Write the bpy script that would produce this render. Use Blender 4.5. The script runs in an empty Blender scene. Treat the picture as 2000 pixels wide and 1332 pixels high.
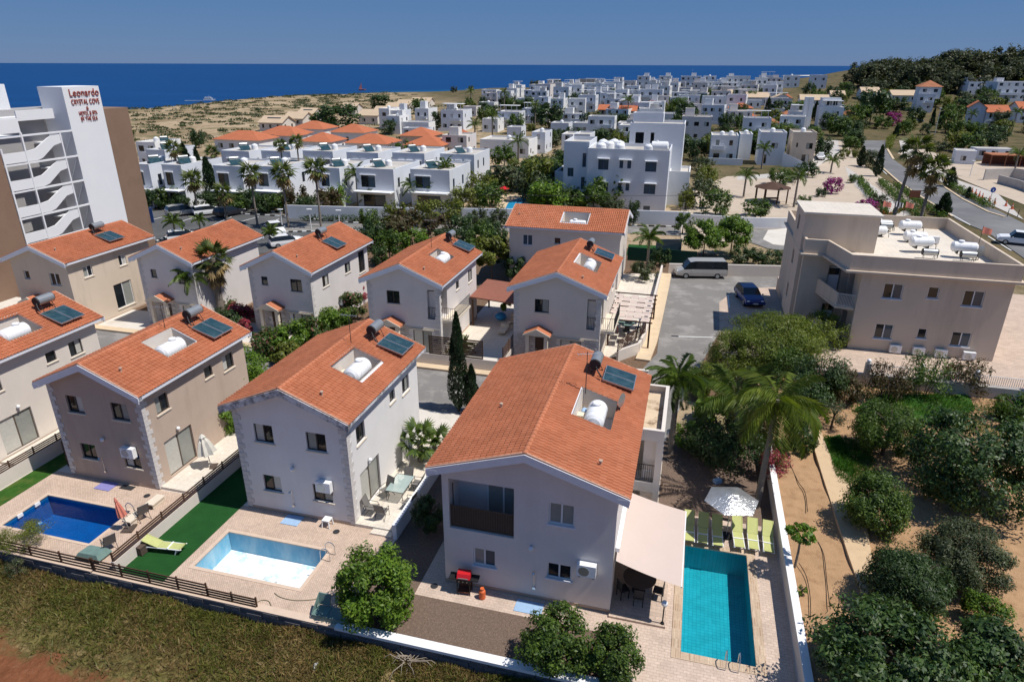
import bpy, math, random
import numpy as np
from mathutils import Matrix, Vector
RAD = math.radians
scene = bpy.context.scene
C = scene.collection
# ---------------------------------------------------------------- camera
cam = bpy.data.cameras.new('camera'); cam.sensor_width = 36; cam.lens = 23.4; cam.clip_start = .5; cam.clip_end = 90000
co = bpy.data.objects.new('camera', cam); C.objects.link(co); scene.camera = co
PITCH, ROLL = 0.39337, 0.0035
_f = Vector((0, math.cos(PITCH), -math.sin(PITCH))); _u = Vector((0, math.sin(PITCH), math.cos(PITCH))); _r = Vector((1, 0, 0))
_r2 = _r*math.cos(ROLL) + _u*math.sin(ROLL); _u2 = _u*math.cos(ROLL) - _r*math.sin(ROLL)
_m = Matrix((_r2, _u2, -_f)).transposed().to_4x4(); _m.translation = (0, 0, 21.6); co.matrix_world = _m
# ---------------------------------------------------------------- sky and sun
EL, AZ = RAD(62), RAD(-16.6)
sd = Vector((math.cos(AZ)*math.cos(EL), math.sin(AZ)*math.cos(EL), math.sin(EL)))
w = bpy.data.worlds.new('World'); scene.world = w; w.use_nodes = True
nt = w.node_tree; bg = nt.nodes['Background']
sky = nt.nodes.new('ShaderNodeTexSky'); sky.sky_type = 'NISHITA'; sky.sun_disc = False
sky.sun_elevation = EL; sky.sun_rotation = math.atan2(sd.x, sd.y); sky.altitude = 900; sky.air_density = 1.0; sky.dust_density = 0.15; sky.ozone_density = 5.0
hs = nt.nodes.new('ShaderNodeHueSaturation'); hs.inputs['Saturation'].default_value = 1.12; hs.inputs['Value'].default_value = 1.0
mxs = nt.nodes.new('ShaderNodeMix'); mxs.data_type = 'RGBA'; mxs.inputs[0].default_value = .86; mxs.inputs[7].default_value = (.66,1.60,3.75,1)     # clear deep blue air
nt.links.new(sky.outputs[0], hs.inputs['Color']); nt.links.new(hs.outputs[0], mxs.inputs[6]); nt.links.new(mxs.outputs[2], bg.inputs['Color'])
bg.inputs['Strength'].default_value = 0.1
sl = bpy.data.lights.new('sun', 'SUN'); sl.energy = 5.0; sl.angle = RAD(.53); sl.color = (1, .95, .875)
so = bpy.data.objects.new('sun', sl); C.objects.link(so); so.rotation_euler = sd.to_track_quat('Z', 'Y').to_euler(); so.location = (30, -10, 60)
vs = scene.view_settings; vs.view_transform = 'Standard'; vs.look = 'None'; vs.exposure = 0; vs.gamma = 1; vs.use_curve_mapping = False
scene.cycles.max_bounces = 7; scene.cycles.transparent_max_bounces = 8; scene.cycles.diffuse_bounces = 4; scene.cycles.glossy_bounces = 3
scene.cycles.use_adaptive_sampling = True; scene.cycles.adaptive_threshold = .015; scene.cycles.use_denoising = True
# ---------------------------------------------------------------- helpers
TH = RAD(-14.8); CT, ST = math.cos(TH), math.sin(TH)
def E(u, v, z=0.): return (-2.96 + u*CT - v*ST, 23.72 + u*ST + v*CT, z)     # the estate's own grid: u across, v away
rng = random.Random(11)
class MB:
    def __init__(s): s.v = []; s.f = []; s.m = []; s.s = []
    def add(s, vs_, fs, m=0, sm=False):
        n = len(s.v); s.v += [tuple(p) for p in vs_]; s.f += [tuple(i+n for i in f) for f in fs]; s.m += [m]*len(fs); s.s += [sm]*len(fs); return s
    def quad(s, *p, m=0): return s.add(p, [tuple(range(len(p)))], m)
    def box(s, x0, x1, y0, y1, z0, z1, m=0):
        return s.add([(x0,y0,z0),(x1,y0,z0),(x1,y1,z0),(x0,y1,z0),(x0,y0,z1),(x1,y0,z1),(x1,y1,z1),(x0,y1,z1)],
                     [(3,2,1,0),(4,5,6,7),(0,1,5,4),(1,2,6,5),(2,3,7,6),(3,0,4,7)], m)
    def prism(s, pts, z0, z1, m=0):
        n = len(pts)
        return s.add([(x,y,z0) for x,y in pts]+[(x,y,z1) for x,y in pts], [tuple(range(n-1,-1,-1)), tuple(range(n,2*n))]+[(i,(i+1)%n,n+(i+1)%n,n+i) for i in range(n)], m)
    def cyl(s, p0, p1, r0, r1=None, n=10, m=0, sm=True):
        r1 = r0 if r1 is None else r1; p0 = Vector(p0); p1 = Vector(p1); d = (p1-p0).normalized()
        a = d.orthogonal().normalized(); b = d.cross(a); vs_ = []
        for p, r in ((p0,r0),(p1,r1)):
            for i in range(n):
                t = 2*math.pi*i/n; vs_.append(p + a*r*math.cos(t) + b*r*math.sin(t))
        s.add(vs_, [(i,(i+1)%n,n+(i+1)%n,n+i) for i in range(n)], m, sm)
        return s.add(vs_, [tuple(range(n-1,-1,-1)), tuple(range(n,2*n))], m)
    def tube(s, pts, r, n=5, m=0, r1=None):
        r1 = r if r1 is None else r1; k = len(pts)-1
        for i in range(k): s.cyl(pts[i], pts[i+1], r+(r1-r)*i/k, r+(r1-r)*(i+1)/k, n, m)
        return s
    def ball(s, c, rx, ry, rz, nu=10, nv=6, m=0):
        vs_ = [(c[0],c[1],c[2]-rz)]
        for j in range(1,nv):
            t = math.pi*j/nv - math.pi/2
            for i in range(nu):
                a = 2*math.pi*i/nu; vs_.append((c[0]+rx*math.cos(t)*math.cos(a), c[1]+ry*math.cos(t)*math.sin(a), c[2]+rz*math.sin(t)))
        vs_.append((c[0],c[1],c[2]+rz)); fs = []
        for i in range(nu): fs.append((0,1+(i+1)%nu,1+i))
        for j in range(nv-2):
            for i in range(nu): a = 1+j*nu; fs.append((a+i,a+(i+1)%nu,a+nu+(i+1)%nu,a+nu+i))
        a = 1+(nv-2)*nu
        for i in range(nu): fs.append((a+i,a+(i+1)%nu,len(vs_)-1))
        return s.add(vs_, fs, m, True)
    def mesh(s, name, mats):
        me = bpy.data.meshes.new(name); me.from_pydata(s.v, [], s.f)
        for m in (mats if isinstance(mats,(list,tuple)) else [mats]): me.materials.append(m)
        me.polygons.foreach_set('material_index', s.m); me.polygons.foreach_set('use_smooth', s.s); me.update(); return me
def link(name, me, parent=None, loc=(0,0,0), rz=0., sc=None, rot=None):
    o = bpy.data.objects.new(name, me); C.objects.link(o); o.parent = parent; o.location = loc
    o.rotation_euler = rot if rot else (0,0,rz)
    if sc: o.scale = sc if isinstance(sc, tuple) else (sc,sc,sc)
    return o
def obj(name, mb, mats, parent=None, loc=(0,0,0), rz=0., rot=None): return link(name, mb.mesh(name, mats), parent, loc, rz, None, rot)
def tag(o, label=None, cat=None, group=None, kind=None):
    if label: o['label'] = label
    if cat: o['category'] = cat
    if group: o['group'] = group
    if kind: o['kind'] = kind
    return o
def thing(name, label, cat, loc=(0,0,0), rz=0., group=None): return tag(link(name, None, None, loc, rz), label, cat, group)
def dup(r0, loc, rz, label=None, group=None, sc=None):
    r = r0.copy(); C.objects.link(r); r.location = loc; r.rotation_euler = (0,0,rz)
    if sc: r.scale = (sc,sc,sc)
    if label: r['label'] = label
    if group: r['group'] = group
    for ch in r0.children:
        c_ = ch.copy(); C.objects.link(c_); c_.parent = r
        for g in ch.children:
            d = g.copy(); C.objects.link(d); d.parent = c_
    return r
def structure(name, mb, m, loc=(0,0,0), rz=0.): return tag(obj(name, mb, m, None, loc, rz), kind='structure')
_cache = {}
def shared(key, fn):
    if key not in _cache: _cache[key] = fn()
    return _cache[key]
# ---------------------------------------------------------------- materials
def nodes(name):
    m = bpy.data.materials.new(name); m.use_nodes = True; t = m.node_tree; return m, t, t.nodes['Principled BSDF']
def _noise(t, sc, det=4., vec=None, rough=.55):
    n = t.nodes.new('ShaderNodeTexNoise'); n.inputs['Scale'].default_value = sc; n.inputs['Detail'].default_value = det; n.inputs['Roughness'].default_value = rough
    if vec: t.links.new(vec, n.inputs['Vector'])
    return n.outputs['Fac']
def _pos(t): return t.nodes.new('ShaderNodeNewGeometry').outputs['Position']
def _ramp(t, fac, stops):
    r = t.nodes.new('ShaderNodeValToRGB'); t.links.new(fac, r.inputs[0]); e = r.color_ramp.elements
    while len(e) < len(stops): e.new(.5)
    for el, (p, c) in zip(e, stops): el.position = p; el.color = (*c, 1) if len(c) == 3 else c
    return r.outputs[0]
def _mix(t, fac, a, b, mode='MIX'):
    n = t.nodes.new('ShaderNodeMix'); n.data_type = 'RGBA'; n.blend_type = mode
    for k, x in ((0,fac),(6,a),(7,b)):
        if hasattr(x, 'links'): t.links.new(x, n.inputs[k])
        elif k == 0: n.inputs[0].default_value = x
        else: n.inputs[k].default_value = (*x, 1)
    return n.outputs[2]
def _bump(t, b, h, st, dist=.05):
    n = t.nodes.new('ShaderNodeBump'); n.inputs['Strength'].default_value = st; n.inputs['Distance'].default_value = dist; t.links.new(h, n.inputs['Height']); t.links.new(n.outputs[0], b.inputs['Normal'])
def sc3(c, k): return tuple(min(1, x*k) for x in c)
def mat(name, col, rough=.75, var=.1, scale=1.2, spec=.25, metal=0., bump=0., bscale=30., dirt=None, dscale=.7, dlo=.55, dhi=.75, island=0., streak=False):
    m, t, b = nodes(name); p = _pos(t); b.inputs['Roughness'].default_value = rough; b.inputs['Specular IOR Level'].default_value = spec; b.inputs['Metallic'].default_value = metal
    c = _ramp(t, _noise(t, scale, 5, p), [(.25, sc3(col,1-var)), (.75, sc3(col,1+var))])
    c = _mix(t, .35, c, _ramp(t, _noise(t, scale*14, 3, p), [(.3, sc3(col,1-var)), (.7, sc3(col,1+var))]))
    if dirt:
        pv = p
        if streak:
            mp = t.nodes.new('ShaderNodeMapping'); mp.inputs['Scale'].default_value = (1,1,.18); t.links.new(p, mp.inputs['Vector']); pv = mp.outputs[0]
        f = _ramp(t, _noise(t, dscale, 6, pv, .65), [(dlo,(0,0,0)),(dhi,(1,1,1))]); c = _mix(t, f, c, dirt)
    if island:
        g = t.nodes.new('ShaderNodeNewGeometry'); c = _mix(t, 1., c, _ramp(t, g.outputs['Random Per Island'], [(0,(1-island,)*3),(1,(1,1,1))]), 'MULTIPLY')
    t.links.new(c, b.inputs['Base Color'])
    if bump: _bump(t, b, _noise(t, bscale, 4, p), bump)
    return m
def flat(name, col, rough=.6, spec=.3, metal=0.): return mat(name, col, rough, .04, 3., spec, metal)
def leafmat(name, cols, tr=.35, gloss=.35, patch=.9):
    m = bpy.data.materials.new(name); m.use_nodes = True; t = m.node_tree; b = t.nodes['Principled BSDF']; out = t.nodes['Material Output']
    g = t.nodes.new('ShaderNodeNewGeometry'); n = len(cols)
    a = _ramp(t, g.outputs['Random Per Island'], [(i/max(1,n-1), c) for i, c in enumerate(cols)])
    a = _mix(t, .75, a, _ramp(t, _noise(t, patch, 3, g.outputs['Position']), [(.3,(.55,.55,.55)),(.7,(1.25,1.25,1.1))]), 'MULTIPLY')
    t.links.new(a, b.inputs['Base Color']); b.inputs['Roughness'].default_value = .5; b.inputs['Specular IOR Level'].default_value = gloss
    tn = t.nodes.new('ShaderNodeBsdfTranslucent'); t.links.new(_mix(t, 1., a, (1.3,1.35,.6), 'MULTIPLY'), tn.inputs['Color'])
    mx = t.nodes.new('ShaderNodeMixShader'); mx.inputs[0].default_value = tr; t.links.new(b.outputs[0], mx.inputs[1]); t.links.new(tn.outputs[0], mx.inputs[2]); t.links.new(mx.outputs[0], out.inputs['Surface'])
    return m
def pavemat(name, c1, c2, mortar, bw=.2, bh=.1, msz=.012, rough=.8, rot=0., var=.3, off=.5):
    m, t, b = nodes(name); p = _pos(t); mp = t.nodes.new('ShaderNodeMapping'); mp.inputs['Rotation'].default_value = (0,0,-TH+rot); t.links.new(p, mp.inputs['Vector'])
    k = t.nodes.new('ShaderNodeTexBrick'); t.links.new(mp.outputs[0], k.inputs['Vector']); k.offset = off
    for nm, v_ in (('Color1',(*c1,1)),('Color2',(*c2,1)),('Mortar',(*mortar,1)),('Scale',1.),('Mortar Size',msz),('Brick Width',bw),('Row Height',bh),('Bias',0.)): k.inputs[nm].default_value = v_
    c = _mix(t, .8, k.outputs['Color'], _ramp(t, _noise(t, .8, 6, p, .6), [(.3,(1-var,)*3),(.7,(1+var*.4,)*3)]), 'MULTIPLY')
    c = _mix(t, .5, c, _ramp(t, _noise(t, 9, 3, p), [(.3,(.75,.75,.75)),(.7,(1.1,1.1,1.1))]), 'MULTIPLY')
    t.links.new(c, b.inputs['Base Color']); b.inputs['Roughness'].default_value = rough; b.inputs['Specular IOR Level'].default_value = .2
    _bump(t, b, k.outputs['Fac'], -.3, .01); return m
M = {}
M['wall_white'] = mat('wall_white', (.72,.70,.69), .85, .05, .8, .15, dirt=(.60,.57,.55), dscale=.5, dlo=.5, dhi=.95, streak=True)
M['wall_grey'] = mat('wall_grey', (.66,.62,.60), .85, .06, .8, .15, dirt=(.56,.52,.50), dscale=.5, dlo=.5, dhi=.95, streak=True)
M['wall_tan'] = mat('wall_tan', (.47,.37,.30), .85, .07, .8, .15, dirt=(.38,.29,.23), dscale=.9, dlo=.5, dhi=.85, streak=True)
M['wall_cream'] = mat('wall_cream', (.66,.60,.54), .85, .05, .8, .15, dirt=(.58,.52,.46), dscale=.5, dlo=.5, dhi=.95, streak=True)
M['wall_beige'] = mat('wall_beige', (.60,.50,.40), .85, .05, .8, .15, dirt=(.42,.35,.28), dscale=.7, dlo=.5, dhi=.85, streak=True)
M['white'] = mat('white', (.76,.765,.77), .7, .04, 1.5, .25, dirt=(.62,.6,.57), dscale=.6, dlo=.55, dhi=.9, streak=True)
M['blue_white'] = mat('blue_white', (.66,.685,.73), .8, .04, .8, .2, dirt=(.6,.6,.6), dscale=.4, dlo=.5, dhi=.9, streak=True)
M['plinth'] = mat('plinth', (.45,.34,.26), .85, .1, 1.5)
M['board'] = mat('board', (.66,.68,.74), .7, .06, 2., .25)
M['board_old'] = mat('board_old', (.60,.60,.62), .8, .08, 2., .2, dirt=(.22,.22,.23), dscale=2.2, dlo=.45, dhi=.6)
def tilemat():
    m, t, b = nodes('roof_tile'); g = t.nodes.new('ShaderNodeNewGeometry'); p = g.outputs['Position']
    c = _ramp(t, g.outputs['Random Per Island'], [(0,(.40,.138,.068)),(.35,(.44,.157,.08)),(.7,(.47,.175,.092)),(1,(.42,.148,.074))])
    c = _mix(t, .7, c, _ramp(t, _noise(t, .55, 5, p, .6), [(.3,(.80,.80,.80)),(.7,(1.12,1.1,1.08))]), 'MULTIPLY')
    c = _mix(t, _ramp(t, _noise(t, 5., 5, p, .7), [(.6,(0,0,0)),(.8,(.5,.5,.5))]), c, (.30,.17,.11))
    t.links.new(c, b.inputs['Base Color']); b.inputs['Roughness'].default_value = .8; b.inputs['Specular IOR Level'].default_value = .2; _bump(t, b, _noise(t, 40, 3, p), .15); return m
M['tile'] = tilemat()
M['stone'] = mat('stone', (.50,.46,.43), .9, .18, 3., .1, bump=.5, bscale=18, island=.0)
M['quoin'] = mat('quoin', (.58,.55,.53), .9, .12, 4., .1, bump=.6, bscale=14)
M['block_dark'] = mat('block_dark', (.13,.125,.13), .95, .3, 2.5, .1, bump=.8, bscale=12, dirt=(.30,.29,.28), dscale=3., dlo=.6, dhi=.75)
M['glass'] = flat('glass', (.012,.016,.02), .04, .6)
M['glass_blue'] = flat('glass_blue', (.04,.07,.10), .06, .6)
M['blind'] = mat('blind', (.26,.27,.25), .25, .12, 4., .5)
M['curtain'] = mat('curtain', (.48,.47,.43), .35, .12, 7., .4)
M['frame_dark'] = flat('frame_dark', (.03,.026,.024), .45)
M['frame_brown'] = flat('frame_brown', (.10,.075,.055), .5)
M['frame_white'] = flat('frame_white', (.72,.73,.74), .45)
M['wood'] = mat('wood', (.085,.045,.028), .7, .3, 8., .25, island=.25)
M['wood_red'] = mat('wood_red', (.16,.06,.035), .7, .25, 8., .25)
M['door'] = mat('door', (.07,.035,.02), .5, .2, 8., .35)
M['metal'] = mat('metal', (.42,.44,.46), .38, .08, 4., .5, metal=.75)
M['metal_dark'] = flat('metal_dark', (.035,.035,.038), .5)
M['boiler'] = mat('boiler', (.40,.41,.41), .38, .06, 5., .5, metal=.6)
M['boiler_end'] = flat('boiler_end', (.02,.02,.022), .6)
M['collector'] = mat('collector', (.020,.050,.062), .14, .2, 2.5, .5, dirt=(.06,.11,.125), dscale=2., dlo=.45, dhi=.8)
M['plastic'] = mat('plastic', (.78,.79,.80), .4, .05, 4., .4)
M['cream_paint'] = mat('cream_paint', (.66,.58,.47), .75, .08, 2.)
M['chrome'] = flat('chrome', (.6,.62,.63), .18, .5, .9)
M['green_sling'] = mat('green_sling', (.46,.48,.19), .7, .08, 5., .2, bump=.1, bscale=150)
M['grey_sling'] = mat('grey_sling', (.17,.16,.15), .75, .1, 6., .2)
M['canvas'] = mat('canvas', (.55,.45,.40), .8, .03, 1., .1, bump=.1, bscale=6)
M['umb_cream'] = mat('umb_cream', (.62,.60,.54), .8, .08, 4.)
M['umb_red'] = mat('umb_red', (.62,.22,.16), .8, .15, 5.)
M['silver'] = mat('silver', (.60,.60,.60), .3, .2, 3., .5, metal=.75, bump=1., bscale=9)
M['red'] = flat('red', (.55,.015,.02), .3, .5)
M['orange'] = flat('orange', (.62,.13,.04), .5)
M['black'] = flat('black', (.015,.015,.016), .5)
M['blue_mat'] = mat('blue_mat', (.30,.44,.62), .8, .12, 6.)
M['purple_mat'] = mat('purple_mat', (.22,.21,.45), .8, .12, 6.)
M['green_box'] = mat('green_box', (.14,.22,.20), .6, .25, 3.)
M['wicker'] = mat('wicker', (.10,.075,.06), .8, .3, 25., .2, bump=.6, bscale=60)
M['water_hose'] = flat('water_hose', (.22,.19,.12), .6)
M['asphalt'] = mat('asphalt', (.20,.19,.18), .92, .12, .35, .15, bump=.25, bscale=60, dirt=(.28,.265,.25), dscale=.5, dlo=.5, dhi=.62)
M['asphalt_dark'] = mat('asphalt_dark', (.085,.087,.09), .92, .15, .3, .15, dirt=(.13,.13,.13), dscale=.12, dlo=.45, dhi=.7)
M['road_main'] = mat('road_main', (.15,.15,.155), .9, .12, .2, .15, dirt=(.21,.21,.21), dscale=.1, dlo=.45, dhi=.7)
M['paint'] = flat('paint', (.72,.72,.70), .7)
M['kerb_tan'] = mat('kerb_tan', (.60,.47,.32), .85, .1, 1., .15, dirt=(.5,.37,.24), dscale=1.2)
M['concrete'] = mat('concrete', (.47,.44,.41), .9, .1, .6, .15, dirt=(.36,.33,.30), dscale=.5)
M['concrete_pale'] = mat('concrete_pale', (.60,.56,.50), .9, .1, .5, .15, dirt=(.48,.43,.37), dscale=.35)
M['patio'] = pavemat('patio', (.70,.64,.55), (.68,.61,.52), (.52,.46,.40), .4, .4, .008, .6, var=.12, off=0.)
M['deck'] = pavemat('deck', (.62,.47,.37), (.53,.40,.31), (.43,.33,.26), .16, .08, .010, .85, rot=.785, var=.2)
M['deck_big'] = pavemat('deck_big', (.62,.49,.40), (.55,.43,.35), (.46,.36,.29), .25, .14, .012, .85, var=.2)
M['coping'] = pavemat('coping', (.64,.50,.36), (.36,.22,.13), (.52,.40,.29), .09, .5, .03, .8, var=.2, off=0.)
M['coping_plain'] = mat('coping_plain', (.58,.45,.35), .8, .1, 3.)
M['drive'] = pavemat('drive', (.36,.25,.20), (.29,.20,.17), (.22,.16,.13), .2, .1, .012, .85, var=.2)
M['court'] = pavemat('court', (.58,.45,.36), (.50,.39,.31), (.42,.33,.27), .4, .2, .014, .85, var=.2)
M['turf'] = mat('turf', (.016,.075,.018), .9, .25, 1.2, .1, bump=.5, bscale=90, island=0)
M['lawn'] = mat('lawn', (.035,.10,.015), .9, .4, 2.5, .1, bump=.6, bscale=60, dirt=(.10,.13,.03), dscale=1.2, dlo=.5, dhi=.7)
M['gravel'] = mat('gravel', (.19,.135,.105), .95, .35, 9., .1, bump=1., bscale=45, dirt=(.36,.27,.19), dscale=16, dlo=.58, dhi=.68)
M['soil'] = mat('soil', (.16,.105,.07), .95, .3, 4., .1, bump=.8, bscale=20)
M['garden'] = mat('garden', (.40,.25,.14), .95, .2, 1.6, .1, bump=.7, bscale=18, dirt=(.26,.15,.08), dscale=1.4, dlo=.5, dhi=.75)
M['path'] = mat('path', (.56,.41,.26), .9, .1, 2., .15, bump=.3, bscale=25, dirt=(.47,.34,.22), dscale=3.)
M['plaza'] = mat('plaza', (.47,.39,.31), .9, .18, .5, .15, dirt=(.33,.27,.20), dscale=.25)
# ================================================================ the setting: land, sea, roads
# TERRAIN-BEGIN
def _ss(x): x = np.clip(x, 0., 1.); return x*x*(3-2*x)
def terrain_h(x, y):
    x = np.asarray(x, float); y = np.asarray(y, float)
    shore = np.interp(x, [-600,-330,-224,-152,-20,100,210,420,1500], [-500,0,392,660,760,600,640,900,1100])
    d = (shore-y)*.36
    h = 6.5*_ss((y-205)/190)*_ss((x+80)/140) + 14.5*_ss((x-70)/240)*_ss((y-205)/195)
    h = h + 2.2*_ss((y-120)/200)*_ss((-x)/200)*np.sin(x*.05+y*.021)*.35
    h = h*_ss(d/60) - 8.6*(1-_ss(d/45))
    return h
# TERRAIN-END
def grid_mesh(name, xs, ys, hf, m):
    X, Y = np.meshgrid(xs, ys); Z = hf(X, Y); nx, ny = len(xs), len(ys)
    V = np.stack([X.ravel(), Y.ravel(), Z.ravel()], 1); i = np.arange(nx*ny).reshape(ny, nx)
    F_ = np.stack([i[:-1,:-1].ravel(), i[:-1,1:].ravel(), i[1:,1:].ravel(), i[1:,:-1].ravel()], 1)
    me = bpy.data.meshes.new(name); me.from_pydata(V.tolist(), [], F_.tolist()); me.materials.append(m)
    me.polygons.foreach_set('use_smooth', [True]*len(me.polygons)); me.update(); return me
def landmat():
    m, t, b = nodes('land'); p = _pos(t)
    c = _ramp(t, _noise(t, .035, 8, p, .62), [(.3,(.47,.36,.24)),(.5,(.37,.28,.18)),(.62,(.25,.185,.11)),(.75,(.36,.26,.17))])
    c = _mix(t, _ramp(t, _noise(t, .09, 8, p, .68), [(.50,(0,0,0)),(.60,(.8,.8,.8))]), c, (.12,.115,.05))
    c = _mix(t, _ramp(t, _noise(t, .3, 6, p, .7), [(.54,(0,0,0)),(.62,(.7,.7,.7))]), c, (.19,.13,.08))
    d = t.nodes.new('ShaderNodeVectorMath'); d.operation = 'DOT_PRODUCT'; t.links.new(p, d.inputs[0]); d.inputs[1].default_value = (1/80,.265/80,0)
    a = t.nodes.new('ShaderNodeMath'); a.operation = 'ADD'; t.links.new(d.outputs['Value'], a.inputs[0]); a.inputs[1].default_value = -.62     # inland the soil is darker and overgrown
    g = _ramp(t, _noise(t, .12, 8, p, .68), [(.36,(.05,.06,.022)),(.5,(.12,.095,.05)),(.62,(.15,.12,.065)),(.72,(.075,.075,.032))])
    c = _mix(t, _ramp(t, a.outputs[0], [(0,(0,0,0)),(.5,(1,1,1))]), c, g)
    t.links.new(c, b.inputs['Base Color']); b.inputs['Roughness'].default_value = .95; b.inputs['Specular IOR Level'].default_value = .1
    _bump(t, b, _noise(t, .6, 6, p, .7), .8, .6); return m
def near_dip(x, y):
    h = terrain_h(x, y); dx, dy = x+2.96, y-23.72; u = dx*CT+dy*ST; v = -dx*ST+dy*CT
    return np.where(v < 9, -3.2, np.where(v < 14, -1.2, np.where((u > 13) & (v < 40) & (u < 75), -.4, h-.05)))
ys = np.concatenate([np.arange(-60, 60, 3.), np.arange(60, 260, 4.), np.arange(260, 720, 9.), np.arange(720, 1300, 30.)])
xs = np.concatenate([np.arange(-620, -260, 24.), np.arange(-260, 260, 5.), np.arange(260, 1300, 26.)])
tag(link('terrain', grid_mesh('terrain', xs, ys, near_dip, landmat())), kind='structure')
# sea
def seamat():
    m, t, b = nodes('sea'); p = _pos(t); at = t.nodes.new('ShaderNodeAttribute'); at.attribute_name = 'shallow'
    c = _mix(t, at.outputs['Fac'], (.0004,.040,.150), (.003,.17,.27)); mp = t.nodes.new('ShaderNodeMapping'); mp.inputs['Scale'].default_value = (.004,.02,1); t.links.new(p, mp.inputs['Vector'])
    c = _mix(t, .5, c, _ramp(t, _noise(t, 1., 5, mp.outputs[0], .6), [(.35,(.70,.72,.75)),(.65,(1.3,1.28,1.2))]), 'MULTIPLY')
    t.links.new(c, b.inputs['Base Color']); b.inputs['Roughness'].default_value = .4; b.inputs['Specular IOR Level'].default_value = .10
    _bump(t, b, _noise(t, .18, 5, p, .7), .6, 1.2); return m
sx = np.concatenate([np.linspace(-60000, -1500, 14), np.linspace(-1400, 1400, 90), np.linspace(1500, 60000, 14)]); sy = np.concatenate([np.linspace(100, 1600, 90), np.geomspace(1700, 70000, 30)])
sea = link('sea', grid_mesh('sea', sx, sy, lambda x, y: 0*x-8., seamat())); tag(sea, kind='structure')
_v = np.zeros(len(sea.data.vertices)*3); sea.data.vertices.foreach_get('co', _v); _v = _v.reshape(-1,3)
_sh = np.interp(_v[:,0], [-600,-330,-224,-152,-20,100,210,420,1500], [-500,0,392,660,760,600,640,900,1100]); _d = (_v[:,1]-_sh)*.36
at_ = sea.data.attributes.new('shallow', 'FLOAT', 'POINT'); at_.data.foreach_set('value', np.clip(1-_d/85., 0, 1)**1.6)
# far low headland
b_ = MB()
for k in range(40):
    x = 900+k*18+rng.uniform(-6,6); y = 2230+rng.uniform(-50,50); r = rng.uniform(16,42); b_.ball((x, y, -8.5), r*1.7, r, rng.uniform(2.5,6.5)*(.5+.5*min(1,k/12)), 9, 5)
tag(obj('headland', b_, M['concrete_pale']), kind='structure')
# ---- sheets in the estate's grid
POOLS = [(-23.1,-17.6,-2.2,.52), (-11.7,-6.1,-2.2,.42), (10.38,13.32,-1.34,5.35)]
def cells(x0, x1, y0, y1, holes, z, m, name, extra=(), axis=None):
    X = sorted({x0,x1,*[min(max(h[k],x0),x1) for h in holes for k in (0,1)]}); Y = sorted({y0,y1,*[min(max(h[k],y0),y1) for h in holes for k in (2,3)]}); b = MB()
    for a, c_ in zip(X, X[1:]):
        for d, e in zip(Y, Y[1:]):
            mx, my = (a+c_)/2, (d+e)/2
            if any(h[0] < mx < h[1] and h[2] < my < h[3] for h in holes): continue
            b.quad((a,d,z),(c_,d,z),(c_,e,z),(a,e,z))
    return structure(name, b, m, E(0,0), TH)
def rect(name, x0, x1, y0, y1, z, m): return cells(x0, x1, y0, y1, [], z, m, name)
SHEETS = []
def sheet(name, pts, z, m):       # polygon in world xy
    b = MB(); SHEETS.append([p[:2] for p in pts]); b.add([(x,y,z) for x,y in pts], [tuple(range(len(pts)))]); 
    o = structure(name, b, m)
    if o.data.polygons[0].normal.z < 0: o.data.flip_normals()
    return o
cells(-62, 14.8, -3.55, 15.6, POOLS, -.02, M['concrete_pale'], 'plot_ground')
cells(-24.6, -14.9, -3.5, 2.5, [POOLS[0]], -.012, M['deck'], 'left_deck')
cells(-12.3, -3.45, -3.5, 2.47, [POOLS[1]], -.012, M['deck'], 'middle_deck')
rect('villa_gardens', -62, 13., 20.95, 62, -.03, M['soil']); rect('rear_yard', -9.2, -3.65, 26.05, 40, .0, M['patio']); rect('rear_yard', -3.3, 2.2, 33.1, 38, .0, M['drive'])
rect('lawn', -25.9, -24.6, -3.5, 11, -.008, M['lawn'])
rect('turf', -14.7, -12.3, -3.5, 8.5, -.006, M['turf'])
cells(7.62, 14.75, -3.5, 7.8, [POOLS[2]], -.012, M['deck_big'], 'right_deck')
rect('gravel_bed', -3.35, 7.62, -3.5, -1.15, -.008, M['gravel'])
rect('gravel_strip', -3.35, -1.05, -1.15, 13.5, -.008, M['gravel'])
rect('deck_strip', -1.05, 7.62, -1.15, 0, -.004, M['deck_big'])
rect('deck_path', -1.05, 0, 0, 12, -.004, M['deck_big'])
rect('planting_bed', 8.95, 14.75, 7.8, 17.0, -.006, M['gravel'])
rect('side_path', 7.4, 8.95, 4.5, 12.5, -.003, M['patio'])
b_ = MB(); b_.box(7.4, 9.75, -.28, 4.6, -.3, .1); structure('awning_terrace', b_, M['court'], E(0,0), TH)
b_ = MB(); b_.box(-5.76, -3.5, 2.42, 12, -.3, .17); structure('patio', b_, M['patio'], E(0,0), TH)
b_ = MB(); b_.box(-4.75, -3.62, 2.05, 2.415, -.3, .085); structure('patio_step', b_, M['patio'], E(0,0), TH)
b_ = MB(); b_.box(-17.52, -15.2, 2.55, 11, -.3, .15); structure('left_patio', b_, M['patio'], E(0,0), TH)
b_ = MB(); b_.box(-28.3, -26.2, 2.2, 11, -.3, .15); structure('far_left_patio', b_, M['patio'], E(0,0), TH)
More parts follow.
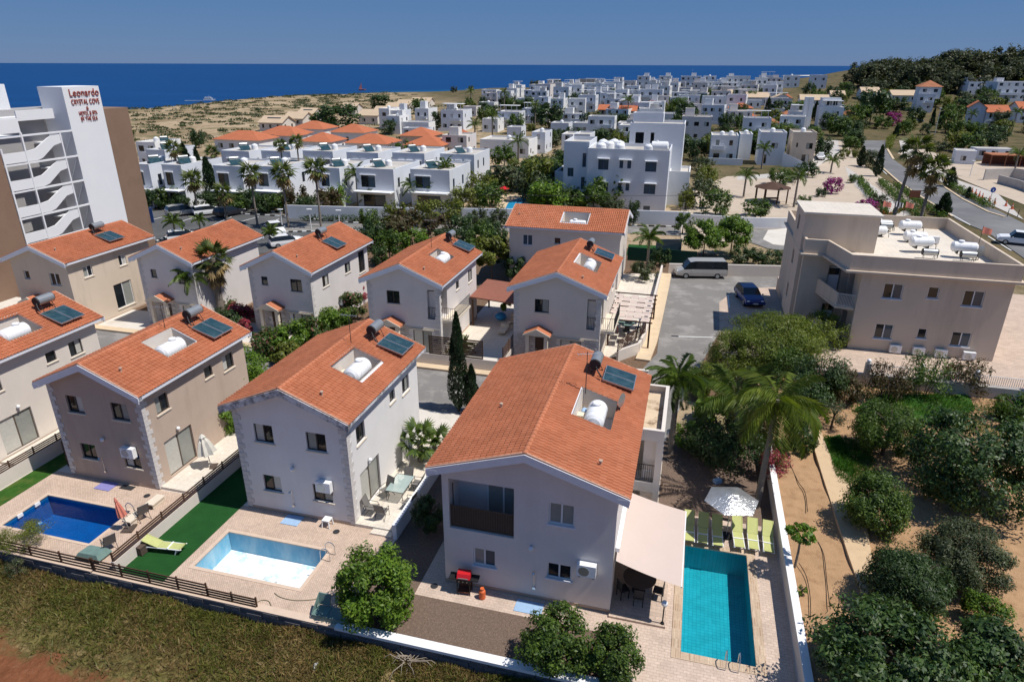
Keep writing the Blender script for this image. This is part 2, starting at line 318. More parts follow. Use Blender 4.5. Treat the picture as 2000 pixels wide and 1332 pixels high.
# front field; bare red earth lies beyond the line RK
RK = (.381, .934, 11.9)
def fieldmat():
    m, t, b = nodes('field'); p = _pos(t)
    g = _ramp(t, _noise(t, 1.5, 9, p, .74), [(.28,(.10,.10,.028)),(.42,(.18,.15,.055)),(.52,(.09,.075,.026)),(.62,(.25,.185,.085)),(.75,(.12,.115,.04))])
    r = _ramp(t, _noise(t, 2.2, 7, p, .7), [(.3,(.155,.058,.026)),(.55,(.22,.085,.04)),(.75,(.27,.13,.07))])
    sx_ = t.nodes.new('ShaderNodeSeparateXYZ'); t.links.new(p, sx_.inputs[0])
    def ma(op, a, b2):
        n = t.nodes.new('ShaderNodeMath'); n.operation = op
        for k, x in ((0,a),(1,b2)):
            if hasattr(x,'links'): t.links.new(x, n.inputs[k])
            else: n.inputs[k].default_value = x
        return n.outputs[0]
    k = ma('ADD', ma('MULTIPLY', sx_.outputs[0], RK[0]), ma('MULTIPLY', sx_.outputs[1], RK[1])); k = ma('ADD', k, ma('MULTIPLY', _noise(t, .7, 7, p, .75), 5.))
    f = _ramp(t, ma('SUBTRACT', RK[2]+2.5, k), [(.0,(0,0,0)),(.8,(1,1,1))])
    t.links.new(_mix(t, f, g, r), b.inputs['Base Color']); b.inputs['Roughness'].default_value = .95; b.inputs['Specular IOR Level'].default_value = .1
    _bump(t, b, _noise(t, 6, 6, p, .7), 1., .12); return m
fx = np.arange(-62, 40, .5); fy = np.arange(-46, -3.7, .5)
def fh(x, y): return -.78 + .10*np.sin(x*.7+y*.5) + .08*np.sin(x*1.9-y*1.3) + .05*np.sin(x*3.7+1)*np.sin(y*4.1) + .22*_ss((y+6.5)/2.6)
tag(link('field', grid_mesh('field', fx, fy, fh, fieldmat()), None, E(0,0), TH), kind='structure')
# garden on the right, higher than the pool deck
gx = np.arange(14.95, 62, .6); gy = np.arange(-30, 25.05, .55)
def gh(x, y): return .75 + .05*np.sin(x*1.3+y) + .04*np.sin(y*2.1-x*.7) - .0*x
tag(link('garden_soil', grid_mesh('garden_soil', gx, gy, gh, M['garden']), None, E(0,0), TH), kind='structure')
def patch(pts, z): b = MB(); b.add([(x,y,z) for x,y in pts], [tuple(range(len(pts)))]); o = structure('garden_lawn', b, M['lawn'], E(0,0), TH); o.data.polygons[0].normal.z < 0 and o.data.flip_normals()
patch([(17.86, 15.96),(19.24, 17.08),(19.51, 14.21),(18.71, 10.69),(18.03, 9.9),(17.76, 12.14)], .87); patch([(20.75, 20.87),(22.93, 23.58),(28.7, 25.16),(28.46, 22.96),(25.73, 20.27),(22.55, 19.14)], .87); patch([(30.04, 24.13),(33.36, 26.19),(31.35, 20.36),(29.3, 20.77)], .87)
def path(name, pts, z0, z1, m): b = MB(); b.prism(pts, z0, z1); return structure(name, b, m, E(0,0), TH)
path('garden_path', [(17.45,17.3),(17.5,11.7),(17.62,5.5),(17.8,.5),(18.0,-3.5),(19.3,-3.5),(18.75,1.),(18.5,4.3),(18.9,8.),(19.5,10.5),(19.2,12.),(18.3,13.2),(18.15,17.3)], .5, .90, M['path'])
path('garden_terrace', [(26.3,-1.5),(31,-1.5),(31,8.3),(27.0,8.3),(26.6,4.5)], .5, .91, M['path'])
path('lower_path', [(21.5,-5.2),(26.6,-5.2),(26.6,-3.2),(21.5,-3.2)], .5, .90, M['path'])
# apartment yard
path('apartment_yard', [(19.4,25.35),(62,25.35),(62,49),(18.6,49),(18.6,34.)], -.4, 1.4, M['court'])
# ---- streets
sheet('lane', [E(-62,14.9)[:2], E(9.,14.9)[:2], (13.41, 44.62), (18.72, 55.32), (20.3, 60.76), (21.97, 63.86), (24.97, 65.87), (28.9, 66.43), (30.8, 71.4), (16.94, 70.65), (11.77, 49.55), E(5.6,20.9)[:2], E(-62,20.9)[:2]], .0, M['asphalt'])
sheet('parking_court', [(17.97, 53.49), (20.48, 62.27), (22.22, 64.67), (25.26, 66.73), (29.51, 67.3), (22.3, 48.62), (16.56, 48.57)], .005, M['court'])
def kerb(name, pts, w_, z0, z1, m):
    b = MB(); P_2 = [Vector(p).to_2d() for p in pts]; L_2 = []; R_2 = []
    for i, p in enumerate(P_2):
        d = (P_2[min(i+1,len(P_2)-1)]-P_2[max(i-1,0)]).normalized(); n = Vector((-d.y,d.x))*w_/2; L_2.append(p+n); R_2.append(p-n)
    for i in range(len(P_2)-1): b.prism([L_2[i],R_2[i],R_2[i+1],L_2[i+1]], z0, z1)
    return structure(name, b, m)
kerb('lane_kerb', [E(-62,21.35), E(-9.3,21.35), E(-3.6,21.35)], .75, -.1, .13, M['kerb_tan'])
kerb('access_kerb', [(10.33, 48.02), (11.68, 51.93), (13.38, 57.87), (15.99, 67.15), (17.21, 71.62)], 1.15, -.1, .14, M['kerb_tan'])
b_ = MB(); b_.box(-3.3, -.4, 21.7, 33, -.3, .02); structure('driveway', b_, M['drive'], E(0,0), TH)
b_ = MB(); b_.box(-62, -3.6, 21.72, 26.0, -.3, .06); structure('front_yards', b_, M['concrete_pale'], E(0,0), TH)
sheet('terrace_floor', [(7.35, 48.49), (10.89, 49.54), (17.02, 71.82), (12.13, 71.76), (6.83, 55.2)], .03, M['patio'])
b_ = MB(); b_.box(0,.62,0,.26,0,.004)
tag(obj('street_drain', b_, M['metal_dark'], None, (*(13.74, 53.21), .004), -.2), 'dark rectangular drain grate in the lane by the tan kerb', 'drain')
kerb('lane_line', [(14.22, 53.22), (17.26, 53.01)], .12, -.01, .006, M['paint'])
kerb('court_line', [(22.01, 64.51), (20.95, 60.62)], .12, -.01, .011, M['paint'])
# hotel car park, street behind the villas
sheet('car_park', [(-59.7, 102.95), (-54.63, 108.26), (-43, 107.22), (-34.94, 102.6), (-22.95, 98.41), (-21.18, 91.84), (-23.77, 83.82), (-32.44, 78.74), (-41.37, 74.17)], .012, M['asphalt_dark'])
sheet('back_street', [(-36.13, 96.81), (-22.51, 96.35), (-1.18, 96.01), (17.78, 95.64), (25.29, 94.45), (24.09, 89.5), (17.03, 91.19), (-1.12, 91.53), (-21.54, 91.84), (-31.52, 91.68)], .018, M['asphalt'])
for a, c_ in [((318,424),(352,414)),((372,432),(420,416)),((430,440),(485,420)),((500,424),(470,434)),((545,424),(520,434)),((590,430),(560,446))]: pass
for i, (p, q) in enumerate([((-53.87, 98.62),(-52.6, 103.07)),((-49.39, 95.92),(-48, 102)),((-43.56, 92.75),(-42.87, 100.97)),((-40.62, 96.74),(-38.75, 101.04)),((-36.04, 95.47),(-35.17, 99.64))]):
    kerb('bay_line', [p, q], .14, 0, .018, M['paint'])
def bw_kerb(pts, n, w_=.22):       # alternately painted kerb stones
    b = MB(); P3 = [Vector((*p[:2],0)) for p in pts]; Ls = [(P3[i+1]-P3[i]).length for i in range(len(P3)-1)]; T_t = sum(Ls); k = 0; acc = 0
    for j in range(n):
        s0, s1 = T_t*j/n, T_t*(j+.97)/n
        def at(s):
            for i, l in enumerate(Ls):
                if s <= l or i == len(Ls)-1: return P3[i].lerp(P3[i+1], min(1, s/l))
                s -= l
        a, c_ = at(s0), at(s1); d = (c_-a).normalized(); nn = Vector((-d.y,d.x,0))*w_/2
        b.prism([(a-nn).to_2d(),(c_-nn).to_2d(),(c_+nn).to_2d(),(a+nn).to_2d()], -.05, .15, j % 2)
    return tag(obj('kerb', b, [M['paint'], M['black']]), kind='structure')
bw_kerb([(-58.34, 106.54), (-55.02, 109.1), (-44.29, 108.44), (-35.18, 103.36)], 30); bw_kerb([(-43.11, 103.23), (-34.48, 101.11), (-23.4, 97.02)], 24)
bw_kerb([(-31.68, 91.07), (-25.82, 91.77), (-21.67, 92.46), (-17.25, 91.9)], 24); bw_kerb([(-23.4, 97.02), (-1.19, 96.69), (7.43, 96.49), (25.45, 95.1)], 60); bw_kerb([(-46.75, 84.56), (-46.43, 88.47)], 8)
# main road on the right, plaza, building site
sheet('main_road', [(59.3, 67.64), (62.33, 78.81), (66.82, 92.24), (67.65, 100.59), (73.08, 119.76), (78.76, 140.05), (87.94, 165.19), (96.97, 189.22), (109.26, 216.32), (126.59, 246.1), (144.24, 267.8), (157.59, 277.79), (147.1, 256.98), (132.65, 238.79), (118.06, 216.61), (104.87, 193.05), (95.76, 172.99), (89.54, 154.95), (84.96, 138.86), (81.44, 121.44), (78.66, 107.69), (74.78, 93.29), (70.83, 80.1)], .03, M['road_main'])
sheet('plaza', [(22.5, 87.18), (36.39, 86), (44.85, 103.94), (58.81, 106.13), (69.03, 112.63), (82.15, 158.9), (107.24, 227.4), (97.82, 237.52), (64.01, 146.69), (45.14, 142.7), (30.49, 121.48)], .02, M['plaza'])
sheet('side_street', [(45.83, 138.01), (60.9, 143.06), (87.22, 183.23), (111.17, 238.01), (101.63, 234.07), (88.21, 195.02), (63.28, 150.4), (47.31, 142.75)], .026, M['concrete'])
sheet('footpath', [(72.22, 138.58), (65.54, 112.57), (62.66, 104.24), (58.81, 102.28), (60.75, 112.48), (69.04, 138.51), (77.32, 158.78)], .028, M['concrete'])
sheet('side_court', [(34.15, 94.59), (39.82, 94.03), (35.01, 81.57), (32.64, 83.04), (31.07, 87.31)], .03, M['asphalt'])
sheet('court_pale_patch', [(33.68, 87.91), (36.29, 93.34), (40.07, 94.68), (36, 84.13), (34.06, 85.16)], .036, M['concrete_pale'])
sheet('site_ground', [(102.75, 183.67), (96.63, 155.13), (91.26, 133.93), (86.53, 112.95), (84.13, 94.07), (140.67, 156.19), (129.76, 173.9), (109.07, 165.73), (116.23, 195.86)], .022, M['plaza'])
sheet('site_lane', [(135.34, 238.88), (163.78, 268.6), (152.17, 247.05), (134.65, 228.35), (116.14, 202.32), (98.42, 161.89), (91.34, 139), (88.71, 122.61), (77.89, 100.76), (79.5, 107.7), (85.38, 132.59), (91.9, 155.01), (104.14, 183.71), (120.99, 216.71)], .034, M['concrete'])
for i, (p, q) in enumerate([((67.38, 97.09),(70.19, 108.78)),((70.53, 110.05),(73.48, 121.28)),((74.3, 124.43),(77.09, 133.63)),((80.65, 146.34),(83.64, 154.81)),((65.41, 90.11),(63.28, 82.45))]): kerb('centre_line', [p, q], .18, 0, .036, M['paint'])
kerb('verge_kerb', [(84.16, 132.57), (78.94, 117.43), (76.17, 106.43), (76.16, 102.57)], .35, 0, .15, M['kerb_tan'])
kerb('verge_kerb', [(96.39, 188.04), (86.61, 161.59), (77.48, 135.5), (72.79, 119.26), (68.23, 102.81)], .35, 0, .15, M['kerb_tan'])
kerb('verge_kerb', [(147.1, 256.98), (133.01, 238.8), (117.42, 215.08), (105.02, 193.05), (95.1, 171.01)], .5, 0, .16, M['kerb_tan'])
# ================================================================ villas
def facade(b, org, rot, W_, H_, ops, depth=.13, gable=None, m=0):
    """wall plane in its own frame: x along, z up, outside towards -y; ops = (x0,x1,z0,z1)"""
    cr, sr = math.cos(rot), math.sin(rot)
    def P3(x, y, z): return (org[0]+x*cr-y*sr, org[1]+x*sr+y*cr, z)
    X = sorted({0,W_,*[o[0] for o in ops],*[o[1] for o in ops]}); Z = sorted({0,H_,*[o[2] for o in ops],*[o[3] for o in ops]})
    for a, c_ in zip(X, X[1:]):
        for d, e in zip(Z, Z[1:]):
            mx, mz = (a+c_)/2, (d+e)/2
            if not any(o[0]<mx<o[1] and o[2]<mz<o[3] for o in ops): b.quad(P3(a,0,d),P3(c_,0,d),P3(c_,0,e),P3(a,0,e), m=m)
    for o in ops:
        x0,x1,z0,z1 = o[:4]; D = o[4] if len(o) > 4 else depth
        b.quad(P3(x0,0,z0),P3(x0,D,z0),P3(x0,D,z1),P3(x0,0,z1),m=m); b.quad(P3(x1,0,z0),P3(x1,0,z1),P3(x1,D,z1),P3(x1,D,z0),m=m)
        b.quad(P3(x0,0,z1),P3(x0,D,z1),P3(x1,D,z1),P3(x1,0,z1),m=m); b.quad(P3(x0,0,z0),P3(x1,0,z0),P3(x1,D,z0),P3(x0,D,z0),m=m)
    if gable: b.quad(P3(0,0,H_),P3(W_,0,H_),P3(W_/2,0,gable),m=m)
_pk = [0]
M['verge'] = mat('verge', (.50,.30,.22), .9, .15, 5., .1)
def window(par, pos, rz, w_, h_, fr='frame_dark', panes=2, sill='cream', depth=.1, look=None, name='window'):
    """frame, panes and sill; local x along the wall, outside -y, origin at lower left corner"""
    def mk():
        b = MB(); t = .055
        b.box(0,w_,depth,depth+.05,0,t); b.box(0,w_,depth,depth+.05,h_-t,h_); b.box(0,t,depth,depth+.05,t,h_-t); b.box(w_-t,w_,depth,depth+.05,t,h_-t)
        for i in range(1,panes): x = w_*i/panes; b.box(x-.035,x+.035,depth-.012,depth+.05,t,h_-t)
        return b.mesh('window_frame', M[fr])
    o = link(name, shared(('wf',round(w_,2),round(h_,2),fr,panes,depth), mk), par, pos, rz)
    for i in range(panes):
        _pk[0] += 1; g = look[i % len(look)] if look else ('glass','curtain','glass','blind','glass')[_pk[0] % 5]
        pw = w_/panes
        def mp(): b = MB(); b.box(0,pw,depth+.02,depth+.03,0,h_); return b.mesh('pane', M[g])
        link('pane', shared(('pn',round(pw,2),round(h_,2),g,depth), mp), o, (pw*i,0.004*(i%2),0))
    if sill:
        def ms(): b = MB(); b.box(-.08,w_+.08,-.06,depth,-.07,-.004); return b.mesh('sill', M['cream_paint'] if sill == 'cream' else M['board'])
        link('sill', shared(('sl',round(w_,2),sill,depth), ms), o)
    return o
def tile_mesh(L_, run, slope_len, n_course, pitch, hole, flip):
    """tiles of one roof slope in (along, up-slope) coordinates; every tile is its own little body"""
    V = []; F_ = []; prof = [(-.5,.0),(-.34,.012),(-.14,.068),(.14,.068),(.34,.012),(.5,.0)]; k = len(prof)
    cl = slope_len/n_course; nc = max(1, round(L_/pitch)); cw = L_/nc; r_ = random.Random(3)
    for j in range(n_course):
        for i in range(nc):
            ca, cs = (i+.5)*cw, (j+.5)*cl
            if hole and hole[0]-.02 < ca < hole[1]+.02 and hole[2]-.02 < cs < hole[3]+.02: continue
            n0 = len(V); jz = r_.uniform(-.006,.006); s0, s1 = j*cl-.03, (j+1)*cl
            for (x,z) in prof: V.append((ca+x*cw*.98, s0, z+.052+jz))
            for (x,z) in prof: V.append((ca+x*cw*.98, s1, z+.012+jz))
            for (x,z) in prof: V.append((ca+x*cw*.98, s0, z+.008))
            for q in range(k-1): F_ += [(n0+q,n0+q+1,n0+k+q+1,n0+k+q),(n0+2*k+q,n0+2*k+q+1,n0+q+1,n0+q)]
    return V, F_
def villa(u, v, w_, L_, o, ze, zr, wm, label, key, ops, wins, well=None, quoins=True, fr='frame_dark', board='board', ncourse=14, vents=((1,.55,.6),)):
    T_ = thing('villa', label, 'villa', E(u, v), TH, 'tile roofed villas'); D = L_-2*o; sl = (zr-ze)/(w_/2+o); half = w_/2+o; slen = math.hypot(half, zr-ze); ang = math.atan(sl)
    zs = lambda x: zr-sl*abs(x-w_/2)
    hw = zs(0)-.14
    b = MB(); f = lambda k: [q[1:] for q in ops if q[0] == k]
    facade(b, (0,0), 0, w_, hw, f('f'), gable=zr-.14); facade(b, (w_,0), math.pi/2, D, hw, f('r')); facade(b, (w_,D), math.pi, w_, hw, f('b'), gable=zr-.14); facade(b, (0,D), -math.pi/2, D, hw, f('l'))
    obj('wall', b, M[wm], T_)
    b = MB(); b.box(-.012,w_+.012,-.012,D+.012,0,.16); obj('plinth', b, M['plinth'], T_)
    # slab and tiles of each slope
    for sd_ in (-1,1):
        hole = None
        if sd_ == 1 and well:
            sx = lambda x: slen*(1-(x-w_/2)/half)   # distance from the eave
            hole = (well[2]+o, well[3]+o, sx(well[1]), sx(well[0]))
        V, F_ = tile_mesh(L_, 0, slen, ncourse, .205, hole, sd_); W3 = []
        for a, s, z in V:
            x = half-s*math.cos(ang)-z*-math.sin(ang); zz = ze+s*math.sin(ang)+z*math.cos(ang)
            W3.append((w_/2+sd_*x, a-o, zz))
        if sd_ == -1: F_ = [tuple(reversed(q)) for q in F_]
        b = MB(); b.add(W3, F_); tag(obj('roof_tiles', b, M['tile'], T_), kind='stuff')
        b = MB(); X = sorted({0,half,*([well[0]-w_/2,well[1]-w_/2] if hole else [])}); Y = sorted({-o,L_-o,*([well[2],well[3]] if hole else [])})
        for a, c_ in zip(X, X[1:]):
            for d, e in zip(Y, Y[1:]):
                mx, my = (a+c_)/2+w_/2, (d+e)/2
                if hole and well[0]<mx<well[1] and well[2]<my<well[3]: continue
                p = [(w_/2+sd_*q, y, zr-sl*q) for q, y in ((a,d),(c_,d),(c_,e),(a,e))]; lo = [(x,y,z-.11) for x,y,z in p]
                b.quad(*p); b.quad(*reversed(lo))
                for q in range(4): b.quad(p[q],lo[q],lo[(q+1)%4],p[(q+1)%4])
        obj('roof_slab', b, M['board'], T_)
        # gable boards and eave board
        for yy in (-o-.045, L_-o+.002):
            b = MB(); h1 = .36
            pts = [(w_/2, zr+.015), (w_/2+sd_*half, ze+.015), (w_/2+sd_*half, ze+.015-h1), (w_/2, zr+.015-h1)]
            if sd_ == -1: pts = pts[::-1]
            n = [(x,yy,z) for x,z in pts]+[(x,yy+.043,z) for x,z in pts]
            b.add(n, [(3,2,1,0),(4,5,6,7)]+[(q,(q+1)%4,4+(q+1)%4,4+q) for q in range(4)]); obj('gable_board', b, M[board], T_)
        b = MB(); x0 = w_/2+sd_*(half-.03); b.box(min(x0,x0+sd_*.05),max(x0,x0+sd_*.05),-o,L_-o,ze-.17,ze+.02); obj('eave_board', b, M[board], T_)
        for yy in (-o-.05, L_-o-.22):   # boxed eave ends
            b = MB(); xe = w_/2+sd_*(half+.02); xi = w_/2+sd_*(w_/2-.0); b.box(min(xe,xi),max(xe,xi),yy,yy+.28,ze-.2,ze-.005); obj('eave_end', b, M[board], T_)
    # ridge tiles
    n = round(L_/.30); st = L_/n
    def rm():
        b = MB(); k = 6
        for s_, rr in ((0,.115),(1,.10)):
            for q in range(k+1): a = math.pi*(q/k); b.v.append((math.cos(a)*rr*1.15, s_*st*.99, math.sin(a)*rr))
        b.f = [(q,q+1,k+2+q,k+1+q) for q in range(k)]+[tuple(range(k+1))]; b.m = [0]*len(b.f); b.s = [False]*len(b.f); return b.mesh('ridge_tile', M['tile'])
    me = shared(('ridge',round(st,3)), rm)
    for q in range(n): link('ridge_tile', me, T_, (w_/2, -o+q*st, zr+.0))
    # mortar verges along the gables
    for sd_ in (-1,1):
        for yy in (-o-.01, L_-o-.07):
            b = MB(); P_ = [(w_/2,yy,zr+.10),(w_/2+sd_*half,yy,ze+.075)]; Q_ = [(x,y+.08,z) for x,y,z in P_]; top_ = [P_[0],P_[1],Q_[1],Q_[0]]; lo_ = [(x,y,z-.09) for x,y,z in top_]
            if sd_ == -1: top_, lo_ = top_[::-1], lo_[::-1]
            b.add(top_+lo_, [(0,1,2,3)]+[((q+1)%4,q,4+q,4+(q+1)%4) for q in range(4)]); obj('verge', b, M['verge'], T_)
    # roof well
    if well:
        x0,x1,y0,y1 = well[0]+.012,well[1]-.012,well[2]+.012,well[3]-.012; zb = zs((x0+x1)/2)-1.25; b = MB()
        b.quad((x0,y0,zb),(x0,y1,zb),(x0,y1,zs(x0)+.1),(x0,y0,zs(x0)+.1)); b.quad((x1,y0,zb),(x1,y0,zs(x1)+.06),(x1,y1,zs(x1)+.06),(x1,y1,zb))
        b.quad((x0,y0,zb),(x0,y0,zs(x0)+.08),(x1,y0,zs(x1)+.08),(x1,y0,zb)); b.quad((x0,y1,zb),(x1,y1,zb),(x1,y1,zs(x1)+.08),(x0,y1,zs(x0)+.08)); b.quad((x0,y0,zb),(x1,y0,zb),(x1,y1,zb),(x0,y1,zb))
        obj('roof_well', b, M['wall_cream'], T_)
    for sd_, fx_, fy_ in vents:
        x = w_/2+sd_*(w_/2)*fx_*.98; b = MB(); z = zs(x); b.cyl((x,fy_,z),(x,fy_,z+.26),.05,n=8); b.cyl((x,fy_,z+.24),(x,fy_,z+.3),.085,n=8); obj('roof_vent', b, M['plinth'], T_)
    # windows
    rots = dict(f=0, r=math.pi/2, b=math.pi, l=-math.pi/2)
    for q in wins:
        k, x0, x1, z0, z1 = q[:5]; kw = q[5] if len(q) > 5 else {}
        pos = dict(f=(x0,0,z0), r=(w_,x0,z0), b=(w_-x0,D,z0), l=(0,D-x0,z0))[k]
        window(T_, pos, rots[k], x1-x0, z1-z0, kw.get('fr',fr), kw.get('n',2), kw.get('sill','cream'), .09, kw.get('look'), kw.get('name','window'))
    if quoins:
        def qm(a): b = MB(); b.box(-.028,a,-.028,.62-a,0,.25); return b.mesh('quoin', M['quoin'])
        for cx, sgn in ((0,1),(w_,-1)):
            for k in range(int((hw-.1)/.275)):
                me = shared(('q',k%2,sgn), lambda: (lambda b: (b.box(min(-.028*sgn,(.40 if k%2 else .24)*sgn),max(-.028*sgn,(.40 if k%2 else .24)*sgn),-.028,(.24 if k%2 else .40),0,.25), b.mesh('quoin', M['quoin']))[1])(MB()))
                link('quoin', me, T_, (cx, 0, .06+k*.275))
    return T_
def W4(k, x0, x1, z0, z1, **kw): return (k, x0, x1, z0, z1, kw)
def opens(wins): return [q[:5] for q in wins]
blind2 = ['blind','blind']
# --- the three front villas share one plan
def front_plan(D):
    return [W4('f',1.06,2.12,4.14,5.16), W4('f',3.96,5.03,4.1,5.12), W4('f',1.14,2.16,1.25,2.2), W4('f',3.98,5.05,1.15,2.14),
            W4('r',.94,1.86,4.1,5.1), W4('r',4.87,5.56,4.42,5.1,n=1,look=['glass']), W4('r',6.53,7.5,4.14,5.12), W4('r',.93,3.08,.22,2.42,sill=None,name='sliding_door',look=['curtain','blind'],fr='frame_brown'),
            W4('l',2,3,4.1,5.1), W4('b',2,3,4.1,5.1)]
pl_ = front_plan(8.7)
villa(-11.92, 2.46, 6.16, 9.57, .42, 6.09, 7.49, 'wall_white', 'white two storey villa with quoined corners behind the empty pool', 'V2', opens(pl_), pl_, (3.78,5.45,3.03,5.73), board='board_old')
pl3 = [list(q) for q in front_plan(8.6)]; pl3 = [tuple(q) for q in pl3]
villa(-23.48, 2.49, 5.93, 9.42, .40, 5.87, 7.32, 'wall_tan', 'tan two storey villa with pale quoins behind the dark blue pool', 'V3', opens(pl3), pl3, (3.52,5.12,3.27,5.63))
villa(-34.54, 1.8, 6.15, 9.6, .42, 6.0, 7.45, 'wall_cream', 'cream villa cut off by the left edge, beside the tan villa', 'V4', opens(pl_), pl_, (3.74,5.6,3.4,5.75), quoins=False)
# --- the largest villa, in front
w1 = [W4('f',4.65,5.71,4.1,5.14,fr='frame_white',sill='w',look=blind2), W4('f',1.34,2.35,1.22,2.14,fr='frame_white',sill='w',look=['blind','glass_blue']), W4('f',4.64,5.69,1.28,2.08,fr='frame_white',sill='w',look=['glass','glass']),
      W4('r',1.2,3.6,.12,2.3,fr='frame_white',sill=None,name='sliding_door'), W4('r',7.4,8.6,3.2,5.2,fr='frame_white',sill=None,name='sliding_door'), W4('l',3,4,4.1,5.1,fr='frame_white'), W4('b',2,3,4.1,5.1,fr='frame_white')]
V1 = villa(0, 0, 7.41, 11.43, .467, 6.18, 7.53, 'wall_grey', 'largest villa in front, tile roofed, with a beige awning and loggia balcony', 'V1', opens(w1)+[('f',.29,3.17,3.0,5.53,1.35)], w1, (4.86,6.6,3.77,6.75), quoins=False, ncourse=16, vents=((1,.78,.9),(-1,.62,4.2)))
b = MB(); b.quad((.28,1.35,2.99),(3.18,1.35,2.99),(3.18,1.35,5.54),(.28,1.35,5.54)); obj('loggia_wall', b, M['wall_grey'], V1)
window(V1, (1.62,1.22,3.02), 0, 1.5, 2.3, 'frame_white', 2, None, .08, ['blind','blind'], 'balcony_door')
def railing(par, p0, p1, z, h_, n, m='metal_dark', name='railing', r=.011):
    p0, p1 = Vector((*p0,z)), Vector((*p1,z)); d = p1-p0; b = MB()
    for q in (h_,.06): b.cyl(p0+Vector((0,0,q)), p1+Vector((0,0,q)), .022, n=6)
    o = obj(name, b, M[m], par)
    def mk(): b = MB(); b.box(-r,r,-r,r,.06,h_); return b.mesh('baluster', M[m])
    me = shared(('bal',h_,m,r), mk)
    for i in range(n+1): link('baluster', me, o, p0+d*i/n)
    return o
railing(V1, (.34,.09), (3.13,.09), 3.02, 1.12, 26, 'frame_brown', r=.016)
b = MB(); b.box(.31,3.15,.11,.125,3.05,4.1); obj('railing_screen', b, M['wicker'], V1)
b = MB(); b.cyl((.42,.2,3.0),(.42,.2,5.2),.03,n=6); obj('balcony_post', b, M['metal_dark'], V1)
# side wing with the roof terrace and open loggia
b = MB(); facade(b, (7.42,5.9), 0, 1.5, 5.7, [(.22,1.18,2.85,5.15,1.0),(.2,1.2,.1,2.3,.9)]); facade(b, (8.92,5.9), math.pi/2, 5, 5.7, [(.3,2.2,2.9,5.1,.9),(2.6,4.6,2.9,5.1,.9),(.3,2.2,.1,2.3,.9)]); facade(b, (8.92,10.9), math.pi, 1.5, 5.7, [])
b.quad((7.42,5.9,5.3),(8.92,5.9,5.3),(8.92,10.9,5.3),(7.42,10.9,5.3))
for a in ((7.9,8.92,5.9,6.08),(8.74,8.92,6.08,10.72),(7.9,8.92,10.72,10.9)): b.box(*a,5.704,5.76)
b.quad((8.1,6.08,5.7),(8.1,6.08,5.3),(8.74,6.08,5.3),(8.74,6.08,5.7)); b.quad((8.74,6.08,5.7),(8.74,6.08,5.3),(8.74,10.72,5.3),(8.74,10.72,5.7)); obj('side_wing', b, M['wall_cream'], V1)
b = MB(); b.quad((7.5,6.9,.1),(8.6,6.9,.1),(8.6,6.9,2.4),(7.5,6.9,2.4)); obj('wing_back', b, M['wall_cream'], V1)
b = MB(); b.quad((7.45,6.1,5.31),(8.72,6.1,5.31),(8.72,10.7,5.31),(7.45,10.7,5.31)); obj('wing_roof', b, mat('rusty_screed', (.58,.46,.33), .9, .15, 1., dirt=(.20,.13,.08), dscale=.9, dlo=.5, dhi=.62), V1)
railing(V1, (7.66,5.96), (8.6,5.96), 2.86, .95, 9, 'metal_dark')
b = MB(); b.box(7.42,7.6,.4,4.5,2.92,3.12); obj('awning_box', b, M['plastic'], V1)
AW = thing('awning', 'beige fabric awning over the terrace at the side of the largest villa', 'awning', E(0,0), TH)
aw = [(7.39, 4.87), (10.25, 4.84), (10.19, -0.25), (7.52, -0.15)]; b = MB(); zz = (2.93,2.3,2.3,2.93); n = 8
for i in range(n):
    for j in range(n):
        def q(a, c_):
            a /= n; c_ /= n; x = (aw[0][0]*(1-a)+aw[1][0]*a)*(1-c_)+(aw[3][0]*(1-a)+aw[2][0]*a)*c_; y = (aw[0][1]*(1-a)+aw[1][1]*a)*(1-c_)+(aw[3][1]*(1-a)+aw[2][1]*a)*c_
            return (x, y, 2.93-.63*a-.07*math.sin(math.pi*a)*(1-.2*math.sin(math.pi*c_)))
        b.quad(q(i,j+1),q(i+1,j+1),q(i+1,j),q(i,j))
b.s = [True]*len(b.f); obj('fabric', b, M['canvas'], AW)
b = MB(); b.cyl((*aw[1],2.28),(*aw[2],2.28),.035,n=6); obj('front_bar', b, M['plastic'], AW)
for y in (1.1,3.4): b = MB(); b.tube([(7.5,y,2.74),(8.7,y+.35,2.38),(9.8,y,2.16)],.025); obj('awning_arm', b, M['metal'], AW)
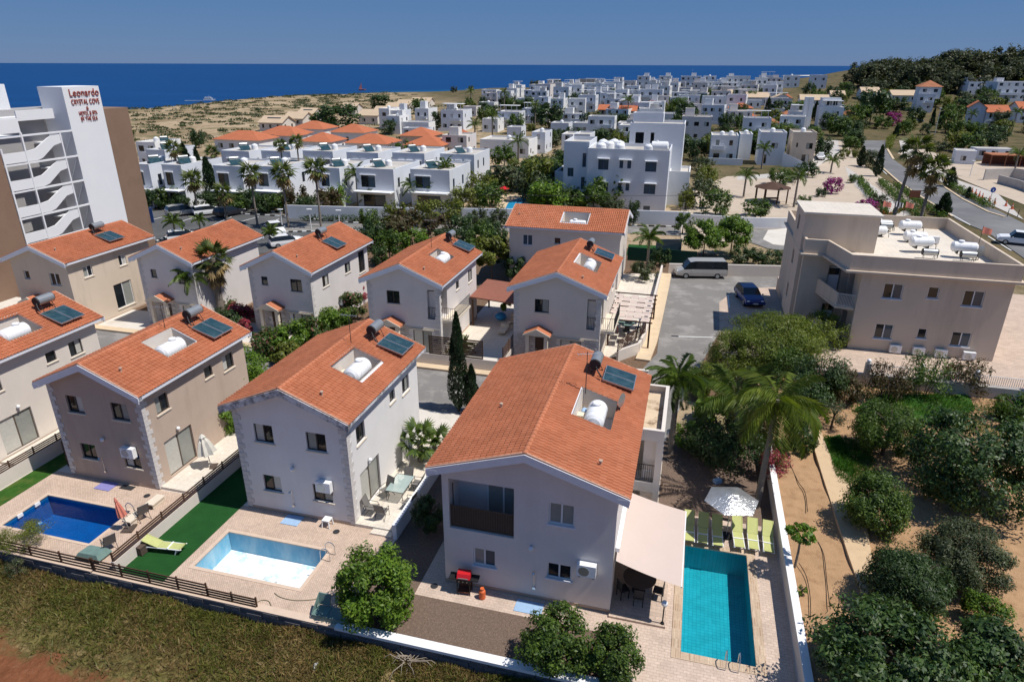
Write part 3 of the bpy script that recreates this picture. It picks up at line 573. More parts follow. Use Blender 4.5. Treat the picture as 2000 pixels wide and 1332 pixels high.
# --- second row
def row2(u, v, w_, L_, ze, label, key, well, left_small=True, balcony=True, wm='wall_grey', quoins=True, fr='frame_dark', rw=()):
    ws = [W4('f',1.12,1.72,4.38,5.14,n=1,look=['glass']) if left_small else W4('f',1.62,2.72,4.12,5.18), W4('f',3.7,5.3,.08,2.05,sill=None,name='garage_door',look=['curtain','blind'],fr='frame_brown')]
    op = []
    if not balcony: ws.append(W4('f',3.85,4.92,4.05,5.13,look=['glass','glass']))
    else: op += [('f',w_-1.02,w_-.34,3.08,5.5,1.0),('r',.3,1.7,3.0,5.3,1.0)]
    ws += [W4('r',*q) for q in rw]
    Vv = villa(u, v, w_, L_, .45, ze, 7.5, wm, label, key, opens(ws)+op, ws, well, quoins, fr, ncourse=14)
    # porch
    for x in (1.28,2.72): b = MB(); b.box(x-.14,x+.14,-.9,-.62,0,2.55); obj('porch_post', b, M['cream_paint'], Vv)
    b = MB()
    for sg in (-1,1):
        p = [(2.02,-1.1,3.12),(2.02+sg*1.05,-1.1,2.62),(2.02+sg*1.05,0,2.62),(2.02,0,3.12)]; p = p if sg == 1 else p[::-1]; b.quad(*p); b.quad(*[(x,y,z-.09) for x,y,z in p][::-1])
    obj('porch_roof', b, M['tile'], Vv)
    b = MB()
    for sg in (-1,1):
        p = [(2.02,-1.12,3.14),(2.02+sg*1.07,-1.12,2.63),(2.02+sg*1.07,-1.12,2.5),(2.02,-1.12,3.0)]; p = p if sg == 1 else p[::-1]; n = p+[(x,y+.06,z) for x,y,z in p]; b.add(n, [(3,2,1,0),(4,5,6,7)]+[(q,(q+1)%4,4+(q+1)%4,4+q) for q in range(4)])
    b.quad((1.02,-1.07,2.58),(3.02,-1.07,2.58),(2.02,-1.07,3.08)); obj('porch_gable', b, M['cream_paint'], Vv)
    b = MB(); b.box(1.72,2.55,-.05,-.004,0,2.06); d = obj('door', b, M['door'], Vv); b = MB(); b.box(1.78,1.82,-.09,-.052,.95,1.15); obj('door_handle', b, M['metal'], d)
    b = MB(); b.box(.2,1.18,-.05,-.003,2.24,2.3); b.box(2.86,w_-.05,-.05,-.003,2.24,2.3); b.box(3.4,5.5,-.1,-.003,2.12,2.2); obj('string_course', b, M['cream_paint'], Vv)
    # stone cladding, block by block
    def cm(k): wd = (.42,.52,.36)[k]; b = MB(); b.box(0,wd-.015,-.035-.008*k,-.002,0,.205); return b.mesh('cladding_stone', M['stone'])
    for j in range(10):
        x = .02-(j%2)*.17; k = j
        while x < w_:
            wd = (.42,.52,.36)[k%3]; z = .06+j*.218; inside = x < -.02 or x+wd > w_+.02 or (1.66 < x+wd/2 < 2.6) or (x+wd > 3.68 and x < 5.32 and z < 2.08) or (x+wd>1.7 and x<2.57)
            if not inside: link('cladding_stone', shared(('clad',k%3), lambda: cm(k%3)), Vv, (x,0,z))
            x += wd; k += 1
    if balcony:
        b = MB(); b.box(w_-1.1,w_-.002,.02,1.02,3.0,3.05); b.quad((w_-1.05,1.0,3),(w_-.3,1.0,3),(w_-.3,1.0,5.5),(w_-1.05,1.0,5.5)); obj('loggia_wall', b, M['wall_cream'], Vv)
        b = MB(); b.box(w_+.002,w_+1.05,.45,4.4,2.72,2.94); obj('balcony_slab', b, M['cream_paint'], Vv)
        railing(Vv, (w_+1.0,.5), (w_+1.0,4.35), 2.95, 1.0, 24); railing(Vv, (w_+.03,.5), (w_+1.0,.5), 2.95, 1.0, 6); railing(Vv, (w_-1.0,.05), (w_-.36,.05), 3.06, 1.0, 5)
    return Vv
rw6 = ((1.85,2.9,3.92,4.93),(5.83,6.84,4.0,4.95),(8.5,9.7,3.26,5.33)); rw7 = ((3.87,4.6,4.3,5.0),(7.07,8.1,3.95,5.08))
row2(-15.03, 23.54, 6.05, 10.22, 6.05, 'grey white villa with corner balcony beside the brown tiled pergola roof', 'V7', (3.7,5.35,3.57,5.95), False, True, 'wall_grey', rw=rw7)
row2(-3.28, 24.6, 6.67, 10.66, 6.04, 'villa between the brown pergola roof and the checkered deck canopy', 'V8', (4.02,5.83,3.36,6.35), False, True, 'wall_cream', rw=rw7)
row2(-26.29, 24.28, 5.74, 11.27, 5.94, 'white villa behind the flowering hedge, right of the bearded palm', 'V6', None, True, False, 'wall_grey', rw=rw6)
row2(-36.76, 23.57, 5.47, 10.17, 6.1, 'villa half hidden by the bearded palm, second from the hotel', 'V5', None, True, False, 'wall_grey', rw=((1.58,2.41,4.4,5.3),))
row2(-46.93, 20.34, 5.92, 10.1, 6.2, 'beige villa right under the hotel tower, with a round tree beside it', 'V0', None, True, False, 'wall_beige', quoins=False, fr='frame_white', rw=((1.5,2.44,4.4,5.35),(5.39,6.23,4.37,5.35),(4.15,6.2,.6,2.9)))
# --- the villa whose ridge runs across
def cross_villa():
    T_ = villa(0, 0, 8.0, 12.4, .4, 6.05, 7.5, 'wall_cream', 'villa with its ridge running across the view, behind the second row', 'V9',
        [('r',1.45,2.5,4.1,5.2),('r',4.8,5.5,4.4,5.1)], [W4('r',1.45,2.5,4.1,5.2,fr='frame_white',sill='w',look=['glass_blue','glass_blue']), W4('r',4.8,5.5,4.4,5.1,n=1,look=['glass'],fr='frame_white')], (5.1,7.0,5.3,8.0), False, 'frame_white')
    T_.location = E(-9.0, 52.4); T_.rotation_euler = (0,0,TH-math.pi/2); return T_
cross_villa()
# ================================================================ roof equipment
def solar_heater(label, loc, rz, slope):
    """boiler on a stand, two collector panels lying on the slope below; local +x runs down the slope"""
    t = thing('solar_water_heater', label, 'solar heater', loc, rz, 'solar water heaters on the villa roofs')
    def mb(): b = MB(); b.cyl((0,-.55,.62),(0,.55,.62),.29,n=16); return b.mesh('boiler', M['boiler'])
    o = link('boiler', shared('sh_boiler', mb), t)
    def me(): b = MB(); b.cyl((0,-.63,.62),(0,-.551,.62),.27,.3,16); return b.mesh('boiler_end', M['boiler_end'])
    def me2(): b = MB(); b.cyl((0,.551,.62),(0,.6,.62),.3,.27,16); return b.mesh('boiler_end', M['boiler_end'])
    link('boiler_end', shared('sh_end', me), o); link('boiler_end', shared('sh_end2', me2), o)
    def ms():
        b = MB()
        for y in (-.42,.42): b.tube([(-.25,y,-.02),(-.05,y,.36)],.02); b.tube([(.3,y,-.12),(.08,y,.36)],.02); b.tube([(-.25,y,.0),(.3,y,-.1)],.015)
        b.tube([(.05,-.6,.55),(.2,-.72,.3),(.4,-.78,.05)],.04,6); return b.mesh('stand', M['metal_dark'])
    link('stand', shared('sh_stand', ms), t)
    def mc():
        b = MB(); b.box(0,1.62,0,.86,0,.09); return b.mesh('collector_panel', M['metal'])
    def mg(): b = MB(); b.box(.04,1.58,.04,.82,.088,.094); return b.mesh('collector_glass', M['collector'])
    for y in (-.98,-.09):
        p = link('collector_panel', shared('sh_panel', mc), t, (.42,y+.1,.02-.42*slope+.05)); p.rotation_euler = (0, math.atan(slope)*.8, 0)
        link('collector_glass', shared('sh_glass', mg), p)
    return t
def water_tank(label, loc, rz, r=.46, l=1.5):
    t = thing('water_tank', label, 'water tank', loc, rz, 'white water tanks on the villa roofs')
    def mb():
        b = MB(); b.cyl((0,-l/2,r+.12),(0,l/2,r+.12),r,n=20)
        for s_ in (-1,1): b.cyl((0,s_*l/2,r+.12),(0,s_*(l/2+.12),r+.12),r,r*.72,20); b.cyl((0,s_*(l/2+.12),r+.12),(0,s_*(l/2+.17),r+.12),r*.72,r*.3,20)
        for y in (-l*.25,l*.25): b.cyl((0,y-.03,r+.12),(0,y+.03,r+.12),r+.012,n=20)
        return b.mesh('tank_body', M['plastic'])
    link('tank_body', shared(('tb',r,l), mb), t)
    def ml(): b = MB(); b.cyl((0,l*.18,2*r+.06),(0,l*.18,2*r+.2),.2,n=14); b.cyl((0,l*.18,2*r+.2),(0,l*.18,2*r+.24),.22,.18,14); return b.mesh('tank_lid', M['plastic'])
    link('tank_lid', shared(('tl',r,l), ml), t)
    def mf(): 
        b = MB()
        for y in (-l*.3,l*.3): b.box(-r*.8,r*.8,y-.05,y+.05,0,.25)
        b.tube([(-.2,-l/2-.1,.5),(-.25,-l/2-.3,.3),(-.3,-l/2-.3,0)],.025); return b.mesh('cradle', M['metal_dark'])
    link('cradle', shared(('tf',r,l), mf), t); return t
def antenna(label, loc, h_=2.2, k=0):
    t = thing('tv_antenna', label, 'antenna', loc, TH+.4*k, 'aerials on the roofs'); b = MB(); b.cyl((0,0,0),(0,0,h_),.022,.016,6); obj('mast', b, M['metal_dark'], t)
    b = MB(); b.cyl((-.5,0,h_-.12),(.55,0,h_-.12),.011,n=4)
    for i in range(8): b.cyl((-.45+i*.13,-.2+.012*i,h_-.12),(-.45+i*.13,.2-.012*i,h_-.12),.008,n=4)
    obj('aerial', b, M['metal'], t); return t
def on(vu, vv, w_, o, ze, zr, x, y, dz=0.):
    return E(vu+x, vv+y, zr-(zr-ze)/(w_/2+o)*abs(x-w_/2)+dz)
for (vu,vv,w_,o,ze,zr,x,y,lab) in ((0,0,7.41,.467,6.18,7.53,5.2,8.75,'solar heater with black ended boiler on the largest villa roof'),(-11.92,2.46,6.16,.42,6.09,7.49,4.25,7.6,'solar heater with grey boiler on the white quoined villa roof'),
        (-23.48,2.49,5.93,.4,5.87,7.32,3.88,7.2,'solar heater with grey boiler on the tan villa roof'),(-34.54,1.8,6.15,.42,6,7.45,4.25,7.3,'solar heater on the roof of the leftmost cropped villa'),
        (-15.03,23.54,6.05,.45,6.05,7.5,4.0,8.6,'solar heater on the roof of the balcony villa beside the brown pergola'),(-3.28,24.6,6.67,.45,6.04,7.5,4.55,8.2,'solar heater with blue boiler on the villa beside the checkered canopy'),
        (-26.29,24.28,5.74,.45,5.94,7.5,3.7,5.9,'solar heater on the roof right of the bearded palm'),(-46.93,20.34,5.92,.45,6.2,7.5,3.8,5.9,'solar heater on the beige villa roof under the hotel')):
    solar_heater(lab, on(vu,vv,w_,o,ze,zr,x,y,.1), TH, (zr-ze)/(w_/2+o))
for (vu,vv,w_,o,ze,zr,x,y,lab) in ((0,0,7.41,.467,6.18,7.53,5.75,5.0,'white water tank in the roof well of the largest villa'),(-11.92,2.46,6.16,.42,6.09,7.49,4.75,4.2,'white water tank in the roof well of the white quoined villa'),
        (-23.48,2.49,5.93,.4,5.87,7.32,4.45,4.3,'white water tank in the roof well of the tan villa'),(-34.54,1.8,6.15,.42,6,7.45,4.8,4.4,'white water tank on the leftmost cropped villa roof'),
        (-15.03,23.54,6.05,.45,6.05,7.5,4.6,4.7,'white water tank on the balcony villa beside the brown pergola'),(-3.28,24.6,6.67,.45,6.04,7.5,5.0,4.8,'white water tank on the villa beside the checkered canopy')):
    water_tank(lab, on(vu,vv,w_,o,ze,zr,x,y,-.82), TH)
water_tank('white water tank in the roof well of the villa with the crosswise ridge', E(-9+6.9,52.4-6.1,5.6), TH+math.pi/2)
for (vu,vv,w_,o,ze,zr,x,y,lab,k,h_) in ((-11.92,2.46,6.16,.42,6.09,7.49,3.6,5.85,'thin aerial mast beside the roof well of the white quoined villa',0,1.9),(-23.48,2.49,5.93,.4,5.87,7.32,3.4,5.3,'thin aerial mast above the roof well of the tan villa',1,1.6),
        (-15.03,23.54,6.05,.45,6.05,7.5,3.5,5.2,'tall thin aerial mast on the balcony villa beside the brown pergola',0,2.6),(0,0,7.41,.467,6.18,7.53,5.05,6.3,'dark pole aerial by the roof well of the largest villa',1,2.2)): antenna(lab, on(vu,vv,w_,o,ze,zr,x,y,-.05), h_, k)
def junk(label, loc, rz=0.):   # pump and small boxes inside the wells
    t = thing('pressure_pump', label, 'pump', loc, rz, 'pumps in the roof wells'); b = MB(); b.cyl((0,-.2,.2),(0,.2,.2),.14,n=10); obj('motor', b, M['blue_mat'], t); b = MB(); b.box(-.25,.25,-.7,-.3,0,.35); obj('cover_box', b, M['cream_paint'], t)
    b = MB(); b.tube([(0,.2,.2),(.2,.5,.25),(.35,.7,.1)],.03); obj('pipe', b, M['metal'], t)
for (vu,vv,w_,o,ze,zr,x,y,lab) in ((0,0,7.41,.467,6.18,7.53,5.1,5.7,'small pump beside the tank in the largest villa roof well'),(-11.92,2.46,6.16,.42,6.09,7.49,4.1,4.6,'small pump beside the tank in the white quoined villa roof well'),(-23.48,2.49,5.93,.4,5.87,7.32,3.8,4.4,'small pump beside the tank in the tan villa roof well')): junk(lab, on(vu,vv,w_,o,ze,zr,x,y,-.9), TH)
def ac_unit(label, loc, rz, sc=1.):
    t = thing('air_conditioner', label, 'air conditioner', loc, rz, 'outdoor air conditioning units')
    def a(): b = MB(); b.box(-.4,.4,-.33,-.05,0,.58); return b.mesh('casing', M['plastic'])
    def g(): b = MB(); b.cyl((-.1,-.345,.29),(-.1,-.331,.29),.23,n=16); return b.mesh('fan_grille', M['metal'])
    def k():
        b = MB()
        for x in (-.3,.3): b.box(x-.02,x+.02,-.33,0,-.04,-.002); b.box(x-.02,x+.02,-.05,0,-.3,-.04)
        return b.mesh('bracket', M['metal_dark'])
    link('casing', shared('ac_a', a), t); link('fan_grille', shared('ac_g', g), t); link('bracket', shared('ac_k', k), t); t.scale = (sc,sc,sc); return t
ac_unit('white air conditioner on the largest villa front wall, right of the windows', E(6.35,0,1.95), TH)
ac_unit('white air conditioner above the lower right window of the white villa', E(-11.92+4.75,2.46,1.95), TH)
ac_unit('white air conditioner above the lower right window of the tan villa', E(-23.48+4.6,2.49,1.98), TH)
ac_unit('white air conditioner on the sunny side wall among the oleanders', E(-26.29+5.74,24.28+4.6,1.6), TH+math.pi/2)
def wall_lamp(label, loc, rz):
    t = thing('wall_lamp', label, 'wall lamp', loc, rz, 'round wall lamps'); b = MB(); b.box(-.05,.05,-.06,0,-.08,.08); obj('wall_plate', b, M['metal'], t); b = MB(); b.ball((0,-.12,.0),.11,.11,.11,10,6); obj('globe', b, M['plastic'], t)
wall_lamp('round wall lamp in the middle of the largest villa front', E(3.95,0,2.75), TH); wall_lamp('round wall lamp in the middle of the white villa front', E(-11.92+3.0,2.46,2.9), TH); wall_lamp('round wall lamp in the middle of the tan villa front', E(-23.48+2.95,2.49,2.75), TH)
wall_lamp('round lamp over the tan villa sliding door', E(-23.48+5.93,2.49+2.,2.75), TH+math.pi/2); wall_lamp('round lamp over the white villa sliding door', E(-11.92+6.16,2.46+1.9,2.75), TH+math.pi/2); wall_lamp('round lamp over the leftmost villa sliding door', E(-34.54+6.15,1.8+2.3,2.8), TH+math.pi/2)
def shower(label, loc, rz):
    t = thing('garden_shower', label, 'shower', loc, rz, 'wall showers by the pools'); b = MB(); b.tube([(0,-.06,.6),(0,-.06,1.55)],.014); obj('pipe', b, M['chrome'], t); b = MB(); b.tube([(0,-.06,1.55),(0,-.22,1.58)],.014); b.cyl((0,-.22,1.6),(0,-.22,1.53),.03,.07,8); obj('shower_head', b, M['chrome'], t); b = MB(); b.box(-.06,.06,-.09,0,.55,.66); obj('tap', b, M['chrome'], t)
shower('chrome shower pipe on the largest villa front wall', E(4.1,0,0), TH); shower('chrome shower pipe on the white villa front wall', E(-11.92+2.75,2.46,0), TH); shower('chrome shower pipe on the tan villa front wall', E(-23.48+2.5,2.49,0), TH)
# ================================================================ pools, walls, fences, garden things
def tilegrid(name, c1, c2, mortar, sz, rough=.3):
    m, t, b = nodes(name); p = _pos(t); mp = t.nodes.new('ShaderNodeMapping'); mp.inputs['Rotation'].default_value = (0,0,-TH); t.links.new(p, mp.inputs['Vector'])
    k = t.nodes.new('ShaderNodeTexBrick'); t.links.new(mp.outputs[0], k.inputs['Vector']); k.offset = 0
    for nm, v_ in (('Color1',(*c1,1)),('Color2',(*c2,1)),('Mortar',(*mortar,1)),('Scale',1.),('Mortar Size',sz*.05),('Brick Width',sz),('Row Height',sz),('Bias',0.)): k.inputs[nm].default_value = v_
    c = _mix(t, .6, k.outputs['Color'], _ramp(t, _noise(t, 1.6, 4, p), [(.3,(.8,.8,.8)),(.7,(1.15,1.15,1.15))]), 'MULTIPLY'); t.links.new(c, b.inputs['Base Color']); b.inputs['Roughness'].default_value = rough; return m
def watermat(name, tint):
    m = bpy.data.materials.new(name); m.use_nodes = True; t = m.node_tree; out = t.nodes['Material Output']; t.nodes.remove(t.nodes['Principled BSDF'])
    tr = t.nodes.new('ShaderNodeBsdfTransparent'); tr.inputs[0].default_value = (*tint,1); gl = t.nodes.new('ShaderNodeBsdfGlossy'); gl.inputs['Roughness'].default_value = .06
    fr = t.nodes.new('ShaderNodeFresnel'); fr.inputs['IOR'].default_value = 1.33; mx = t.nodes.new('ShaderNodeMixShader')
    bp = t.nodes.new('ShaderNodeBump'); bp.inputs['Strength'].default_value = .35; bp.inputs['Distance'].default_value = .05; t.links.new(_noise(t, 5., 3, _pos(t)), bp.inputs['Height'])
    for n in (gl, fr): t.links.new(bp.outputs[0], n.inputs['Normal'])
    t.links.new(fr.outputs[0], mx.inputs[0]); t.links.new(tr.outputs[0], mx.inputs[1]); t.links.new(gl.outputs[0], mx.inputs[2]); t.links.new(mx.outputs[0], out.inputs['Surface']); return m
def linermat():
    m, t, b = nodes('pool_liner'); p = _pos(t); mp = t.nodes.new('ShaderNodeMapping'); mp.inputs['Scale'].default_value = (1,1,.35); t.links.new(p, mp.inputs['Vector'])
    sx_ = t.nodes.new('ShaderNodeSeparateXYZ'); t.links.new(t.nodes.new('ShaderNodeNewGeometry').outputs['Normal'], sx_.inputs[0]); f0 = sx_.outputs[2]
    wall = _mix(t, _ramp(t, _noise(t, 1.6, 7, mp.outputs[0], .65), [(.35,(0,0,0)),(.75,(1,1,1))]), (.11,.38,.56), (.40,.58,.66))
    floor_ = _mix(t, _ramp(t, _noise(t, 1.1, 7, p, .7), [(.50,(0,0,0)),(.64,(1,1,1))]), (.80,.83,.84), (.42,.66,.77)); floor_ = _mix(t, _ramp(t, _noise(t, 2.3, 8, p, .75), [(.60,(0,0,0)),(.68,(.8,.8,.8))]), floor_, (.22,.25,.20))
    t.links.new(_mix(t, _ramp(t, f0, [(.4,(0,0,0)),(.6,(1,1,1))]), wall, floor_), b.inputs['Base Color']); b.inputs['Roughness'].default_value = .6; _bump(t, b, _noise(t, 3, 4, p), .2); return m
M['pool_blue'] = tilegrid('pool_blue', (.004,.11,.30), (.006,.13,.33), (.012,.16,.37), .12)
M['pool_teal'] = tilegrid('pool_teal', (.03,.34,.41), (.04,.38,.45), (.012,.23,.29), .17)
M['liner'] = linermat()
def pool(label, P_, depth, basin, cop, water=None, wz=-.14, cw=.3):
    x0,x1,y0,y1 = P_; t = thing('swimming_pool', label, 'swimming pool', E(0,0), TH); z0 = -depth; b = MB()
    for a, c_ in (((x0,y0),(x1,y0)),((x1,y0),(x1,y1)),((x1,y1),(x0,y1)),((x0,y1),(x0,y0))): b.quad((*a,z0),(*a,.0),(*c_,.0),(*c_,z0))
    b.quad((x0,y0,z0),(x1,y0,z0),(x1,y1,z0),(x0,y1,z0)); obj('basin', b, M[basin], t)
    b = MB(); h = .012
    for a in ((x0-cw,x1+cw,y0-cw,y0),(x0-cw,x1+cw,y1,y1+cw),(x0-cw,x0,y0,y1),(x1,x1+cw,y0,y1)): b.box(*a,-.06,h)
    b.box(x0-.002,x0+.04,y0,y1,-.05,h-.004); b.box(x1-.04,x1+.002,y0,y1,-.05,h-.004); b.box(x0+.04,x1-.04,y0-.002,y0+.04,-.05,h-.004); b.box(x0+.04,x1-.04,y1-.04,y1+.002,-.05,h-.004); obj('coping', b, M[cop], t)
    if water: b = MB(); b.quad((x0,y0,wz),(x1,y0,wz),(x1,y1,wz),(x0,y1,wz)); tag(obj('water', b, M[water], t), 'clear pool water')
    return t
M['water_teal'] = watermat('water_teal', (.62,.95,.98)); M['water_blue'] = watermat('water_blue', (.45,.78,.98))
pl1 = pool('dark blue swimming pool in front of the tan villa', POOLS[0], 1.3, 'pool_blue', 'coping_plain', 'water_blue', -.22, .12)
b = MB()
for y in (-1.35,-.35): b.box(-23.095,-23.0,y,y+.3,-.2,-.02)
obj('skimmer', b, M['plastic'], pl1); b = MB(); b.cyl((-22.1,-1.45,-.9),(-22.1,-1.45,-.885),.16,n=12); b.ball((-21.7,-1.3,-.26),.14,.14,.06,8,4); obj('floating_dispenser', b, M['blue_mat'], pl1)
pool('empty swimming pool with a stained pale blue liner', POOLS[1], 1.15, 'liner', 'coping_plain', None, 0, .14)
pool('turquoise tiled swimming pool beside the largest villa', POOLS[2], 1.35, 'pool_teal', 'coping', 'water_teal', -.12, .34)
def ladder(label, u, v, rz):
    t = thing('pool_ladder', label, 'ladder', E(u,v), rz, 'steel pool ladders')
    for y in (-.24,.24): b = MB(); b.tube([(.42,y,0),(.42,y,.5),(.3,y,.66),(.1,y,.68),(-.06,y,.5),(-.1,y,-.9)],.022,6); obj('handrail', b, M['chrome'], t)
    for k in range(3): b = MB(); b.box(-.14,-.05,-.24,.24,-.35-.25*k,-.31-.25*k); obj('step', b, M['chrome'], t)
ladder('steel ladder at the right corner of the dark blue pool', -17.6, .05, TH); ladder('steel ladder at the right corner of the empty pool', -6.1, .0, TH); ladder('steel ladder at the near end of the turquoise pool', 12.35, -1.34, TH-math.pi/2)
# ---- walls and fences
def wallbox(name, label, cat, x0, x1, y0, y1, z0, z1, m, coping=None, cm='cream_paint', part='wall'):
    t = thing(name, label, cat, E(0,0), TH); b = MB(); b.box(x0,x1,y0,y1,z0,z1); obj(part, b, M[m], t)
    if coping: b = MB(); b.box(x0-.04,x1+.04,y0-.04,y1+.04,z1+.002,z1+coping); obj('coping', b, M[cm], t)
    return t
def fence(label, p0, p1, z, h_, rails, bay, m='wood', rw=.11, gap=.0, name='slat_fence', rt=.035, post=.06):
    t = thing(name, label, 'fence', E(0,0), TH, 'brown slat fences'); p0, p1 = Vector((*p0,z)), Vector((*p1,z)); L_n = (p1-p0).length; n = max(1, round(L_n/bay)); d = (p1-p0)/n; ang = math.atan2(d.y,d.x)
    def sm(): b = MB(); b.box(.0,d.length-.004,-rt/2,rt/2,0,rw); return b.mesh('slat', M[m])
    def pm(): b = MB(); b.box(-post/2,post/2,-post/2,post/2,-.05,h_+.03); return b.mesh('post', M[m])
    s_, p_ = shared(('sl',round(d.length,2),m,rw,rt), sm), shared(('po',h_,m,post), pm)
    for i in range(n+1): link('post', p_, t, p0+d*i, ang)
    for i in range(n):
        for k in range(rails): link('slat', s_, t, p0+d*i+Vector((-math.sin(ang)*(post/2+rt/2+.002)*-1, math.cos(ang)*(post/2+rt/2+.002)*-1, gap+(h_-gap-rw)*k/max(1,rails-1))), ang)
    return t
# long dark retaining wall along the field, block by block
rw_ = thing('retaining_wall', 'long dark stone retaining wall along the front field', 'wall', E(0,0), TH)
b = MB(); b.box(-62,-15.8,-3.78,-3.56,-1.3,.10); b.box(-15.78,15.4,-3.78,-3.56,-1.3,.02); obj('core', b, M['block_dark'], rw_)
b = MB(); b.box(-62,-15.82,-3.86,-3.50,.102,.17); b.box(-15.78,-3.45,-3.86,-3.50,.022,.09); obj('coping', b, M['coping_plain'], rw_)
b = MB(); b.box(-3.45,15.5,-3.92,-3.52,.022,.16); obj('white_coping', b, M['white'], rw_)
def bm(k): b = MB(); wd = (.62,.5,.74)[k]; b.box(0,wd-.02,-.05-.02*k,0,0,.195); return b.mesh('stone_block', M['block_dark'])
for j in range(4):
    x = -30-(j%2)*.3; k = j
    while x < 12:
        wd = (.62,.5,.74)[k%3]; link('stone_block', shared(('blk',k%3), lambda: bm(k%3)), rw_, (x,-3.785,-.80+j*.205)); x += wd; k += 1
fence('brown rail fence on the retaining wall in front of the dark blue pool', (-30,-3.68), (-15.85,-3.68), .17, .58, 4, 1.75, rw=.07)
fence('brown rail fence on the retaining wall before the lounger lawn', (-15.75,-3.68), (-9.7,-3.68), .09, .68, 5, 1.5, rw=.07)
fence('short brown rail fence end in front of the empty pool', (-9.68,-3.68), (-7.25,-3.68), .09, .48, 4, 1.2, rw=.07)
wallbox('garden_wall', 'pale garden wall between the tan villa and the green turf strip', 'wall', -14.9,-14.72,-3.5,9,-.2,.62,'wall_cream')
fence('brown rail fence on the pale wall beside the turf strip', (-14.81,-3.45), (-14.81,9), .63, .46, 4, 1.55, rw=.07)
wallbox('garden_wall', 'pale garden wall beside the left lawn under a brown fence', 'wall', -26.12,-25.95,-3.5,9,-.2,.85,'wall_cream')
fence('brown rail fence on the pale wall beside the left lawn', (-26.03,-3.45), (-26.03,8.6), .86, .42, 4, 1.6, rw=.07)
wallbox('garden_wall', 'white patio wall between the white villa and the largest villa', 'wall', -3.5,-3.28,2.0,12.5,-.2,.85,'white')
wallbox('garden_wall', 'long white wall along the deck of the turquoise pool', 'wall', 14.78,15.02,-3.5,14.5,-.2,.95,'wall_cream', .03, 'white')
fence('slatted brown wooden side gate at the left corner of the tan villa', (-24.4,3.1), (-23.6,3.1), 0, 1.6, 9, .8, rw=.14, name='wooden_gate')
# second row walls and fences
wallbox('garden_wall', 'low cream wall along the lane kerb, under the slatted screen', 'wall', -11.5,-3.75,21.75,21.95,-.2,.95,'wall_cream')
fence('brown slatted screen on the low cream wall by the lane', (-9.3,21.85), (-5.0,21.85), .96, 1.5, 9, 2.1, rw=.12)
wallbox('garden_wall', 'cream wall along the paved driveway under a brown fence', 'wall', -3.62,-3.4,21.9,34,-.2,1.0,'wall_cream')
wallbox('garden_wall', 'low wall end behind the brown pergola', 'wall', -9.4,-3.6,39.6,39.8,-.2,1.2,'wall_cream')
fence('brown rail fence on the cream wall along the driveway', (-3.5,22.1), (-3.5,34), 1.0, .95, 6, 1.7, rw=.08)
def bars(label, p0, p1, z, h_, n, m='metal_dark', name='metal_fence', posts=2, r=.012, cat='fence'):
    t = thing(name, label, cat, E(0,0), TH); railing(t, p0, p1, z, h_, n, m, 'panel', r)
    for i in range(posts+1): q = Vector(p0).lerp(Vector(p1), i/posts); b = MB(); b.box(q.x-.045,q.x+.045,q.y-.045,q.y+.045,z-.05,z+h_+.06); obj('post', b, M[m], t)
    return t
bars('low dark bar gate across the paved driveway', (-3.3,21.85), (.4,21.85), .02, 1.0, 26, posts=2, name='driveway_gate', cat='gate')
wallbox('garden_wall', 'cream curved wall base at the lane corner below the dark rails', 'wall', 4.4,7.3,22.9,23.15,-.2,1.0,'wall_cream')
cw = thing('boundary_wall', 'long cream boundary wall between the checkered canopy terrace and the access road', 'wall'); P5 = [(8.3, 48.01), (10.23, 49.54), (11.16, 51.92), (12.91, 58.14), (15.16, 66.27), (16.81, 72.21)]; b = MB()
for p, q in zip(P5, P5[1:]):
    p_, q_ = Vector(p), Vector(q); n_ = (q_-p_).normalized(); n_ = Vector((-n_.y,n_.x))*.1; b.prism([p_-n_,q_-n_,q_+n_,p_+n_], -.2, .9)
obj('wall', b, M['wall_cream'], cw)
def to_uv(p): dx, dy = p[0]+2.96, p[1]-23.72; return (dx*CT+dy*ST, -dx*ST+dy*CT)
fence('brown rail fence on the cream wall below the checkered canopy', to_uv(P5[0]), to_uv(P5[2]), .9, .85, 6, 1.6, rw=.07, m='wood')
# pergola with brown roof
def pergola_roof():
    t = thing('pergola', 'brown tiled pergola roof between the two balcony villas', 'pergola', E(0,0), TH); b = MB()
    x0,x1,y0,y1 = -8.9,-4.35,30.6,36.; b.quad((x0,y0,2.75),(x1,y0,2.45),(x1,y1,2.45),(x0,y1,2.75)); b.quad((x0,y0,2.65),(x0,y1,2.65),(x1,y1,2.35),(x1,y0,2.35)); b.quad((x0,y0,2.65),(x1,y0,2.35),(x1,y0,2.45),(x0,y0,2.75)); b.quad((x1,y0,2.35),(x1,y1,2.35),(x1,y1,2.45),(x1,y0,2.45))
    obj('roof', b, mat('shingle', (.24,.095,.065), .85, .15, 3.), t)
    for x,y in ((-8.7,30.8),(-4.55,30.8),(-4.55,33.4),(-4.55,35.8),(-8.7,35.8)): b = MB(); b.box(x-.07,x+.07,y-.07,y+.07,0,2.45); obj('post', b, M['wood'], t)
pergola_roof()
b = MB(); b.ball((0,0,.35),.55,.55,.35,14,8); tag(obj('paddling_pool', b, flat('toy_blue', (.03,.25,.55), .4), None, E(-6.6,32.6,.06)), 'bright blue round cover under the brown pergola roof', 'cover')
for k, (u_, v_) in enumerate(((-5.6,29.9),(-5.4,32.6))): b = MB(); b.box(-.35,.35,-.9,.9,.2,.3); b.box(-.35,.35,.3,.9,.3,.55); tag(obj('daybed', b, M['cream_paint'], None, E(u_,v_,.06), TH), ('cream sunbed in front of the brown pergola','cream sunbed under the brown pergola')[k], 'sunbed')
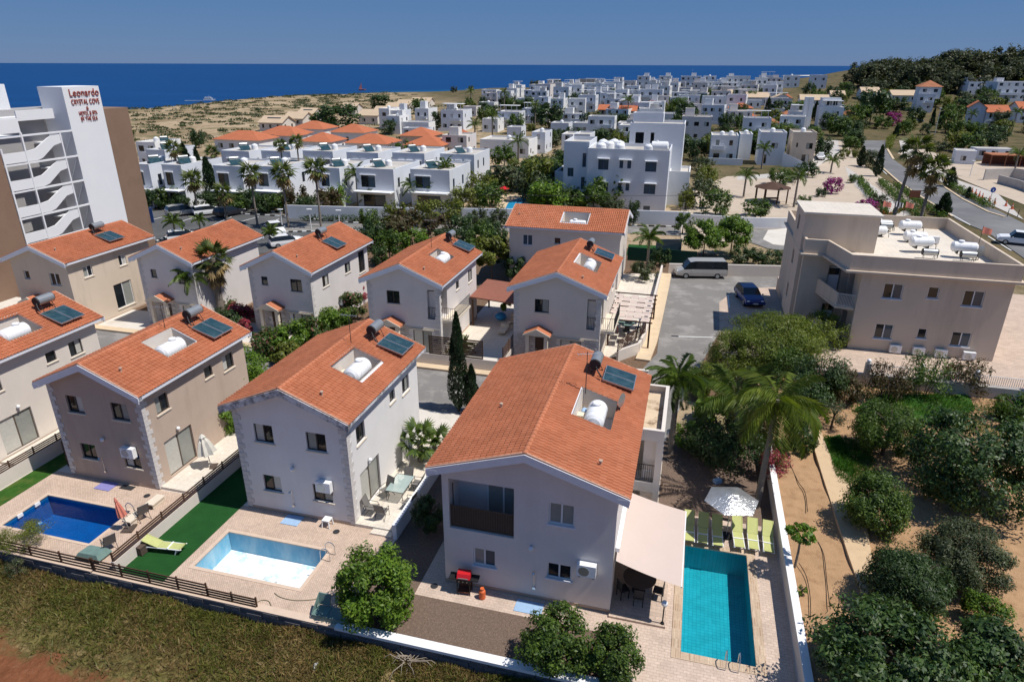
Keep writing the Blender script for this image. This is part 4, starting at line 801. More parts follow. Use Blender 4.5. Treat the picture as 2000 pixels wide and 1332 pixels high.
# checkered canopy pergola
def checker():
    t = thing('checkered_pergola', 'wooden pergola with woven white canopy strips in a checker pattern', 'pergola', E(0,0), TH); X0,X1,Y0,Y1 = 3.45,6.75,29.2,36.4; z = 2.42
    for i in range(7): y = Y0+(Y1-Y0)*i/6.; b = MB(); b.box(X0-.2,X1+.3,y-.06,y+.06,z-.09,z-.01); obj('beam', b, M['wood'], t)
    for i in range(5):
        x0 = X0+(X1-X0)*i/5
        for j in range(9):
            if (i+j)%2: continue
            y0 = Y0+(Y1-Y0)*.86*j/9; y1 = y0+(Y1-Y0)*.86/9*1.0
            b = MB(); b.quad((x0+.03,y0,z+.03),(x0+.65,y0,z+.03),(x0+.65,y1,z+.03),(x0+.03,y1,z+.03)); b.quad((x0+.03,y0,z+.026),(x0+.03,y1,z+.026),(x0+.65,y1,z+.026),(x0+.65,y0,z+.026)); obj('canopy_cloth', b, M['canvas'], t)
            y0, y1 = y1, y1+(Y1-Y0)*.86/9*.5
            b = MB(); b.quad((x0+.03,y0,z+.05),(x0+.65,y0,z+.05),(x0+.65,y1,z+.05),(x0+.03,y1,z+.05)); b.quad((x0+.03,y0,z+.046),(x0+.03,y1,z+.046),(x0+.65,y1,z+.046),(x0+.65,y0,z+.046)); obj('canopy_cloth', b, M['canvas'], t)
    for x in (X0+.1,X1+.1):
        for y in (Y0+.1,Y1-.1): b = MB(); b.box(x-.07,x+.07,y-.07,y+.07,0,2.45); obj('post', b, M['wood'], t)
        b = MB(); b.box(x-.04,x+.04,Y0-.2,Y1+.2,z-.22,z-.1); obj('rafter', b, M['wood'], t)
checker()
# ---- furniture
def sling_chair(label, loc, rz, group='grey garden chairs round the glass table', m='grey_sling'):
    t = thing('garden_chair', label, 'chair', loc, rz, group)
    def fm():
        b = MB()
        for y in (-.26,.26): b.tube([(.28,y,0),(.26,y,.6),(-.1,y,.63),(-.25,y,.62)],.014,6); b.tube([(-.34,y,0),(-.05,y,.40),(.24,y,.42)],.014,6); b.tube([(-.18,y,.38),(-.40,y,1.02)],.014,6)
        return b.mesh('frame', M['metal_dark'])
    link('frame', shared('gc_f', fm), t)
    def sm(): b = MB(); b.box(-.2,.26,-.25,.25,.40,.425); return b.mesh('seat', M[m])
    link('seat', shared(('gc_s',m), sm), t)
    def bk(): b = MB(); b.add([(-.18,-.25,.41),(-.18,.25,.41),(-.40,.25,1.03),(-.40,-.25,1.03),(-.205,-.25,.40),(-.205,.25,.40),(-.425,.25,1.02),(-.425,-.25,1.02)], [(0,1,2,3),(7,6,5,4),(0,3,7,4),(1,5,6,2),(3,2,6,7),(0,4,5,1)]); return b.mesh('backrest', M[m])
    link('backrest', shared(('gc_b',m), bk), t); return t
gl = bpy.data.materials.new('table_glass'); gl.use_nodes = True; _b = gl.node_tree.nodes['Principled BSDF']; _b.inputs['Base Color'].default_value = (.5,.62,.6,1); _b.inputs['Alpha'].default_value = .45; _b.inputs['Roughness'].default_value = .05; M['table_glass'] = gl
tb = thing('garden_table', 'glass topped garden table on the white villa patio', 'table', (*(-5.97, 30.02),.17), TH); b = MB(); b.box(-.5,.5,-.8,.8,.70,.712); obj('table_top', b, M['table_glass'], tb)
b = MB(); b.tube([(-.52,-.82,.705),(.52,-.82,.705),(.52,.82,.705),(-.52,.82,.705),(-.52,-.82,.705)],.017); obj('rim', b, M['metal_dark'], tb)
for x in (-.45,.45):
    for y in (-.7,.7): b = MB(); b.tube([(x,y,0),(x*.8,y*.9,.35),(x,y,.7)],.017); obj('leg', b, M['metal_dark'], tb)
for (p, rz, lab) in (((-6.69, 29.88),-2.2,'grey sling chair at the left end of the glass table, by the sliding door'),((-5.74, 30.73),-1.9,'grey sling chair behind the glass table'),((-5.12, 30.49),2.9,'grey sling chair at the far right of the glass table against the wall'),((-5.33, 28.81),2.75,'grey sling chair on the wall side of the glass table, nearest the bush')):
    sling_chair(lab, (*p,.17), rz)
for (p, rz, lab) in (((-7.19, 28.32),-.2,'dark sling chair with raised back near the quoined corner'),((-6.61, 28.03),1.3,'dark sling chair nearest the patio step')): sling_chair(lab, (*p,.17), rz)
def lounger(label, loc, rz, m='green_sling', group='green sun loungers by the turquoise pool', up=.5):
    """foot end at +x"""
    t = thing('sun_lounger', label, 'sun lounger', loc, rz, group)
    def fm():
        b = MB()
        for y in (-.235,.235): b.tube([(-.95,y,.30),(.95,y,.30),(1.0,y,.34)],.028,6); 
        for x in (-.75,.75):
            for y in (-.235,.235): b.tube([(x-.12,y,0),(x,y,.28)],.03,6)
            b.tube([(x-.12,-.235,.02),(x-.12,.235,.02)],.02,6)
        b.box(.28,.34,-.26,.26,.29,.36); return b.mesh('frame', M['plastic'])
    link('frame', shared('lg_f', fm), t)
    def sm():
        b = MB(); P_ = [(-.20,.335),(.15,.33),(.55,.315),(.85,.33),(.98,.36)]
        for (a,z),(c_,z2) in zip(P_,P_[1:]): b.quad((a,-.225,z),(c_,-.225,z2),(c_,.225,z2),(a,.225,z)); b.quad((a,-.225,z-.02),(a,.225,z-.02),(c_,.225,z2-.02),(c_,-.225,z2-.02))
        return b.mesh('seat', M[m])
    link('seat', shared(('lg_s',m), sm), t)
    def bk():
        b = MB(); q = [(-.22,.33),(-.55,.33+.33*math.tan(up)),(-.98,.33+.74*math.tan(up))]
        for (a,z),(c_,z2) in zip(q,q[1:]): b.quad((a,.225,z),(c_,.225,z2),(c_,-.225,z2),(a,-.225,z)); b.quad((a,-.225,z-.03),(c_,-.225,z2-.03),(c_,.225,z2-.03),(a,.225,z-.03))
        for y in (-.235,.235): b.tube([(-.22,y,.33),(-.98,y,.33+.74*math.tan(up))],.022,6)
        return b.mesh('backrest', M[m])
    link('backrest', shared(('lg_b',m,up), bk), t); return t
for i, (x, lab) in enumerate(((1346,'green sun lounger beside the awning edge, first of the poolside row'),(1373,'green sun lounger second from the awning, in umbrella shade'),(1401,'green sun lounger just left of the umbrella foot'),(1441,'green sun lounger just right of the umbrella foot'),(1470,'green sun lounger second from the long white wall'),(1501,'green sun lounger next to the long white wall'))):
    p = [(8.86, 27.05), (9.5, 26.9), (10.16, 26.71), (11.14, 26.6), (11.82, 26.45), (12.5, 26.26)][i]
    lounger(lab, (*p,-.01), TH-math.pi/2+(.03,-.02,.02,.05,0,-.03)[i])
lounger('green sun lounger with white frame alone on the turf strip', (*(-16.61, 25.68),0), RAD(-8), group='green sun lounger on the turf', up=.42)
for i, (p, lab) in enumerate((((-18.91, 28.09),'grey chair by the ladder of the dark blue pool'),((-19.31, 25.76),'grey chair nearest the fence corner by the dark blue pool'))): sling_chair(lab, (*p,0), TH+math.pi*.85, 'grey chairs along the fence')
for i, (p, lab) in enumerate((((-18.85, 29.27),'white bench box by the fence, farther from the pool ladder'),((-19.27, 27.85),'white bench box by the red closed parasol'))): b = MB(); b.box(-.25,.25,-.45,.45,.25,.32); b.box(-.2,-.15,-.4,.4,0,.25); b.box(.15,.2,-.4,.4,0,.25); tag(obj('bench', b, M['cream_paint'], None, (*p,0), TH), lab, 'bench')
wb = thing('side_table', 'dark wicker cube table at the head of the lone green lounger', 'table', (*(-17.66, 25.54),0), TH-.1); b = MB(); b.box(-.24,.24,-.24,.24,.02,.42); obj('body', b, M['wicker'], wb); b = MB(); b.box(-.26,.26,-.26,.26,.422,.46); obj('table_top', b, M['wicker'], wb)
cv = thing('hot_tub_cover', 'folded grey green cover at the fence corner of the dark blue pool deck', 'cover', (*(-19.84, 25.28),0), TH); b = MB(); b.add([(-.7,-.4,.05),(.7,-.4,.1),(.75,.4,.12),(-.6,.4,.05),(-.5,-.3,.32),(.55,-.3,.36),(.6,.3,.34),(-.45,.3,.3)], [(3,2,1,0),(4,5,6,7),(0,1,5,4),(1,2,6,5),(2,3,7,6),(3,0,4,7)]); obj('folded_sheet', b, M['green_box'], cv)
def closed_parasol(label, loc, h_, m, tilt=(0,0), r=.2):
    t = thing('parasol', label, 'parasol', loc, 0); t.rotation_euler = (tilt[0],tilt[1],0); b = MB(); b.cyl((0,0,0),(0,0,h_),.025,n=8); obj('pole', b, M['metal'], t)
    b = MB(); n = 14; prof = [(.08,h_*.42,1),(r*1.25,h_*.44,1),(r*1.05,h_*.6,1),(r*.7,h_*.8,1),(r*.42,h_*.88,1),(r*.5,h_*.93,.4),(.03,h_*1.02,0)]
    for (ra,za,wa) in prof:
        for i in range(n): a = 2*math.pi*i/n; rr = ra*(1+.22*wa*(1 if i%2 else -1)); b.v.append((rr*math.cos(a), rr*math.sin(a), za))
    for j in range(len(prof)-1):
        for i in range(n): b.f.append((j*n+i,j*n+(i+1)%n,(j+1)*n+(i+1)%n,(j+1)*n+i)); b.m.append(0); b.s.append(False)
    obj('folded_canopy', b, M[m], t); b = MB(); b.box(-.3,.3,-.3,.3,0,.06); obj('base', b, M['wicker'], t)
closed_parasol('closed cream parasol beside the tan villa sliding door', (*(-17.31, 32.67),.1), 2.2, 'umb_cream', (.03,-.09), .36)
closed_parasol('closed faded red parasol at the edge of the dark blue pool', (*(-19.21, 27.24),0), 1.9, 'umb_red', (.03,-.14), .15)
closed_parasol('closed cream parasol standing by the fan palm', (*(-5.9, 32.74),.1), 2.2, 'umb_cream', (0,0), .2)
# open silver umbrella
um = thing('umbrella', 'silver hexagonal sun umbrella shading the green loungers', 'umbrella', E(*(12.38, 6.51)), TH); b = MB(); b.cyl((0,0,0),(0,0,2.35),.025,n=8); obj('pole', b, M['metal'], um)
b = MB(); n = 6; Rr = 1.32; top = (0,0,2.48); rings = []
for k in range(5):
    fr_ = k/4
    for i in range(24):
        a = 2*math.pi*i/24+.25; s6 = math.cos(math.pi/6)/math.cos(((a-.25) % (math.pi/3))-math.pi/6); rr = Rr*fr_*s6; b.v.append((rr*math.cos(a), rr*math.sin(a), 2.48-.36*fr_**1.3+(.018*math.sin(i*2.3+k*1.7) if 0<k<4 else 0)))
for k in range(4):
    for i in range(24): b.f.append((k*24+i,k*24+(i+1)%24,(k+1)*24+(i+1)%24,(k+1)*24+i)); b.m.append(0); b.s.append(k > 0)
obj('canopy', b, M['silver'], um)
for i in range(6): a = i*math.pi/3+.25; b = MB(); b.cyl((0,0,2.2),(Rr*.97*math.cos(a),Rr*.97*math.sin(a),2.10),.008,n=4); obj('rib', b, M['metal'], um)
b = MB(); b.cyl((0,0,0),(0,0,.12),.3,.24,14); obj('base', b, M['black'], um)
# barbecue and gas bottle
bq = thing('barbecue', 'red lidded gas barbecue on the deck against the largest villa', 'barbecue', E(*(1.05, -0.44)), TH+.08)
b = MB(); b.add([(-.3,-.22,.88),(.3,-.22,.88),(.3,.22,.88),(-.3,.22,.88),(-.29,-.12,1.08),(.29,-.12,1.08),(.29,.14,1.14),(-.29,.14,1.14)], [(3,2,1,0),(4,5,6,7),(0,1,5,4),(1,2,6,5),(2,3,7,6),(3,0,4,7)]); lid = obj('lid', b, M['red'], bq); b = MB(); b.box(-.22,.22,-.27,-.235,.93,.96); obj('handle', b, M['metal'], lid)
b = MB(); b.box(-.31,.31,-.25,.24,.7,.875); obj('firebox', b, M['black'], bq)
for sgn in (-1,1): b = MB(); b.box(*sorted((sgn*.32,sgn*.66)),-.2,.22,.8,.84); obj('side_shelf', b, M['black'], bq)
b = MB(); b.box(-.28,.28,-.22,.2,.12,.16); b.box(-.27,.27,.16,.18,.17,.69); obj('lower_shelf', b, M['wood_red'], bq)
for x in (-.28,.28):
    for y in (-.2,.2): b = MB(); b.box(x-.02,x+.02,y-.02,y+.02,0,.7); obj('leg', b, M['black'], bq)
for k in range(3): b = MB(); b.cyl((-.18+.18*k,-.252,.79),(-.18+.18*k,-.285,.79),.025,n=8); obj('knob', b, M['chrome'], bq)
gb = thing('gas_bottle', 'orange gas bottle on the deck beside the red barbecue', 'gas bottle', E(*(1.91, -0.59))); b = MB(); b.cyl((0,0,.02),(0,0,.36),.15,n=14); b.ball((0,0,.36),.15,.15,.1,14,6); b.cyl((0,0,0),(0,0,.05),.12,n=14); obj('bottle_body', b, M['orange'], gb); b = MB(); b.cyl((0,0,.45),(0,0,.53),.035,n=8); obj('valve', b, M['metal'], gb)
b = MB(); b.cyl((0,0,.45),(0,0,.54),.09,.09,12); obj('collar', b, M['orange'], gb)
# lamp post
lp = thing('garden_lamp', 'short black lamp post with a white globe beside the turquoise pool', 'lamp', E(9.62,-.12,.1)); b = MB(); b.cyl((0,0,0),(0,0,.06),.09,.07,10); b.cyl((0,0,.06),(0,0,.95),.03,n=8); obj('post', b, M['black'], lp); b = MB(); b.ball((0,0,1.08),.135,.135,.135,14,8); obj('globe', b, M['plastic'], lp); b = MB(); b.cyl((0,0,.93),(0,0,.98),.06,.08,10); obj('collar', b, M['black'], lp)
# terrace table and chairs under the awning
def wood_chair(label, loc, rz, m='metal_dark', group='chairs under the awning'):
    t = thing('dining_chair', label, 'chair', loc, rz, group)
    def a(): b = MB(); b.box(-.22,.22,-.22,.22,.42,.46); return b.mesh('seat', M[m])
    def bk(): b = MB(); b.box(-.22,-.19,-.2,.2,.5,.9); return b.mesh('backrest', M[m])
    def l(): b = MB(); b.box(-.02,.02,-.02,.02,0,.42); return b.mesh('leg', M[m])
    link('seat', shared(('wc_s',m), a), t); link('backrest', shared(('wc_b',m), bk), t)
    for x in (-.19,.19):
        for y in (-.19,.19): link('leg', shared(('wc_l',m), l), t, (x,y,0))
def round_table(label, loc, m, r=.62):
    t = thing('round_table', label, 'table', loc); b = MB(); b.cyl((0,0,.71),(0,0,.74),r,n=24); obj('table_top', b, M[m], t); b = MB(); b.cyl((0,0,.04),(0,0,.71),.05,n=8); obj('column', b, M['metal_dark'], t); b = MB(); b.cyl((0,0,0),(0,0,.04),.3,n=14); obj('foot', b, M['metal_dark'], t)
round_table('round brown table in the shade under the beige awning', E(8.5,1.55,.1), 'wicker', .72)
for (u_,v_,rz,lab) in ((8.55,.75,1.57,'dark chair in front of the table under the awning'),(7.85,1.0,.6,'dark chair left of the table under the awning'),(9.35,1.3,3.0,'dark chair right of the table under the awning'),(8.3,2.5,-1.4,'dark chair behind the table under the awning')): wood_chair(lab, E(u_,v_,.1), TH+rz)
for (u_,v_,rz,lab) in ((8.3,6.4,0,'white plastic chair in the loggia of the side wing'),(8.35,7.4,1,'white plastic chair at the back of the side wing loggia')): wood_chair(lab, E(u_,v_,2.9), TH+rz, 'plastic', 'white chairs in the loggia')
T8 = (10.01, 54.49)
round_table('round blue grey table near the checkered canopy', (*T8,.03), 'green_box', .75)
for k, (a, m, lab) in enumerate(((3.4,'orange','orange chair beside the round table near the checkered canopy'),(1.2,'metal_dark','dark chair behind the round table near the checkered canopy'),(-.3,'metal_dark','dark chair right of the round table near the checkered canopy'),(4.6,'metal_dark','dark chair in front of the round table near the checkered canopy'))): wood_chair(lab, (T8[0]+1.05*math.cos(a), T8[1]+1.05*math.sin(a), .03), a+math.pi, m, 'chairs by the checkered canopy')
# mats, drains, stool, pump house, hose
def slab(name, label, cat, px, w_, d, h_, m, rz=TH, z=0.): b = MB(); b.box(-w_/2,w_/2,-d/2,d/2,0,h_); return tag(obj(name, b, M[m], None, (*px,z), rz), label, cat)
slab('shower_mat', 'purple blue shower mat on the deck by the tan villa', 'mat', (-22.42, 30.92), 1.0, .75, .02, 'purple_mat'); slab('shower_mat', 'pale blue shower mat on the deck by the white villa', 'mat', (-11.23, 27.98), .95, .75, .02, 'blue_mat'); slab('shower_mat', 'pale blue shower mat half hidden by the bush at the largest villa', 'mat', (0.77, 22.11), 1.2, .7, .02, 'blue_mat')
slab('door_mat', 'dark mat against the tan villa wall by the pool deck', 'mat', (-21.18, 30.78), .8, .35, .02, 'metal_dark')
def drain(label, p): b = MB(); b.cyl((0,0,0),(0,0,.012),.17,n=16); tag(obj('drain_cover', b, M['metal_dark'], None, (*p,0)), label, 'drain cover', 'round drain covers')
drain('round drain cover on the deck in front of the white villa', (-8.76, 27.1)); drain('round drain cover on the deck before the tan villa corner', (-19.73, 30.04)); drain('round drain cover on the deck left of the red barbecue', (-3.45, 23.37))
st_ = thing('plastic_stool', 'white plastic stool against the white villa wall', 'stool', (*(-9.31, 27.58),0), TH); b = MB(); b.box(-.2,.2,-.2,.2,.36,.42); obj('seat', b, M['plastic'], st_)
for x in (-.17,.17):
    for y in (-.17,.17): b = MB(); b.cyl((x*1.2,y*1.2,0),(x,y,.36),.035,n=6); obj('leg', b, M['plastic'], st_)
ph = thing('pump_box', 'grey green pump box with its lid propped open behind the round tree', 'pump box', (*(-7.56, 21.44),0), TH); b = MB(); b.box(-.75,.75,-.3,.3,.0,.34); b.box(-.7,-.1,-.25,.25,.342,.36); obj('box_body', b, M['green_box'], ph)
b = MB(); b.add([(-.75,.3,.36),(-.2,.3,.36),(-.2,.42,.86),(-.75,.42,.86),(-.75,.34,.36),(-.2,.34,.36),(-.2,.46,.86),(-.75,.46,.86)], [(3,2,1,0),(4,5,6,7),(0,1,5,4),(1,2,6,5),(2,3,7,6),(3,0,4,7)]); b.add([(-.75,-.28,.36),(-.74,.34,.36),(-.74,.42,.84),(-.76,-.28,.36),(-.77,.34,.36),(-.77,.42,.84)], [(0,1,2),(5,4,3),(0,3,4,1),(1,4,5,2),(2,5,3,0)]); obj('lid', b, M['green_box'], ph); b = MB(); b.tube([(.5,.1,.34),(.5,.1,.6),(.75,.1,.6),(.75,.1,.34)],.045); obj('pipe', b, M['black'], ph)
def hose(label, pts, m='water_hose', r=.016, name='garden_hose', z=.015, cat='hose'):
    P_ = [Vector((*p,z)) for p in pts]; Q = []
    for i in range(len(P_)-1):
        p0,p1,p2,p3 = P_[max(i-1,0)],P_[i],P_[i+1],P_[min(i+2,len(P_)-1)]
        for s in range(6): t = s/6; Q.append(.5*((2*p1)+(p2-p0)*t+(2*p0-5*p1+4*p2-p3)*t*t+(3*p1-p0-3*p2+p3)*t**3))
    b = MB(); b.tube(Q+[P_[-1]], r, 5); tag(obj(name, b, M[m]), label, cat)
hose('thin hose curving over the deck between the empty pool and the round tree', [(-10.46, 22.9),(-10.11, 22.65),(-9.45, 22.47),(-8.68, 22.51),(-8.17, 22.69),(-7.74, 22.79)])
hose('short bent hose end on the deck edge below the empty pool', [(-11.07, 22.32),(-10.86, 22.47),(-10.55, 22.41),(-10.35, 22.14)])
hose('black irrigation pipe curving over the garden soil beside the wall', [(15.78, 32.45),(15.51, 30.43),(15.48, 29.4),(14.94, 27.74)], 'black', .02, 'irrigation_pipe', .83, 'pipe')
hose('black irrigation pipe on the soil below the papaya', [(13.02, 23.99),(13.01, 23.18),(12.68, 21.95),(12.18, 20.68)], 'black', .018, 'irrigation_pipe', .83, 'pipe')
hose('black irrigation pipe along the garden path edge', [(14.5, 25.47),(14.37, 24.51),(13.73, 22.71),(13.22, 21.23)], 'black', .018, 'irrigation_pipe', .83, 'pipe')
slab('water_bottle', 'blue and white package lying in the dark bed behind the loungers', 'package', (11.55, 31.47), .42, .3, .2, 'blue_mat', .4)
# bins of rubble at the field edge
b = MB(); r_ = random.Random(5)
for k in range(46):
    a = r_.uniform(0,6.28); l = r_.uniform(.35,.95); p0 = Vector((r_.uniform(-.25,.25),r_.uniform(-.2,.2),r_.uniform(0,.25))); p1 = p0+Vector((math.cos(a)*l, math.sin(a)*l*.7, r_.uniform(-.1,.45))); p2 = p1+Vector((math.cos(a)*.25,math.sin(a)*.2,-.2)); b.tube([p0,p1,p2],.022,4,r1=.008)
tag(obj('dead_palm_stump', b, mat('dead_frond', (.30,.25,.20), .9, .2, 6.), None, (*(-4.08, 19.85),-.72)), 'pile of dead grey palm stems against the dark wall', 'dead palm')
# ================================================================ vegetation
G1, G2, G3, G4 = (.030,.062,.012), (.050,.095,.016), (.075,.125,.02), (.105,.155,.028)
M['leaf'] = leafmat('leaf', [(.030,.066,.014),(.055,.105,.018),(.085,.145,.022),(.13,.19,.03)])
M['leaf_bright'] = leafmat('leaf_bright', [(.055,.12,.012),(.09,.175,.016),(.13,.22,.025),(.18,.27,.03)])
M['leaf_dark'] = leafmat('leaf_dark', [(.016,.038,.012),(.028,.060,.016),(.044,.082,.02),(.066,.105,.026)], .25)
M['leaf_olive'] = leafmat('leaf_olive', [(.040,.058,.030),(.06,.082,.038),(.085,.105,.045),(.11,.13,.06)], .25)
M['leaf_yellow'] = leafmat('leaf_yellow', [(.07,.10,.015),(.12,.15,.02),(.17,.19,.03),(.20,.21,.04)])
M['leaf_feather'] = leafmat('leaf_feather', [(.07,.11,.016),(.11,.155,.02),(.16,.20,.028),(.21,.24,.035)])
M['leaf_fig'] = leafmat('leaf_fig', [(.018,.050,.014),(.034,.078,.018),(.058,.11,.024),(.095,.155,.035)], .3, .45)
M['leaf_brown'] = leafmat('leaf_brown', [(.07,.04,.025),(.10,.06,.03),(.06,.075,.025),(.12,.09,.04)])
M['bloom_pink'] = leafmat('bloom_pink', [(.30,.03,.07),(.42,.06,.11),(.36,.05,.10),(.05,.09,.02)])
M['bloom_magenta'] = leafmat('bloom_magenta', [(.28,.02,.22),(.40,.04,.32),(.34,.03,.28),(.05,.08,.02)])
M['bloom_mix'] = leafmat('bloom_mix', [(.03,.07,.014),(.05,.10,.018),(.08,.13,.02),(.06,.09,.02),(.05,.09,.02),(.34,.10,.12)])
M['bloom_orange'] = leafmat('bloom_orange', [(.45,.10,.02),(.05,.1,.02),(.05,.09,.02)])
M['conifer'] = leafmat('conifer', [(.010,.026,.010),(.018,.040,.014),(.028,.055,.018)], .15)
M['pine_far'] = leafmat('pine_far', [(.034,.046,.022),(.055,.068,.030),(.085,.092,.042)], .2, .2)
M['frond'] = leafmat('frond', [(.042,.085,.014),(.07,.12,.02),(.105,.16,.026),(.14,.19,.034)], .35, .5)
M['frond_yellow'] = leafmat('frond_yellow', [(.08,.13,.016),(.13,.18,.022),(.19,.23,.035)], .35, .5)
M['frond_dead'] = leafmat('frond_dead', [(.16,.11,.05),(.24,.17,.08),(.30,.22,.11)], .2, .2)
M['frond_wash'] = leafmat('frond_wash', [(.045,.07,.016),(.07,.10,.022),(.11,.13,.03)], .3, .4)
M['bark'] = mat('bark', (.13,.10,.075), .95, .25, 6., .1, bump=.8, bscale=30)
M['bark_palm'] = mat('bark_palm', (.22,.19,.16), .95, .2, 5., .1, bump=.8, bscale=25)
M['bark_dark'] = mat('bark_dark', (.07,.055,.045), .95, .25, 6., .1)
def quads_mesh(name, P, A, B, m):
    """kites: centre P, half axes A (long) and B (short)"""
    n = len(P); V = np.empty((n,4,3)); V[:,0] = P-A; V[:,1] = P+B*1.0-A*.1; V[:,2] = P+A; V[:,3] = P-B*1.0-A*.1
    me = bpy.data.meshes.new(name); me.vertices.add(n*4); me.vertices.foreach_set('co', V.ravel()); me.loops.add(n*4); me.loops.foreach_set('vertex_index', np.arange(n*4, dtype=np.int32))
    me.polygons.add(n); me.polygons.foreach_set('loop_start', np.arange(0, n*4, 4, dtype=np.int32)); me.update(calc_edges=True); me.materials.append(m); return me
def _unit(v): return v/np.maximum(1e-9, np.linalg.norm(v, axis=1, keepdims=True))
def cloud(name, n, leaf, m, seed=0, clumps=26, rx=1., ry=1., rz=1., spread=.30, shell=.72, droop=0., asp=.45, base=-.75, profile=None):
    g = np.random.default_rng(seed); d = _unit(g.normal(size=(clumps*3,3))); d = d[d[:,2] > base][:clumps]; k = len(d)
    rad = shell+(1-shell-.12)*g.random(k) if profile is None else None
    cc = d*np.array([rx,ry,rz])*(rad[:,None]*g.uniform(.82,1.1,(k,1)))
    idx = g.integers(0, k, n); cs = g.uniform(.6,1.25,k)[idx][:,None]*spread
    e = _unit(g.normal(size=(n,3)))*(g.random((n,1))**.45); P = cc[idx]+e*cs*np.array([rx,ry,rz])
    inner = g.random(n) < .16; P[inner] *= g.uniform(.3,.8,(inner.sum(),1))
    nrm = _unit(.7*e+.5*_unit(P)+np.array([0,0,.5])+.55*g.normal(size=(n,3))); t = _unit(np.cross(nrm, g.normal(size=(n,3)))); t[:,2] -= droop; t = _unit(t); b = _unit(np.cross(nrm, t))
    s = leaf*g.uniform(.6,1.3,(n,1)); return quads_mesh(name, P, t*s, b*s*asp, m)
def trunk_mb(h, r, lean=(0,0), branches=4, spread=.6, seed=0, bm=None, top=.7):
    r_ = random.Random(seed); b = MB(); tp = Vector((lean[0],lean[1],h*top)); b.tube([(0,0,-.1),(lean[0]*.3,lean[1]*.3,h*.35),tp], r, 7, r1=r*.6)
    for i in range(branches): a = 6.28*i/branches+r_.uniform(-.4,.4); b.tube([tp*.85, tp+Vector((math.cos(a)*spread*.5,math.sin(a)*spread*.5,h*.12)), tp+Vector((math.cos(a)*spread,math.sin(a)*spread,h*.3))], r*.5, 5, r1=r*.15)
    return b
def tree(label, S, mname, n, leaf, cat='tree', name='tree', seed=0, trunk=True, group=None, bark='bark', **kw):
    """S = (x,y,z0,r,rz): crown ellipsoid resting near the ground"""
    x,y,z0,r,rz = S; t = thing(name, label, cat, (x,y,z0), 0, group)
    if trunk: obj('trunk', trunk_mb(rz*1.5, .05+.04*r, (.1*r,.05*r), 4, r*.55, seed), M[bark], t)
    me = cloud('crown', n, leaf, M[mname], seed, rx=r, ry=r*kw.pop('yx',1.), rz=rz, **kw); link('crown', me, t, (0,0,rz*.9), seed*.7); return t
def tree_h(label, K, rz, mname, n, leaf, hc, cat='tree', name='tree', seed=0, group=None, bark='bark', tr=.09, lean=(0,0), **kw):
    """K = (x,y,z0,r): crown centre at height hc"""
    x,y,z0,r = K; t = thing(name, label, cat, (x,y,z0), 0, group); obj('trunk', trunk_mb(hc, tr, lean, 5, r*.6, seed, top=.85), M[bark], t)
    link('crown', cloud('crown', n, leaf, M[mname], seed, rx=r, ry=r, rz=rz, **kw), t, (lean[0],lean[1],hc), seed); return t
# ---- near trees and bushes, each with its own crown
tree('round glossy green tree at the corner of the empty pool deck', (-5.62, 21.54, 0, 1.69, 1.9), 'leaf_bright', 15000, .085, seed=1, clumps=60, spread=.25, shell=.74, base=-.9)
tree('dense green bush at the front wall, left of a twin bush', (1.72, 19.34, 0, 1.54, 1.23), 'leaf', 9000, .075, 'bush', 'bush', 2, clumps=46, spread=.27)
tree('dense dark green bush by the gravel edge, right of a twin bush', (3.87, 18.81, 0, 1.13, 1.18), 'leaf', 8000, .07, 'bush', 'bush', 3, clumps=44, spread=.27)
tree('dark green shrub in the gap between white villa patio and largest villa', (-4.08, 27.15, 0, 0.91, 1.19), 'leaf_dark', 7000, .06, 'shrub', 'shrub', 4, clumps=40, spread=.26)
tree('large bright green tree between the tan and the white villa', (-18.26, 40.36, 0, 2.28, 2.16), 'leaf_bright', 12000, .10, seed=5, clumps=60, spread=.26)
tree('bright green creeper crown hanging down beside the tan villa', (-17.96, 36.75, 0, 1.09, 1.42), 'leaf_bright', 5000, .09, 'tree', 'tree', 6, clumps=36, spread=.3)
tree('round dark green tree beside the beige villa under the hotel', (-39.4, 59.02, 0, 2.25, 1.91), 'leaf', 9000, .13, seed=7, clumps=50, spread=.26)
hed = [((520,672),34,'bloom_mix','broad shrub with pale flowers at the left end of the hedge behind the white villa'),((566,660),38,'leaf_bright','bright green shrub in the hedge behind the white villa, left part'),((612,648),36,'bloom_mix','shrub with pale flowers in the hedge behind the white villa, middle'),((655,628),34,'leaf_bright','bright green shrub climbing toward the white side wall'),((682,598),30,'bloom_mix','pink flowering oleander against the white side wall'),((700,570),24,'bloom_pink','pink oleander at the far end of the hedge by the balcony villa'),((585,668),26,'leaf_yellow','yellowish large leaved shrub in the front of the hedge')]
for k, ((x,y),r,m,lab) in enumerate(hed):
    S = [(-19.45, 48.55, 0, 1.38, 1.24), (-17.86, 49.48, 0, 1.56, 1.41), (-16.37, 50.92, 0, 1.52, 1.37), (-15.06, 53.02, 0, 1.48, 1.48), (-14.83, 57.15, 0, 1.4, 1.4), (-15.01, 61.83, 0, 1.2, 1.2), (-17.53, 47.46, 0, 1.12, 0.89)][k]; tree(lab, S, m, 4200, .13, 'shrub', 'shrub', 10+k, False, 'shrubs of the hedge behind the white villa', clumps=30, spread=.33)
